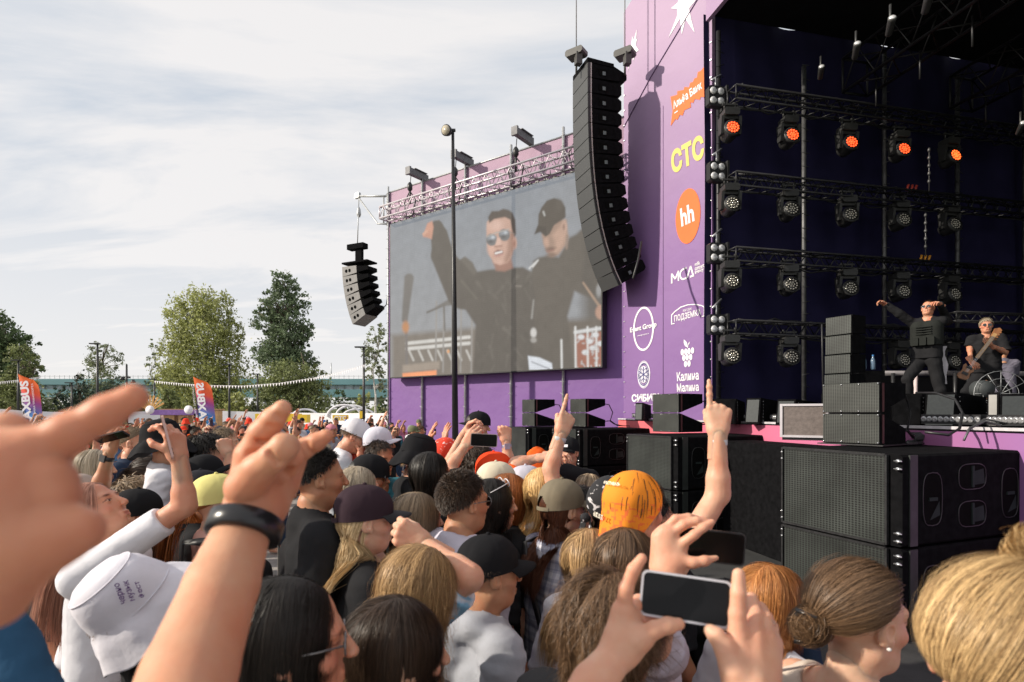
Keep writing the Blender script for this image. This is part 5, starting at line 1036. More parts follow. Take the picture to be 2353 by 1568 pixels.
# ---------------------------------------------------------------- people: smooth-blended distance fields turned into meshes
class Field:
    def __init__(s, lo, hi, h):
        s.lo = np.array(lo, float); s.h = h; s.n = np.maximum(4, np.ceil((np.array(hi)-s.lo)/h).astype(int)+1)
        s.ax = [s.lo[i]+np.arange(s.n[i])*h for i in range(3)]; s.F = np.full(tuple(s.n), 1.0, np.float32)
    def _sl(s, lo, hi):
        r = []
        for i in range(3):
            a = int(max(0, math.floor((lo[i]-s.lo[i])/s.h))); b = int(min(s.n[i], math.ceil((hi[i]-s.lo[i])/s.h)+1))
            if b <= a: return None
            r.append(slice(a, b))
        return tuple(r)
    def _grid(s, sl): return [g.astype(np.float32) for g in np.meshgrid(*[s.ax[i][sl[i]] for i in range(3)], indexing='ij', sparse=True)]
    def _mix(s, sl, d, k, op):
        f = s.F[sl]
        if op == 'add':
            if k <= 0: s.F[sl] = np.minimum(f, d); return
            h = np.clip(.5+.5*(f-d)/k, 0, 1); s.F[sl] = f+(d-f)*h-k*h*(1-h)
        else:
            h = np.clip(.5-.5*(f+d)/k, 0, 1); s.F[sl] = f+(-d-f)*h+k*h*(1-h)
    def cone(s, a, b, ra, rb, k=.02, op='add', cut=False, fl=None):
        a = np.array(a, float); b = np.array(b, float); m = max(ra, rb)+k+2.5*s.h; sl = s._sl(np.minimum(a, b)-m, np.maximum(a, b)+m)
        if sl is None: return s
        x, y, z = s._grid(sl); ab = b-a; L2 = float(ab@ab)+1e-12
        tr = ((x-a[0])*ab[0]+(y-a[1])*ab[1]+(z-a[2])*ab[2])/L2; t = np.clip(tr, 0, 1)
        dx, dy, dz = x-(a[0]+t*ab[0]), y-(a[1]+t*ab[1]), z-(a[2]+t*ab[2])
        d = np.sqrt(dx*dx+dy*dy+dz*dz)-(ra+(rb-ra)*t)
        if cut: L = math.sqrt(L2); d = np.maximum(d, (tr-1)*L)
        s._mix(sl, d, k, op); return s
    def ell(s, c, r, Rm=None, k=.02, op='add'):
        c = np.array(c, float); r = np.array(r, float); m = r.max()+k+2.5*s.h; sl = s._sl(c-m, c+m)
        if sl is None: return s
        x, y, z = s._grid(sl); x, y, z = x-c[0], y-c[1], z-c[2]
        if Rm is not None:
            Q = np.array(Rm).T; x, y, z = (Q[0, 0]*x+Q[0, 1]*y+Q[0, 2]*z, Q[1, 0]*x+Q[1, 1]*y+Q[1, 2]*z, Q[2, 0]*x+Q[2, 1]*y+Q[2, 2]*z)
        k0 = np.sqrt((x/r[0])**2+(y/r[1])**2+(z/r[2])**2); k1 = np.sqrt((x/r[0]**2)**2+(y/r[1]**2)**2+(z/r[2]**2)**2)+1e-9
        s._mix(sl, k0*(k0-1)/k1, k, op); return s
    def noise(s, amp, fr, seed=0, band=.05, aniso=(1, 1, 1), ridge=False):
        rs = np.random.RandomState(seed); x, y, z = s._grid((slice(None),)*3); n = 0
        for i in range(5):
            w = rs.normal(size=3)*fr*(1+i*.5)*np.array(aniso); n = n+np.sin(w[0]*x+w[1]*y+w[2]*z+rs.uniform(0, 6)+.8*np.sin(x*fr*.4+z*fr*.5+i))/(1+i*.4)
        if ridge: n = .9-np.abs(n)*.9
        s.F += (amp*n).astype(np.float32)*(np.abs(s.F) < band); return s
    def cutz(s, z0=None, z1=None):
        z = s.ax[2][None, None, :]
        if z0 is not None: s.F = np.maximum(s.F, (z0-z).astype(np.float32))
        if z1 is not None: s.F = np.maximum(s.F, (z-z1).astype(np.float32))
        return s
    def mesh(s):
        F = s.F; F[0] = F[-1] = 1; F[:, 0] = F[:, -1] = 1; F[:, :, 0] = F[:, :, -1] = 1
        S = F < 0; nx, ny, nz = F.shape
        c = S[:-1, :-1, :-1].astype(np.uint8)
        for d in ((1, 0, 0), (0, 1, 0), (1, 1, 0), (0, 0, 1), (1, 0, 1), (0, 1, 1), (1, 1, 1)): c = c+S[d[0]:nx-1+d[0], d[1]:ny-1+d[1], d[2]:nz-1+d[2]]
        act = np.argwhere((c > 0) & (c < 8)); idx = -np.ones(c.shape, np.int64); idx[act[:, 0], act[:, 1], act[:, 2]] = np.arange(len(act))
        acc = np.zeros((len(act), 3)); cnt = np.zeros(len(act)); corners = [(i, j, k) for i in (0, 1) for j in (0, 1) for k in (0, 1)]
        for A in corners:
            for ax_ in range(3):
                if A[ax_]: continue
                B = list(A); B[ax_] = 1
                fa = F[act[:, 0]+A[0], act[:, 1]+A[1], act[:, 2]+A[2]]; fb = F[act[:, 0]+B[0], act[:, 1]+B[1], act[:, 2]+B[2]]
                m = (fa < 0) != (fb < 0); t = fa[m]/(fa[m]-fb[m]); p = np.tile(np.array(A, float), (m.sum(), 1)); p[:, ax_] += t; acc[m] += p; cnt[m] += 1
        V = s.lo+(act+acc/cnt[:, None])*s.h; Fs = []
        for ax_ in range(3):
            sl0 = [slice(1, n-1) for n in F.shape]; sl1 = list(sl0); sl0[ax_] = slice(0, F.shape[ax_]-1); sl1[ax_] = slice(1, F.shape[ax_])
            a = S[tuple(sl0)]; b = S[tuple(sl1)]; e = np.argwhere(a != b); fl = a[e[:, 0], e[:, 1], e[:, 2]]
            off = np.ones(3, int); off[ax_] = 0; e = e+off; u, v = [(1, 2), (2, 0), (0, 1)][ax_]
            def cell(du, dv): q = e.copy(); q[:, u] -= du; q[:, v] -= dv; return idx[q[:, 0], q[:, 1], q[:, 2]]
            q = np.stack([cell(1, 1), cell(0, 1), cell(0, 0), cell(1, 0)], 1); q[~fl] = q[~fl][:, ::-1]; Fs.append(q)
        return V, np.concatenate(Fs)
def xf(M, V): A = np.array(M); return V @ A[:3, :3].T+A[:3, 3]
def rotm(M): return np.array(M)[:3, :3]

# ---- head
HC = np.array((0, -.012, .032)); HR = np.array((.076, .097, .088))
def head_field(h, fem=False):
    f = Field((-.12, -.14, -.24), (.12, .16, .15), h); j = .9 if fem else 1.0
    f.ell(HC, HR, k=.01); f.ell((0, .028, -.035), (.058*j+.003, .066, .082), k=.03); f.ell((0, .055, -.088), (.032*j, .030, .026), k=.03)
    f.cone((-.045, -.005, -.06), (-.02, .05, -.09), .022, .018, .03); f.cone((.045, -.005, -.06), (.02, .05, -.09), .022, .018, .03)
    f.cone((-.034, .078, .022), (.034, .078, .022), .012, .012, .018)
    for s_ in (-1, 1):
        f.ell((s_*.030, .100, .004), (.015, .011, .009), k=.012, op='sub'); f.ell((s_*.030, .0775, .003), (.0135, .0125, .0115), k=.005)
        f.cone((s_*.042, .062, -.026), (s_*.050, .03, -.02), .018, .016, .02)
        f.ell((s_*.078, -.008, -.004), (.010, .019, .030), rotm(Euler((R(-12), 0, R(-s_*18))).to_matrix()), .005); f.ell((s_*.086, -.002, -.002), (.006, .010, .016), k=.005, op='sub'); f.cone((s_*.076, .006, -.022), (s_*.076, .006, -.03), .008, .007, .006)
    f.cone((0, .090, .014), (0, .113, -.026), .007, .010, .012); f.ell((0, .108, -.030), (.016, .010, .008), k=.008)
    for s_ in (-1, 1): f.ell((s_*.010, .110, -.036), (.004, .006, .003), k=.003, op='sub')
    f.cone((-.016, .091, -.058), (.016, .091, -.058), .0065, .0065, .008); f.cone((-.013, .090, -.070), (.013, .090, -.070), .007, .007, .008)
    f.cone((-.021, .100, -.064), (.021, .100, -.064), .0025, .0025, .004, op='sub'); f.cone((0, .094, -.082), (0, .094, -.083), .004, .004, .01, op='sub')
    f.cone((0, -.012, -.07), (0, -.03, -.22), .053*j+.001, .060*j, .03)
    return f
def face_tint(V):
    x, y, z = np.abs(V[:, 0]), V[:, 1], V[:, 2]; T = np.ones((len(V), 3))
    def m(w): return w[:, None]
    lip = np.clip(1.6-np.hypot(x/.020, (z+.064)/.0115)*1.6, 0, 1)*(y > .07); T = T*(1-m(lip))+m(lip)*np.array((.78, .48, .5))
    br = np.clip(2.2-2.2*np.hypot((x-.031)/.020, (z-.0225-.0)/.0052), 0, 1)*(y > .06); T = T*(1-m(br))+m(br)*np.array((.28, .24, .22))
    ey = (np.hypot((x-.030)/.012, (z-.002)/.0045) < 1)*(y > .07); T[ey] = (1.0, 1.45, 1.8)
    ir = (np.hypot((x-.030), (z-.002)/.9) < .0055)*(y > .07); T[ir] = (.10, .12, .12)
    li = (np.abs(np.hypot((x-.030)/.0135, (z-.0025)/.0062)-1) < .22)*(z > .003)*(y > .07); T[li] = (.38, .30, .28)
    ch = np.clip(1-np.hypot((x-.045)/.03, (z+.025)/.022), 0, 1)*(y > .03); T = T*(1-m(ch)*np.array((.0, .18, .16)))
    return T
_hc = {}
def head_tmpl(h, fem):
    key = (h, fem)
    if key not in _hc: V, F = head_field(h, fem).mesh(); _hc[key] = (V, F, face_tint(V))
    return _hc[key]

# ---- hand (right hand: thumb towards -x, palm faces +y, fingers along +z)
FB = [(-.030, .090), (-.010, .095), (.011, .091), (.030, .081)]; FL = [(.043, .026, .021), (.047, .029, .022), (.043, .027, .021), (.034, .021, .018)]
HP = {'open': ([(8, 10, 6), (6, 8, 6), (8, 10, 6), (12, 12, 8)], 'out'), 'relax': ([(25, 30, 20), (30, 35, 22), (35, 38, 25), (38, 40, 25)], 'side'), 'fist': ([(80, 95, 55), (84, 95, 55), (86, 95, 55), (88, 92, 50)], 'over'),
      'point': ([(2, 5, 3), (80, 95, 55), (84, 95, 55), (86, 92, 50)], 'over'), 'horns': ([(4, 6, 4), (82, 95, 55), (84, 95, 55), (6, 8, 4)], 'over'), 'victory': ([(4, 5, 3), (4, 5, 3), (84, 95, 55), (86, 92, 50)], 'over'), 'grip': ([(35, 45, 25), (38, 48, 25), (40, 50, 25), (42, 50, 25)], 'opp')}
SPR = [-.12, -.03, .05, .14]
def hand_field(pose, h):
    f = Field((-.13, -.06, -.09), (.09, .12, .215), h); cur, th = HP[pose]
    f.cone((-.009, 0, -.085), (-.010, 0, .01), .0215, .021, .004); f.cone((.009, 0, -.085), (.010, 0, .01), .0215, .020, .012)
    for i, (bx_, bz_) in enumerate(FB):
        f.cone((bx_*.5, .0, .012), (bx_, .0, bz_-.008), .0165, .0115, .014)
    f.cone((-.018, .008, .018), (-.030, .012, .048), .018, .014, .016); f.cone((.022, .007, .02), (.026, .006, .06), .013, .010, .014)
    for i, (bx_, bz_) in enumerate(FB):
        p = np.array((bx_, .0, bz_-.006)); a = 0; r = [.0098, .0092, .0098, .0084][i]; sp = SPR[i] if pose in ('open', 'victory', 'horns') else SPR[i]*.4
        for s_ in range(3):
            a += math.radians(cur[i][s_]); q = p+FL[i][s_]*np.array((math.sin(sp)*math.cos(a), math.sin(a), math.cos(sp)*math.cos(a))); f.cone(p, q, r*(1-.08*s_), r*(.93-.1*s_), .0035 if s_ else .006); f.ell(p, (r*1.06,)*3, k=.003) if s_ else 0; p = q
    T = {'out': [(-.036, .012, .046), (-.066, .018, .072), (-.085, .020, .098)], 'side': [(-.036, .014, .046), (-.052, .026, .078), (-.056, .034, .106)], 'over': [(-.034, .016, .044), (-.034, .044, .070), (-.006, .054, .078)], 'opp': [(-.036, .016, .044), (-.050, .046, .066), (-.038, .072, .082)]}[th]
    for i in range(2): f.cone(T[i], T[i+1], .0128-.0012*i, .0112-.0016*i, .005)
    return f
_hh = {}
def hand_tmpl(pose, h, left):
    key = (pose, h)
    if key not in _hh: _hh[key] = hand_field(pose, h).mesh()
    V, F = _hh[key]
    return (V*np.array((-1, 1, 1)), F[:, ::-1]) if left else (V, F)

# ---- body
ARMS = {  # elbow, wrist, palm normal, hand pose  (for the right side; x is mirrored for the left)
 'down': ((.235, -.04, 1.13), (.25, .08, .89), (-1, .2, 0), 'relax'), 'fold': ((.22, -.02, 1.14), (.02, .20, 1.20), (0, -.6, -1), 'relax'), 'phone': ((.20, .20, 1.22), (.075, .36, 1.50), (-.4, .8, .1), 'grip'),
 'phone_up': ((.24, .24, 1.46), (.10, .34, 1.74), (-.5, .8, 0), 'grip'), 'up': ((.27, .10, 1.62), (.21, .17, 1.88), (-.2, 1, 0), 'open'), 'point_up': ((.25, .14, 1.60), (.20, .26, 1.86), (-.3, 1, 0), 'point'), 'horns_up': ((.27, .08, 1.62), (.25, .14, 1.89), (-.2, 1, 0), 'horns'),
 'fist_up': ((.25, .16, 1.60), (.18, .24, 1.84), (-.3, 1, 0), 'fist'), 'wave': ((.32, .12, 1.50), (.38, .18, 1.78), (.0, 1, .1), 'victory'), 'chin': ((.19, .14, 1.20), (.06, .20, 1.44), (0, -1, .2), 'fist')}
def vz(v, L): return np.array((v[0], v[1], v[2]+L if v[2] > .5 else v[2]))
def arm_def(spec, side, L):
    """returns elbow, wrist, hand dir, palm normal, pose in local space"""
    s = 1 if side == 'R' else -1
    if isinstance(spec, str): e, w, n, p = ARMS[spec]; e = vz((e[0]*s, e[1], e[2]), L); w = vz((w[0]*s, w[1], w[2]), L); n = np.array((n[0]*s, n[1], n[2])); return e, w, w-e, n, p
    return spec
def make_body(L=0.0, build=1.0, fem=False, arms=('down', 'down'), headrot=(0, 0, 0), h=.012, hh=.0045, lean=0.0, sleeve=.45, loose=1.0, shirt=True, pants=True, seed=0, hand_h=.004, hem=.86, strapless=False, hood=False, neck_shift=(0, 0), noarm=(), legs=None):
    """returns dict with numpy meshes for body, shirt, trousers and the head matrix, local frame: +y forward"""
    w = (.165 if fem else .185)*build; wt_ = (.9 if fem else 1.0)*build; S = {'R': np.array((w, -.0, 1.41+L)), 'L': np.array((-w, -.0, 1.41+L))}
    ld = np.array((0, math.sin(lean), 0)); 
    def sh(v): v = np.array(v, float); return v+ld*max(0, v[2]-(.9+L))*1.0
    piv = np.array((neck_shift[0], neck_shift[1]+.004, 1.50+L)); hr = Euler((R(headrot[1]), R(headrot[2]), -R(headrot[0])), 'XYZ').to_matrix()
    Mh = Matrix.Translation(Vector(sh(piv))) @ Matrix(np.array(Matrix.Rotation(0, 4, 'Z'))) @ hr.to_4x4() @ Matrix.Translation((0, .012, .118))
    adefs = {}
    for k, sd_ in enumerate(('R', 'L')): adefs[sd_] = arm_def(arms[k], sd_, L)
    pts = [S['R'], S['L']]+[adefs[k][i] for k in 'RL' for i in (0, 1)]
    xs = [p[0] for p in pts]; ys = [p[1] for p in pts]; zs = [p[2] for p in pts]
    top = max(max(zs)+.08, 1.62+L)
    if legs: xs += [q[0] for l in legs for q in l]; ys += [q[1]+.1 for l in legs for q in l]
    lo = (min(min(xs)-.09, -.24*build), min(min(ys)-.09, -.2)+min(0, lean*.7), 0-.02); hi = (max(max(xs)+.09, .24*build), max(max(ys)+.09, .22)+max(0, math.sin(lean)*.7), top)
    f = Field(lo, hi, h)
    for s in (-1, 1):
        f.cone(sh((s*.065*wt_, 0, .98+L)), sh((s*.075*wt_, 0, 1.30+L)), .100*wt_, .098*wt_, .05)
        kn, an = legs[0 if s > 0 else 1] if legs else ((s*.10, .01, .48), (s*.10, -.015, .09)); kn = np.array(kn); an = np.array(an)
        f.cone(sh((s*.075, -.01, .92+L)), sh((s*.095, 0, .80+L)), .105*wt_, .085*wt_, .04); f.cone(vz((s*.09, 0, .82), L), kn, .085*wt_, .055, .02); f.cone(kn, an, .055, .040, .02); f.cone(an+[0, -.025, -.045], an+[.005*s, .145, -.055], .040, .034, .02)
        f.cone(sh((s*.02, -.005, 1.44+L)), sh((s*w*.9, -.005, 1.40+L)), .058, .056*wt_, .04)
        if fem: f.ell(sh((s*.07, .085, 1.26+L)), (.055, .045, .055), k=.04)
    f.cone(sh((0, -.012, 1.40+L)), sh(piv+[0, -.012, .02]), .064*wt_, .052*wt_, .03)
    for sd_ in 'RL':
        e, wr, hd_, n, p = adefs[sd_]; a = sh(S[sd_]); f.cone(a, e, .051*wt_, .040*wt_, .035); f.cone(e, wr, .0405*wt_, .0265, .012); mid = e+(wr-e)*.25; f.cone(e, mid, .036*wt_, .041*wt_, .02)
    V, F = f.mesh(); parts = [(V, F, np.ones((len(V), 3)))]
    HV, HF, HT = head_tmpl(hh, fem); parts.append((xf(Mh, HV), HF, HT))
    for sd_ in 'RL':
        if sd_ in noarm: continue
        e, wr, hd_, n, p = adefs[sd_]; z = np.array(hd_, float); z /= np.linalg.norm(z); y = np.array(n, float); y = y-z*(y@z); y /= np.linalg.norm(y); x = np.cross(y, z)
        V2, F2 = hand_tmpl(p, hand_h, sd_ == 'L'); parts.append((wr+V2[:, :1]*x+V2[:, 1:2]*y+V2[:, 2:]*z, F2, np.ones((len(V2), 3))))
    o = 0; Vs = []; Fs = []; Ts = []
    for v, q, t in parts: Vs.append(v); Fs.append(q+o); Ts.append(t); o += len(v)
    out = {'body': (np.concatenate(Vs), np.concatenate(Fs), np.concatenate(Ts)), 'head': Mh, 'S': S, 'arms': adefs, 'sh': sh, 'L': L}
    if shirt:
        g = Field((lo[0]-.02, lo[1]-.03, hem+L-.04), (hi[0]+.02, hi[1]+.03, max(1.56+L, top if sleeve > .3 else 0)), h); i_ = .017*loose
        for s in (-1, 1):
            g.cone(sh((s*.068*wt_, 0, hem+L-.12)), sh((s*.075*wt_, 0, 1.30+L)), .112*wt_+i_, .098*wt_+i_, .05)
            g.cone(sh((s*.02, -.005, 1.44+L)), sh((s*w*.9, -.005, 1.40+L)), .060+i_*.6, .058*wt_+i_*.6, .04)
            if fem: g.ell(sh((s*.07, .085, 1.26+L)), (.055+i_, .045+i_, .055+i_), k=.05)
        g.cone(sh((0, -.015, 1.34+L)), sh((0, -.012, 1.455+L)), .080*wt_, .074*wt_, .04)
        if sleeve > 0:
            for sd_ in 'RL':
                e, wr, hd_, n, p = adefs[sd_]; a = sh(S[sd_])
                t = min(1, sleeve/.5)
                g.cone(a, a+(e-a)*t, .055*wt_+i_*.8, .048*wt_+i_*(1.5 if sleeve < .6 else .8), .035, cut=sleeve <= .5)
                if sleeve > .5: t2 = (sleeve-.5)/.5; g.cone(e, e+(wr-e)*t2, .044*wt_+i_, .032*wt_+i_*.9, .02, cut=True)
        if hood: g.cone(sh((-.07, -.06, 1.47+L)), sh((.07, -.06, 1.47+L)), .05, .05, .03); g.cone(sh((-.06, -.02, 1.48+L)), sh((-.05, .07, 1.42+L)), .035, .02, .03); g.cone(sh((.06, -.02, 1.48+L)), sh((.05, .07, 1.42+L)), .035, .02, .03); g.cone(sh((0, -.10, 1.44+L)), sh((0, -.13, 1.32+L)), .05, .03, .05)
        g.noise(.0034*loose, 15, seed, .06, (.7, .7, 1.5), True); g.noise(.0013*loose, 42, seed+3, .05, (.6, .6, 1.8))
        g.cone(sh((0, .02, 1.42+L)), sh((0, .0, 1.60+L)), (.060 if not strapless else .12)*wt_, (.074 if not strapless else .15)*wt_, .01, op='sub') if not hood else g.cone(sh((0, .01, 1.44+L)), sh((0, .0, 1.62+L)), .066, .080, .01, op='sub')
        g.cutz(hem+L, None); out['shirt'] = g.mesh()
    if pants:
        g = Field((-.26*build-(.3 if legs else 0), -.2-(.2 if legs else 0), .02), (.26*build+(.3 if legs else 0), .22+(.3 if legs else 0), .96+L), max(h, .012))
        for s in (-1, 1):
            g.cone(sh((s*.075, -.01, 1.0+L)), sh((s*.095, 0, .80+L)), .112*wt_, .098*wt_, .04); kn, an = legs[0 if s > 0 else 1] if legs else ((s*.10, .01, .48), (s*.10, -.01, .09)); g.cone(vz((s*.09, 0, .82), L), kn, .098*wt_, .073, .02); g.cone(kn, an, .073, .062, .02)
        g.noise(.003, 22, seed+9, .06); g.cutz(.075, min(.93, hem+.05)+L); out['pants'] = g.mesh()
    return out
SKINS = {}
def skin_mat(k, c):
    n = 'skin_'+k
    if n in SKINS: return SKINS[n]
    m = bpy.data.materials.new(n); m.use_nodes = True; nt = m.node_tree; b = nt.nodes['Principled BSDF']; b.inputs['Roughness'].default_value = .5; b.inputs['Specular IOR Level'].default_value = .4
    b.inputs['Subsurface Weight'].default_value = .35; b.inputs['Subsurface Radius'].default_value = (1, .35, .18); b.inputs['Subsurface Scale'].default_value = .018
    a = nt.nodes.new('ShaderNodeAttribute'); a.attribute_name = 'tint'; t = nt.nodes.new('ShaderNodeTexCoord')
    n1_ = nt.nodes.new('ShaderNodeTexNoise'); n1_.inputs['Scale'].default_value = 24; n1_.inputs['Detail'].default_value = 5; nt.links.new(t.outputs['Object'], n1_.inputs['Vector'])
    r = nt.nodes.new('ShaderNodeValToRGB'); r.color_ramp.elements[0].position = .34; r.color_ramp.elements[1].position = .66; r.color_ramp.elements[0].color = (c[0]*.97, c[1]*.89, c[2]*.86, 1); r.color_ramp.elements[1].color = (min(1, c[0]*1.03), c[1]*1.05, c[2]*1.05, 1)
    nt.links.new(n1_.outputs['Fac'], r.inputs[0]); n3 = nt.nodes.new('ShaderNodeTexNoise'); n3.inputs['Scale'].default_value = 9; n3.inputs['Detail'].default_value = 3; nt.links.new(t.outputs['Object'], n3.inputs['Vector']); r3 = nt.nodes.new('ShaderNodeValToRGB'); r3.color_ramp.elements[0].position = .40; r3.color_ramp.elements[1].position = .62; r3.color_ramp.elements[0].color = (1, 1, 1, 1); r3.color_ramp.elements[1].color = (1, .84, .80, 1); nt.links.new(n3.outputs['Fac'], r3.inputs[0]); m3 = nt.nodes.new('ShaderNodeVectorMath'); m3.operation = 'MULTIPLY'; nt.links.new(r.outputs[0], m3.inputs[0]); nt.links.new(r3.outputs[0], m3.inputs[1]); mu = nt.nodes.new('ShaderNodeVectorMath'); mu.operation = 'MULTIPLY'; nt.links.new(m3.outputs[0], mu.inputs[0]); nt.links.new(a.outputs['Color'], mu.inputs[1]); nt.links.new(mu.outputs[0], b.inputs['Base Color'])
    n2 = nt.nodes.new('ShaderNodeTexNoise'); n2.inputs['Scale'].default_value = 70; n2.inputs['Detail'].default_value = 7; nt.links.new(t.outputs['Object'], n2.inputs['Vector'])
    bp = nt.nodes.new('ShaderNodeBump'); bp.inputs['Strength'].default_value = .45; bp.inputs['Distance'].default_value = .002; nt.links.new(n2.outputs['Fac'], bp.inputs['Height']); nt.links.new(bp.outputs[0], b.inputs['Normal'])
    SKINS[n] = m; return m
SK = {'fair': (.66, .40, .28), 'pink': (.62, .315, .205), 'tan': (.50, .26, .15), 'warm': (.61, .325, .20)}
def cloth(name, c, var=.09, rough=.88): return mat('cloth_'+name, c, rough, var=var, scale=7, bump=.26, bscale=13, spec=.12, bdist=.022)
def hair_mat(name, c0, c1):
    n = 'hair_'+name
    if n in _mats: return _mats[n]
    m = bpy.data.materials.new(n); m.use_nodes = True; nt = m.node_tree; b = nt.nodes['Principled BSDF']; b.inputs['Roughness'].default_value = .48; b.inputs['Specular IOR Level'].default_value = .35; b.inputs['Anisotropic'].default_value = .5
    a = nt.nodes.new('ShaderNodeAttribute'); a.attribute_name = 'rnd'; r = nt.nodes.new('ShaderNodeValToRGB'); r.color_ramp.elements[0].color = c0+(1,); r.color_ramp.elements[1].color = c1+(1,); nt.links.new(a.outputs['Fac'], r.inputs[0]); nt.links.new(r.outputs[0], b.inputs['Base Color']); _mats[n] = m; return m
HAIRC = {'black': ((.008, .007, .006), (.028, .022, .018)), 'darkbrown': ((.020, .012, .008), (.075, .045, .028)), 'brown': ((.045, .025, .014), (.24, .14, .075)), 'auburn': ((.05, .018, .010), (.16, .060, .030)), 'ash': ((.13, .09, .055), (.46, .34, .22)),
         'blond': ((.36, .24, .11), (.92, .70, .42)), 'goldblond': ((.40, .22, .07), (.92, .62, .28)), 'ginger': ((.30, .10, .025), (.66, .30, .10)), 'copper': ((.18, .055, .015), (.56, .20, .06)), 'darkgold': ((.16, .085, .03), (.85, .58, .28)), 'greyblond': ((.24, .19, .13), (.66, .56, .42)), 'honey': ((.15, .08, .032), (.66, .42, .20)), 'rose': ((.26, .11, .07), (.66, .34, .24))}
def zmin_of(az):
    return np.interp(np.abs(az), np.radians([0, 40, 65, 88, 112, 180]), [.60, .48, .15, -.12, -.38, -.72])
def scalp_dirs(n, rs, hat=False):
    out = []
    while len(out) < n:
        d = rs.normal(size=(n*3, 3)); d /= np.linalg.norm(d, axis=1)[:, None]; az = np.arctan2(d[:, 0], d[:, 1]); m = d[:, 2] > zmin_of(az)
        if hat: m &= d[:, 2] < -.02
        out += list(d[m])
    return np.array(out[:n])
def base_dome(extra=.004, cols=44, rows=16):
    vs = []; fs = []
    for i in range(cols):
        az = -math.pi+2*math.pi*i/cols; z0 = float(zmin_of(np.array(az)))
        for j in range(rows+1):
            t = j/rows; el0 = math.asin(z0); el = el0+(math.pi/2-el0)*t; d = np.array((math.sin(az)*math.cos(el), math.cos(az)*math.cos(el), math.sin(el))); vs.append(HC+d*(HR+(extra if j else -.003)))
    for i in range(cols):
        for j in range(rows): a = i*(rows+1)+j; b = ((i+1) % cols)*(rows+1)+j; fs.append((a, b, b+1, a+1))
    return np.array(vs), np.array(fs)
def ribbons(Pts, W, rs):
    """Pts: (N,K,3) centre lines, W: (N,) widths -> two-sided flat strands"""
    N, K, _ = Pts.shape; T = np.gradient(Pts, axis=1); T /= np.linalg.norm(T, axis=2)[..., None]+1e-9; nr = Pts-HC; nr /= np.linalg.norm(nr, axis=2)[..., None]+1e-9
    nr = nr+rs.normal(size=(N, 1, 3))*.16; B = np.cross(T, nr); B /= np.linalg.norm(B, axis=2)[..., None]+1e-9
    prof = np.interp(np.linspace(0, 1, K), [0, .1, .75, 1], [.8, 1, .8, .12])[None, :, None]; O = B*W[:, None, None]*.5*prof
    V = np.stack([Pts-O, Pts+O], 2).reshape(N*K*2, 3); a = (np.arange(N)[:, None]*K+np.arange(K-1)[None])*2; a = a.ravel(); return V, np.stack([a, a+1, a+3, a+2], 1), K*2
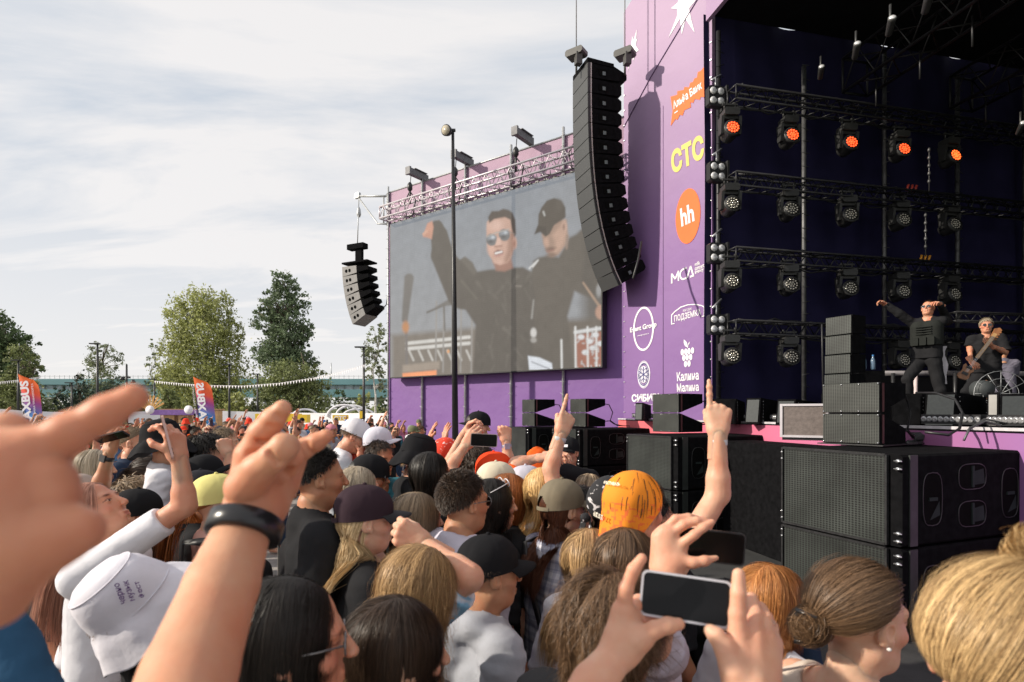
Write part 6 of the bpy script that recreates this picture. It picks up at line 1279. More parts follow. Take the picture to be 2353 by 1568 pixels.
def hair_mesh(style, n=1500, L=.30, seed=0, Mh=None, caps=(), width=.003, layer=.018, hat=False, wave=.0, bun=None, part=0.0, K=14, volume=1.0, lf=None):
    """strands combed over the skull and pulled down by gravity, pushed off head, neck and shoulders (caps in head space)"""
    rs = np.random.RandomState(seed); Q = rotm(Mh) if Mh is not None else np.eye(3); grav = Q.T @ np.array((0, 0, -1.0)); d0 = scalp_dirs(n, rs, bool(hat))
    lay = layer*rs.uniform(.15, 1, n)**1.0; 
    if hat: lay = lay*.5
    if style in ('short', 'crop'): lay = rs.uniform(.001, .006, n)
    nrm = d0/HR; nrm /= np.linalg.norm(nrm, axis=1)[:, None]; p = HC+d0*(HR+.002); g = .0; Ls = L*rs.uniform(.82, 1.0, n); sx = np.where(d0[:, 0] > part, 1.0, -1.0)
    fly = np.where(rs.uniform(0, 1, n) < .035, 5.0, 1.0); lay = np.where(fly > 1, lay*1.7, lay)
    clump = rs.normal(size=(60, 3)); ci = rs.randint(0, 60, n)
    if style in ('short', 'crop'):
        dn = np.clip((.75-d0[:, 2])*2, 0, 1); v = np.stack([d0[:, 0]*.3, .8-1.1*dn, -1.2*dn-.1], 1)+rs.normal(size=(n, 3))*.16+clump[ci]*(.20 if style == 'short' else .06); lift = .20 if style == 'crop' else .12; g = .07
    elif style == 'messy':
        cr_ = np.array((.15, -.45, .88)); v = d0-cr_*(d0@cr_)[:, None]; v = v/(np.linalg.norm(v, axis=1)[:, None]+.1); v = v+np.cross(cr_, v)*.5+clump[ci]*.30+rs.normal(size=(n, 3))*.07; lift = .06; g = .20
    elif style == 'back':
        bp_ = np.array(bun); v = bp_-p; v /= np.linalg.norm(v, axis=1)[:, None]; g = 0; lift = 0
    else:
        v = np.stack([sx*.9, -.25-.5*(d0[:, 1] < 0), -.25-.8*(d0[:, 2] < .6)], 1)+rs.normal(size=(n, 3))*.06; g = .34; lift = 0
    v = v-nrm*(np.sum(v*nrm, 1))[:, None]; v /= np.linalg.norm(v, axis=1)[:, None]; lift = lift if lf is None else lf; v = v+nrm*lift; v /= np.linalg.norm(v, axis=1)[:, None]; lay0 = lay
    P_ = np.empty((n, K, 3)); P_[:, 0] = p; st_ = (Ls/(K-1))[:, None]; ph = rs.uniform(0, 6.28, n)
    for k in range(1, K):
        if style == 'back':
            t = k/(K-1); tgt = np.array(bun)+rs.normal(size=(n, 3))*.010 if k == K-1 else None
            q = P_[:, 0]*(1-t)+np.array(bun)*t; 
        else:
            v = v*(1-g)+grav*g+rs.normal(size=(n, 3))*((.022 if style == 'messy' else .012)*fly[:, None])
            if style == 'messy': v += clump[(ci+k//3) % 60]*.09
            v /= np.linalg.norm(v, axis=1)[:, None]; q = P_[:, k-1]+v*st_
        lay = lay0*max(.22, min(1, k/(K*.28)))
        for it in range(2):
            u = (q-HC)/(HR+lay[:, None]+.003); l = np.linalg.norm(u, axis=1); ins = l < 1; u2 = u/l[:, None]; q = np.where(ins[:, None], HC+u2*(HR+lay[:, None]+.003), q)
            c2 = np.array((0, .022, -.045)); r2 = np.array((.064, .076, .088)); u = (q-c2)/(r2+lay[:, None]*.7); l = np.linalg.norm(u, axis=1); ins2 = (l < 1); q = np.where(ins2[:, None], c2+u/l[:, None]*(r2+lay[:, None]*.7), q)
            for ic, (a, b, r) in enumerate(caps):
                ab = b-a; t = np.clip(((q-a)@ab)/(ab@ab), 0, 1); cpt = a+t[:, None]*ab; dv = q-cpt; l = np.linalg.norm(dv, axis=1)+1e-9; rr = r+lay*.6; m_ = l < rr
                if ic == 0: q = np.where(m_[:, None], cpt+dv/l[:, None]*rr[:, None], q); continue
                hz_ = dv-grav*(dv@grav)[:, None]; fr_ = Q.T @ np.array((0, 1.0, 0)); sg = np.where((dv@fr_) > (.075 if ic == 1 else .12), 1.0, -1.0)[:, None]; hz_ = hz_*.35+fr_*sg*.05; hz_ /= np.linalg.norm(hz_, axis=1)[:, None]+1e-9
                al = np.sum(dv*hz_, 1); need = np.sqrt(np.maximum(0, rr*rr-(l*l-al*al)))-al; q = np.where(m_[:, None], q+hz_*np.minimum(need, .05)[:, None], q)
        if style != 'back':
            nv = q-P_[:, k-1]; ln_ = np.linalg.norm(nv, axis=1)[:, None]+1e-9; v = nv/ln_; q = P_[:, k-1]+v*st_
            if not lift:
                u = (q-HC)/HR; l = np.linalg.norm(u, axis=1); un = u/l[:, None]/HR; un /= np.linalg.norm(un, axis=1)[:, None]; o_ = np.clip(np.sum(v*un, 1), 0, None)*(l < 1.5); v = v-un*o_[:, None]; v /= np.linalg.norm(v, axis=1)[:, None]
        P_[:, k] = q
    if wave:
        t = np.linspace(0, 1, K)[None, :, None]; w_ = np.sin(t*L*38+ph[:, None, None]*.6+ci[:, None, None])*wave*t; P_ = P_+w_*clump[ci][:, None, :]*.8
    Vs = []; Fs = []; Rn = []; o = 0
    def push(V, F, r): nonlocal o; Vs.append(V); Fs.append(F+o); Rn.append(r); o += len(V)
    bias = rs.uniform(0, 1, 60); rv = np.clip(bias[ci]*.35+rs.uniform(0, 1, n)**1.4*.75, 0, 1)
    V, F, kk = ribbons(P_, width*rs.uniform(.6, 1.2, n), rs); push(V, F, np.repeat(rv, kk))
    if style == 'back' and bun is not None:
        bp_ = np.array(bun); kind = volume
        m = int(n*.45)
        if kind == 'pony' or kind == 'braid':
            pts = np.empty((m, K, 3)); pts[:, 0] = bp_+rs.normal(size=(m, 3))*.010; vv = np.tile((bp_-HC)/np.linalg.norm(bp_-HC), (m, 1))+rs.normal(size=(m, 3))*.2; L2 = L*rs.uniform(.75, 1, (m, 1))
            for k in range(1, K):
                vv = vv*.78+grav*.22+rs.normal(size=(m, 3))*.02; vv /= np.linalg.norm(vv, axis=1)[:, None]; q = pts[:, k-1]+vv*L2/(K-1)
                for (a, b, r) in caps:
                    ab = b-a; t = np.clip(((q-a)@ab)/(ab@ab), 0, 1); cpt = a+t[:, None]*ab; dv = q-cpt; l = np.linalg.norm(dv, axis=1)+1e-9; rr = r+.01; q = np.where((l < rr)[:, None], cpt+dv/l[:, None]*rr, q)
                pts[:, k] = q
        else:
            th = rs.uniform(0, 6.28, (m, 1)); ax_ = rs.normal(size=(m, 3))*.5+np.array((bp_-HC)/np.linalg.norm(bp_-HC)); ax_ /= np.linalg.norm(ax_, axis=1)[:, None]; e1 = np.cross(ax_, rs.normal(size=(m, 3))); e1 /= np.linalg.norm(e1, axis=1)[:, None]; e2 = np.cross(ax_, e1)
            R_ = rs.uniform(.014, .036, (m, 1, 1))*(L/.3); t = np.linspace(0, 4.6, K)[None, :, None]; pts = bp_+(bp_-HC)/np.linalg.norm(bp_-HC)*.022+e1[:, None]*np.cos(t+th[:, None])*R_+e2[:, None]*np.sin(t+th[:, None])*R_+ax_[:, None]*rs.normal(size=(m, 1, 1))*.012
        V, F, kk = ribbons(pts, width*rs.uniform(.7, 1.2, m), rs); push(V, F, np.repeat(rs.uniform(0, 1, m), kk))
    if style in ('back', 'long', 'bob'):   # loose flyaway hairs
        pass
    V, F = base_dome(.0012); push(V, F, np.full(len(V), .15))
    return np.concatenate(Vs), np.concatenate(Fs), np.concatenate(Rn)
def mk_hair_me(name, data, m):
    V, F, r = data; me = npmesh(name, V, F, True, [m] if m else []); a = me.attributes.new('rnd', 'FLOAT', 'POINT'); a.data.foreach_set('value', r.astype(np.float32)); return me
def caps_for(Mh, L, build=1.0, sh=None):   # neck, shoulders and back as capsules in head space
    Mi = np.array(Mh.inverted()); sh = sh or (lambda v: np.array(v, float)); T_ = lambda v: (Mi @ np.append(sh(v), 1))[:3]
    w = .17*build; return [(T_((0, -.015, 1.40+L)), T_((0, -.01, 1.54+L)), .060), (T_((-w, -.01, 1.41+L)), T_((w, -.01, 1.40+L)), .082), (T_((-.09, -.02, 1.34+L)), T_((-.09, -.02, 1.0+L)), .142*build), (T_((.09, -.02, 1.34+L)), T_((.09, -.02, 1.0+L)), .142*build)]

# ---- hats and glasses in head space
def cap_parts(hole=True, back=False, seed=0, hq=True, flat=False):
    rs = random.Random(seed); c = np.array((0, -.010, .042)); r = np.array((.087, .110, .091 if not flat else .085)); n = 96 if hq else 28; rows = 24 if hq else 7; V = []; F = []
    def rim(az): return .012+.012*math.cos(az)
    for i in range(n):
        az = 2*math.pi*i/n; e0 = math.asin(max(-.9, min(.9, (rim(az)-c[2])/r[2])))
        for j in range(rows+1):
            t = j/rows; el = e0+(math.pi/2-e0)*t; ce = max(0.0, math.cos(el))**.85 if el > 0 else 1; k = 1+.012*math.sin(az*3+seed)*math.sin(t*3)+.006*math.sin(az*9+seed*2)*(1-t)-.022*abs(math.sin(az*3))**16*math.sin(t*3.1)
            V.append((c[0]+math.sin(az)*ce*r[0]*k, c[1]+math.cos(az)*ce*r[1]*k, c[2]+math.sin(el)*r[2]*(1+.01*math.sin(az*2+seed))))
    for i in range(n):
        az = 2*math.pi*(i+.5)/n
        for j in range(rows):
            t = (j+.5)/rows
            if hole and abs(az-math.pi) < .42 and t < .34*math.cos((az-math.pi)/.42*1.3) : continue
            a = i*(rows+1)+j; b = ((i+1) % n)*(rows+1)+j; F.append((a, b, b+1, a+1))
    crown = MB(); crown.add([Vector(v) for v in V], [f for f in F], 0, True)
    crown.lathe([(.001, .010), (.007, .008), (.009, .0)], Matrix.Translation((0, -.010, .040+r[2])), 8)
    if hole:
        s = [Vector((c[0]+math.sin(a)*(r[0]*1.0), c[1]+math.cos(a)*(r[1]*1.0), rim(a)+.014)) for a in [math.pi-.5+i/10 for i in range(11)]]; w = [q-Vector((0, 0, .016)) for q in s]
        crown.add(s+w+[q*1.02 for q in s]+[q*1.02 for q in w], [(i, i+1, 12+i, 11+i) for i in range(10)]+[(22+i, 23+i, 34+i, 33+i) for i in range(10)], 0, True)
    m = 18; br = MB(); bv = []
    for i in range(m+1):
        a = -1.05+2.1*i/m
        for j in range(7):
            u = j/6; rr0 = Vector((math.sin(a)*r[0]*1.0, c[1]+math.cos(a)*r[1]*1.0, rim(a)+.002)); outx = math.sin(a)*r[0]*(1+.0*u); ext = .072*u*(max(0, math.cos(a*1.35)))**.45
            bv.append((outx*(1+.06*u), c[1]+math.cos(a)*r[1]+ext, rim(a)+.004-.012*u*u-.020*(a/1.05)**2*u+.006*u))
    def bi(i, j): return i*7+j
    k0 = len(bv); bv2 = [(x, y, z+.004) for x, y, z in bv]; fs = [(bi(i, j), bi(i, j+1), bi(i+1, j+1), bi(i+1, j)) for i in range(m) for j in range(6)]
    edge = [bi(0, j) for j in range(7)]+[bi(i, 6) for i in range(1, m+1)]+[bi(m, j) for j in range(5, -1, -1)]
    br.add(bv+bv2, fs+[tuple(k0+q for q in f[::-1]) for f in fs]+[(edge[q], edge[q]+k0, edge[q+1]+k0, edge[q+1]) for q in range(len(edge)-1)], 0, True)
    return crown, br
def bucket_part(seed=0, wide=1.0, droop=1.0):
    n = 64; prof = [(.0, .137), (.030, .135), (.055, .128), (.074, .114), (.087, .092), (.095, .06), (.100, .028), (.102, .018), (.118*wide, .004), (.138*wide, -.018*droop), (.155*wide, -.045*droop), (.158*wide, -.047*droop), (.155*wide, -.049*droop), (.136*wide, -.022*droop), (.116*wide, -.002), (.098, .012)]
    V = []; F = []
    for k, (r, z) in enumerate(prof):
        for i in range(n):
            a = 2*math.pi*i/n; w = max(0, (.11-z)/.16)**1.5 if k > 3 else 0; rr = r*(1+.045*w*math.sin(a*3+seed)+.02*w*math.sin(a*7+seed*2)); rr *= 1+(.012*math.sin(a*4+z*40+seed)+.008*math.sin(a*9-z*70))*min(1, k/3); zz_ = z+.016*w*math.sin(a*2+seed*1.7)+.006*w*math.sin(a*9); V.append((rr*math.sin(a)*.93, rr*math.cos(a)*1.10-.010, zz_))
    for k in range(len(prof)-1):
        for i in range(n): F.append((k*n+i, k*n+(i+1) % n, (k+1)*n+(i+1) % n, (k+1)*n+i))
    b = MB(); b.add(V, F, 0, True)
    for zz_, rr in ((.112, .0765), (.020, .1015)): b.tube([(rr*math.sin(a)*.93, rr*math.cos(a)*1.10-.010, zz_) for a in [2*math.pi*i/40 for i in range(41)]], .0016, 4, cap=False)
    return b
def bandana_part(seed=0, tail=.12, cover=.02):
    n = 48; rows = 12; V = []; F = []
    for i in range(n):
        az = 2*math.pi*i/n; low = .055 if abs(az if az < math.pi else az-2*math.pi) < 1.2 else .0+cover
        low = .05*(.5+.5*math.cos(az))+(-.035)*(.5-.5*math.cos(az))
        for j in range(rows+1):
            t = j/rows; z = low+(HC[2]+HR[2]+.012-low)*math.sin(t*math.pi/2); q = max(0, 1-((z-HC[2])/(HR[2]+.0125))**2)**.5; k = 1+.02*math.sin(az*5+seed+t*3)
            V.append(((HR[0]+.012)*q*math.sin(az)*k, HC[1]+(HR[1]+.012)*q*math.cos(az)*k, z))
    for i in range(n):
        for j in range(rows): a = i*(rows+1)+j; b_ = ((i+1) % n)*(rows+1)+j; F.append((a, b_, b_+1, a+1))
    b = MB(); b.add(V, F, 0, True); b.lathe([(.01, 0), (.02, .01), (.018, .03), (.006, .04)], Matrix.Translation((0, -.125, -.03)) @ Matrix.Rotation(R(90), 4, 'X'), 10)
    for s in (-1, 1): b.add([(s*.005, -.125, -.02), (s*.03, -.14, -.03), (s*.055, -.15, -.03-tail), (s*.02, -.145, -.03-tail*.7), (s*.005, -.122, -.02), (s*.03, -.137, -.03), (s*.055, -.147, -.03-tail), (s*.02, -.142, -.03-tail*.7)], [(0, 1, 2, 3), (7, 6, 5, 4)], 0, True)
    return b
def glasses(parent, Mh, dark=True, up=0.0, white=False):
    b = MB(); Mo = Mh @ Matrix.Translation((0, 0 if not up else -.012, up))
    for s in (-1, 1):
        pts = [Mo @ Vector((s*.032+math.cos(a)*.025, .098-abs(math.cos(a))*.002, .001+math.sin(a)*.019)) for a in [2*math.pi*i/16 for i in range(17)]]; b.tube(pts, .0022, 5, cap=False)
        b.tube([Mo @ Vector((s*.056, .095, .006)), Mo @ Vector((s*.078, .05, .008)), Mo @ Vector((s*.083, -.012, .006))], .002, 5)
    b.tube([Mo @ Vector((-.008, .100, .004)), Mo @ Vector((.008, .100, .004))], .0022, 5)
    o = b.build('glasses', mat('frame_white', (.7, .68, .72), .3) if white else mat('frame_metal', (.20, .19, .19) if not dark else (.02, .02, .02), .25, metal=.5), parent)
    b = MB()
    for s in (-1, 1): b.prism([(s*.032+math.cos(a)*.024*1, .001+math.sin(a)*.018) for a in [2*math.pi*i/14 for i in range(14)]], .0015, Mo @ frame((0, .097, 0), (1, 0, 0), (0, 0, 1), (0, 1, 0)))
    if dark: b.build('lens', mat('dark_lens', (.02, .02, .022), .08, spec=.8), o)
    return o
def set_mat(o, m):
    if not o.data.materials: o.data.materials.append(None)
    o.material_slots[0].link = 'OBJECT'; o.material_slots[0].material = m
def stage_yaw(x, y, tx_=7.2, ty=8.6): return math.degrees(math.atan2(tx_-x, ty-y))
N_PEOPLE = [0]
def local_arm(root_xy, yaw, elbow, wrist, tip, palm, pose, base=0.0):
    """arm given by world points -> local definition for make_body"""
    a = R(yaw); c, s = math.cos(a), math.sin(a)
    def tl(v, vec=False):
        x, y, z = v; 
        if not vec: x -= root_xy[0]; y -= root_xy[1]
        return np.array((x*c-y*s, x*s+y*c, z))
    return tl(elbow)-[0, 0, base], tl(wrist)-[0, 0, base], tl(Vector(tip)-Vector(wrist), True), tl(palm, True), pose
def hero(label, px, pytop, d, skin='pink', yaw=None, head=(0, 0, 0), fem=False, build=1.0, lean=0.0, arms=('down', 'down'), shirt=('grey', (.4, .4, .4)), sleeve=.45, loose=1.0, pants=(.05, .06, .09), hair=None, hat=None, gl=None, h=.011, hh=.004, hand_h=.0035, dome=.0, extra=None, hem=.86, strapless=False, hood=False, group=None, forget_top=False, noarm=(), headpx=True, base=0.0, legs=None, custom=None, xyz=None):
    """px, pytop: top of the hair or hat on the survey grid; d depth"""
    x = (px-1176.5)/FPX*d; topz = CAMH-(pytop-948)/FPX*d; yaw = stage_yaw(x, d) if yaw is None else yaw
    L = topz-1.75-dome-base; ar = []
    # head sits over the root, shifted when leaning
    rootx, rooty = x, d
    if xyz: rootx, rooty, L = xyz
    if lean: f_ = math.sin(lean)*.6; rootx -= math.sin(R(yaw))*f_; rooty -= math.cos(R(yaw))*f_
    for s_, a in zip(('R', 'L'), arms): ar.append(a if isinstance(a, str) else local_arm((rootx, rooty), yaw, *a, base=base))
    Lc = max(L, -.42)
    bd = make_body(L, build, fem, ar, head, h, hh, lean, sleeve, loose, True, True, N_PEOPLE[0], hand_h, hem, strapless, hood, noarm=noarm, legs=legs)
    e = empty('person', (rootx, rooty, 0.02+base), -R(yaw), label, 'person', group); N_PEOPLE[0] += 1
    V, F, T = bd['body']; V = V.copy(); 
    if L < -.4: V[:, 2] = np.maximum(V[:, 2], .005)
    for CV, CF in (custom or []):
        Mi = np.array((Matrix.Translation((rootx, rooty, .02+base)) @ Matrix.Rotation(-R(yaw), 4, 'Z')).inverted()); F = np.concatenate([F, CF+len(V)]); V = np.concatenate([V, xf(Mi, CV)]); T = np.concatenate([T, np.ones((len(CV), 3))])
    me = npmesh('body', V, F, True, [skin_mat(skin, SK[skin])]); at = me.attributes.new('tint', 'FLOAT_VECTOR', 'POINT'); at.data.foreach_set('vector', T.astype(np.float32).ravel()); body = link('body', me, e)
    Vs, Fs = bd['shirt']; o = link('shirt', npmesh('shirt', Vs, Fs, True, [shirt[1] if not isinstance(shirt[1], tuple) else cloth(shirt[0], shirt[1])]), e)
    Vs, Fs = bd['pants']; Vs = Vs.copy(); Vs[:, 2] = np.maximum(Vs[:, 2], .01); link('trousers', npmesh('trousers', Vs, Fs, True, [cloth('trousers_%d' % (int(pants[2]*1000)), pants)]), e)
    Mh = bd['head']; sh_ = bd['sh']
    if hair:
        k = dict(hair); colr = k.pop('c'); style = k.pop('style'); cp = caps_for(Mh, L, build*(.9 if fem else 1), sh_)
        me = mk_hair_me('hair', hair_mesh(style, Mh=Mh, caps=cp, seed=N_PEOPLE[0], hat=bool(hat), **k), hair_mat(colr, *HAIRC[colr])); ho = link('hair', me, e); ho.matrix_local = Mh
    if hat:
        kind, hc_ = hat[0], hat[1]; rz = hat[2] if len(hat) > 2 else 0; tilt = hat[3] if len(hat) > 3 else 0; opt = hat[4] if len(hat) > 4 else {}
        hm = hc_ if not isinstance(hc_, tuple) else cloth('hat_%03d%03d%03d' % tuple(int(q*999) for q in hc_), hc_)
        Mt = Mh @ Matrix.Rotation(R(rz), 4, 'Z') @ Matrix.Rotation(R(tilt), 4, 'X')
        if kind == 'cap': cr_, br_ = cap_parts(opt.get('hole', True), seed=N_PEOPLE[0], flat=opt.get('flat', False)); c_ = cr_.build('cap', hm, e); c_.matrix_local = Mt; c2 = br_.build('cap_brim', opt.get('brim', hm), c_)
        elif kind == 'bucket': c_ = bucket_part(N_PEOPLE[0], opt.get('wide', 1), opt.get('droop', 1)).build('bucket_hat', hm, e); c_.matrix_local = Mt
        elif kind == 'bandana': c_ = bandana_part(N_PEOPLE[0], opt.get('tail', .12)).build('bandana', hm, e); c_.matrix_local = Mt
    if gl: glasses(e, Mh, *gl)
    if extra: extra(e, bd, Mh)
    return e, bd, Mh
def wpt(px, py, d): return P(px, py, d)
def phone(px0, p1, d0, label='', size=(.150, .073), col=(.03, .03, .03), name='phone', roll=0):
    """phone centred at world point, long axis dir, screen normal"""
    c, ax_, n_ = px0, Vector(p1).normalized(), Vector(d0); n_ = (n_-ax_*n_.dot(ax_)).normalized(); M = frame(c, ax_, n_.cross(ax_), n_)
    e = empty(name, (0, 0, 0), 0, label, 'phone', 'phones held up in the crowd'); e.matrix_world = M
    def rr(w, h_, r): return [(sx*(w/2-r)+math.cos(a)*r, sy*(h_/2-r)+math.sin(a)*r) for sx, sy, a0 in ((1, 1, 0), (-1, 1, 90), (-1, -1, 180), (1, -1, 270)) for a in [R(a0+i*18) for i in range(6)]]
    b = MB(); b.prism(rr(size[0], size[1], .010), .0078, Matrix.Translation((0, 0, -.0078))); b.build('case', mat('phone_case_%d_%d' % (int(col[0]*100), int(col[1]*100)), col, .3, metal=.3, var=.05), e)
    b = MB(); b.prism(rr(size[0]-.007, size[1]-.007, .008), .0006, Matrix.Identity(4)); b.build('screen', mat('phone_screen', (.005, .005, .006), .16, spec=.22), e)
    b = MB()
    for dx_, dy_ in ((.0, 0), (.016, 0), (0, .016)): b.lathe([(.0062, -.0098), (.0062, -.0077)], Matrix.Translation((size[0]/2-.02-dx_, size[1]/2-.02-dy_, 0)), 12)
    b.build('camera_lens', mat('phone_lens', (.02, .02, .025), .1), e)
    return e
# ---------------------------------------------------------------- hands close to the lens, joint by joint
def zB(x, y): return (540+.2424*x)/1.088, (980+.2424*y)/1.088
def zC(x, y): return (1500+.2909*x)/1.088, (1250+.2909*y)/1.088
def zA(x, y): return .3571*x/1.088, (940+.3571*y)/1.088
def hand_from(chains, conv, h, kdef=.006):
    allp = []; cs = []
    for ch in chains:
        k = kdef
        if isinstance(ch[0], (int, float)): k = ch[0]; ch = ch[1:]
        pts = [(np.array(P(*conv(x, y), d)), r) for x, y, d, r in ch]; cs.append((k, pts)); allp += [(p, r) for p, r in pts]
    lo = np.min([p-r for p, r in allp], 0)-.012; hi = np.max([p+r for p, r in allp], 0)+.012; f = Field(lo, hi, h)
    for k, pts in cs:
        for i in range(len(pts)-1): f.cone(pts[i][0], pts[i+1][0], pts[i][1], pts[i+1][1], k if i == 0 else min(k, .006))
    return f
def nail(conv, x, y, d, r, ang, sc=1.0, m=None): pass
fB = hand_from([
 (.02, (-430, 3400, .54, .048), (-270, 2900, .59, .046), (60, 2000, .68, .0415), (285, 1400, .748, .0345), (400, 1180, .77, .033)),
 (.02, (370, 1250, .76, .030), (345, 950, .77, .026), (370, 680, .775, .0235)), (.02, (440, 1200, .775, .030), (520, 950, .79, .030), (600, 720, .80, .024)), (.02, (560, 1150, .80, .024), (690, 950, .82, .022), (800, 720, .825, .018)),
 (.006, (385, 650, .77, .0225), (475, 430, .765, .0175), (590, 285, .76, .0150), (685, 178, .757, .0120)),
 (.004, (560, 540, .80, .016), (640, 515, .775, .0135), (730, 600, .765, .0125), (720, 730, .775, .011)),
 (.004, (680, 590, .815, .0155), (770, 590, .79, .0135), (810, 690, .785, .0120), (770, 800, .795, .011)),
 (.006, (790, 670, .815, .0185), (920, 578, .815, .0140), (1040, 515, .812, .0122), (1140, 455, .81, .0098)),
 (.005, (310, 990, .748, .027), (440, 810, .735, .0215), (590, 680, .722, .0180), (700, 565, .720, .0165), (745, 560, .728, .0150)),
], zB, .0022)
fB.cone(np.array(P(*zB(700, 870), .775)), np.array(P(*zB(715, 800), .775)), .010, .008, .008, op='sub')
for a_, c_ in (((345, 640, .748), (500, 640, .752)), ((350, 800, .748), (480, 740, .742)), ((440, 500, .752), (540, 520, .756)), ((560, 360, .746), (640, 390, .75)), ((640, 250, .745), (715, 290, .75)), ((560, 640, .706), (640, 720, .710)), ((930, 530, .80), (960, 620, .803))):
    fB.cone(np.array(P(*zB(*a_[:2]), a_[2])), np.array(P(*zB(*c_[:2]), c_[2])), .0032, .0026, .006, op='sub')
hand_B = fB.mesh()
fA = hand_from([
 (.02, (-900, 1750, .30, .045), (-350, 1150, .31, .036), (-100, 950, .32, .036)), (.02, (-100, 900, .32, .034), (60, 720, .325, .026)), (.02, (-50, 1150, .32, .030), (140, 980, .325, .026)),
 (.007, (20, 640, .325, .0205), (230, 545, .328, .0140), (480, 400, .332, .0108), (740, 260, .337, .0094), (935, 150, .34, .0082)),
 (.008, (-60, 420, .335, .011), (60, 385, .34, .0100), (110, 390, .345, .0088)),
 (.004, (180, 720, .325, .0185), (330, 760, .322, .0145), (370, 850, .32, .0120), (290, 900, .322, .0105)),
 (.006, (-150, 1350, .31, .034), (150, 1190, .312, .0225), (380, 1130, .315, .0160), (560, 1075, .318, .0125)),
], zA, .0016)
hand_A = fA.mesh()
fD = hand_from([
 (.015, (560, 1050, 1.27, .030), (600, 640, 1.27, .028), (620, 560, 1.27, .027)), (.015, (600, 600, 1.27, .026), (690, 400, 1.275, .018)), (.015, (560, 600, 1.275, .025), (610, 290, 1.28, .0165)), (.015, (540, 580, 1.28, .024), (550, 270, 1.285, .0155)), (.015, (520, 560, 1.285, .022), (495, 320, 1.29, .0145)),
 (.004, (690, 390, 1.27, .0125), (810, 300, 1.255, .0105), (890, 240, 1.255, .0092), (962, 192, 1.26, .0072)), (.004, (625, 280, 1.28, .0120), (720, 215, 1.268, .0104), (830, 180, 1.265, .0090), (905, 172, 1.268, .0075)), (.004, (565, 250, 1.29, .0115), (650, 165, 1.28, .0100), (760, 150, 1.28, .0088), (830, 160, 1.285, .0075)),
 (.010, (670, 520, 1.265, .018), (800, 540, 1.25, .0120), (900, 525, 1.247, .0108), (1000, 498, 1.25, .0055)),
], zC, .0026)
hand_D = fD.mesh()
fL = hand_from([
 (.015, (-280, 1950, .80, .033), (-60, 1580, .84, .031), (140, 1330, .87, .0265), (180, 1220, .875, .026)), (.012, (170, 1250, .88, .027), (200, 960, .885, .0190)), (.012, (230, 1230, .885, .024), (270, 1020, .895, .017)), (.015, (220, 1280, .875, .024), (350, 1190, .865, .0185)),
 (.004, (200, 960, .885, .0140), (225, 760, .88, .0112), (290, 600, .878, .0098), (360, 505, .88, .0080)), (.004, (270, 960, .90, .0125), (330, 870, .925, .0105), (420, 840, .94, .009)), (.004, (290, 1040, .90, .0125), (400, 1010, .925, .0105), (520, 1030, .932, .009)),
 (.008, (340, 1200, .862, .0175), (470, 1115, .855, .0125), (580, 1080, .855, .0118), (675, 1068, .857, .0092)),
], zC, .002)
hand_L = fL.mesh()
fR = hand_from([
 (.015, (1330, 2250, .76, .032), (1290, 1850, .80, .029), (1290, 1620, .82, .029)), (.010, (1200, 1620, .825, .026), (1190, 1180, .85, .0165)), (.010, (1290, 1620, .825, .026), (1320, 1170, .855, .0170)), (.010, (1360, 1620, .83, .025), (1425, 1190, .86, .0160)), (.010, (1420, 1600, .835, .022), (1490, 1240, .865, .0140)),
 (.004, (1185, 1150, .85, .0150), (1180, 980, .852, .0122), (1190, 800, .855, .0112), (1192, 640, .86, .0092)), (.004, (1320, 1130, .86, .0135), (1330, 980, .885, .0120), (1300, 850, .91, .0105)), (.004, (1425, 1160, .865, .0130), (1420, 1020, .885, .0115), (1380, 930, .915, .010)), (.004, (1485, 1220, .87, .0120), (1465, 1090, .885, .0105), (1430, 1030, .91, .009)),
 (.010, (1150, 1480, .822, .020), (1070, 1270, .835, .0145), (1000, 1170, .842, .0118), (948, 1122, .848, .0092)),
], zC, .002)
hand_R = fR.mesh()
# ---------------------------------------------------------------- the people nearest the camera, one by one
WHITE = ('white', (.70, .69, .73)); BLACK = ('black', (.018, .018, .020)); NAVY = ('navy', (.022, .035, .065)); PEACH = ('peach', (.62, .36, .30)); GREY = ('grey', (.36, .37, .41)); DGREY = ('dark_grey', (.06, .06, .062)); ORANGE = ('orange', (.80, .12, .02)); TEAL = ('teal', (.04, .16, .20)); LILAC = ('lilac', (.56, .53, .62)); PINKS = ('pink', (.62, .25, .36))
HB = (.014, .014, .016)
def plaid_mat():
    m = bpy.data.materials.new('cloth_plaid'); m.use_nodes = True; nt = m.node_tree; b = nt.nodes['Principled BSDF']; b.inputs['Roughness'].default_value = .85
    t = nt.nodes.new('ShaderNodeTexCoord'); out = None
    for d, sc in (('X', 11), ('Z', 11), ('X', 27), ('Z', 27)):
        w = nt.nodes.new('ShaderNodeTexWave'); w.bands_direction = d; w.inputs['Scale'].default_value = sc/3.14; nt.links.new(t.outputs['Object'], w.inputs['Vector'])
        r = nt.nodes.new('ShaderNodeValToRGB'); r.color_ramp.elements[0].position = .62; r.color_ramp.elements[1].position = .72; r.color_ramp.elements[0].color = (.93, .93, .95, 1); r.color_ramp.elements[1].color = (.66, .67, .74, 1); nt.links.new(w.outputs['Fac'], r.inputs[0])
        if out is None: out = r.outputs[0]
        else: mu = nt.nodes.new('ShaderNodeVectorMath'); mu.operation = 'MULTIPLY'; nt.links.new(out, mu.inputs[0]); nt.links.new(r.outputs[0], mu.inputs[1]); out = mu.outputs[0]
    mu = nt.nodes.new('ShaderNodeVectorMath'); mu.operation = 'SCALE'; mu.inputs['Scale'].default_value = .80; nt.links.new(out, mu.inputs[0]); nt.links.new(mu.outputs[0], b.inputs['Base Color']); return m
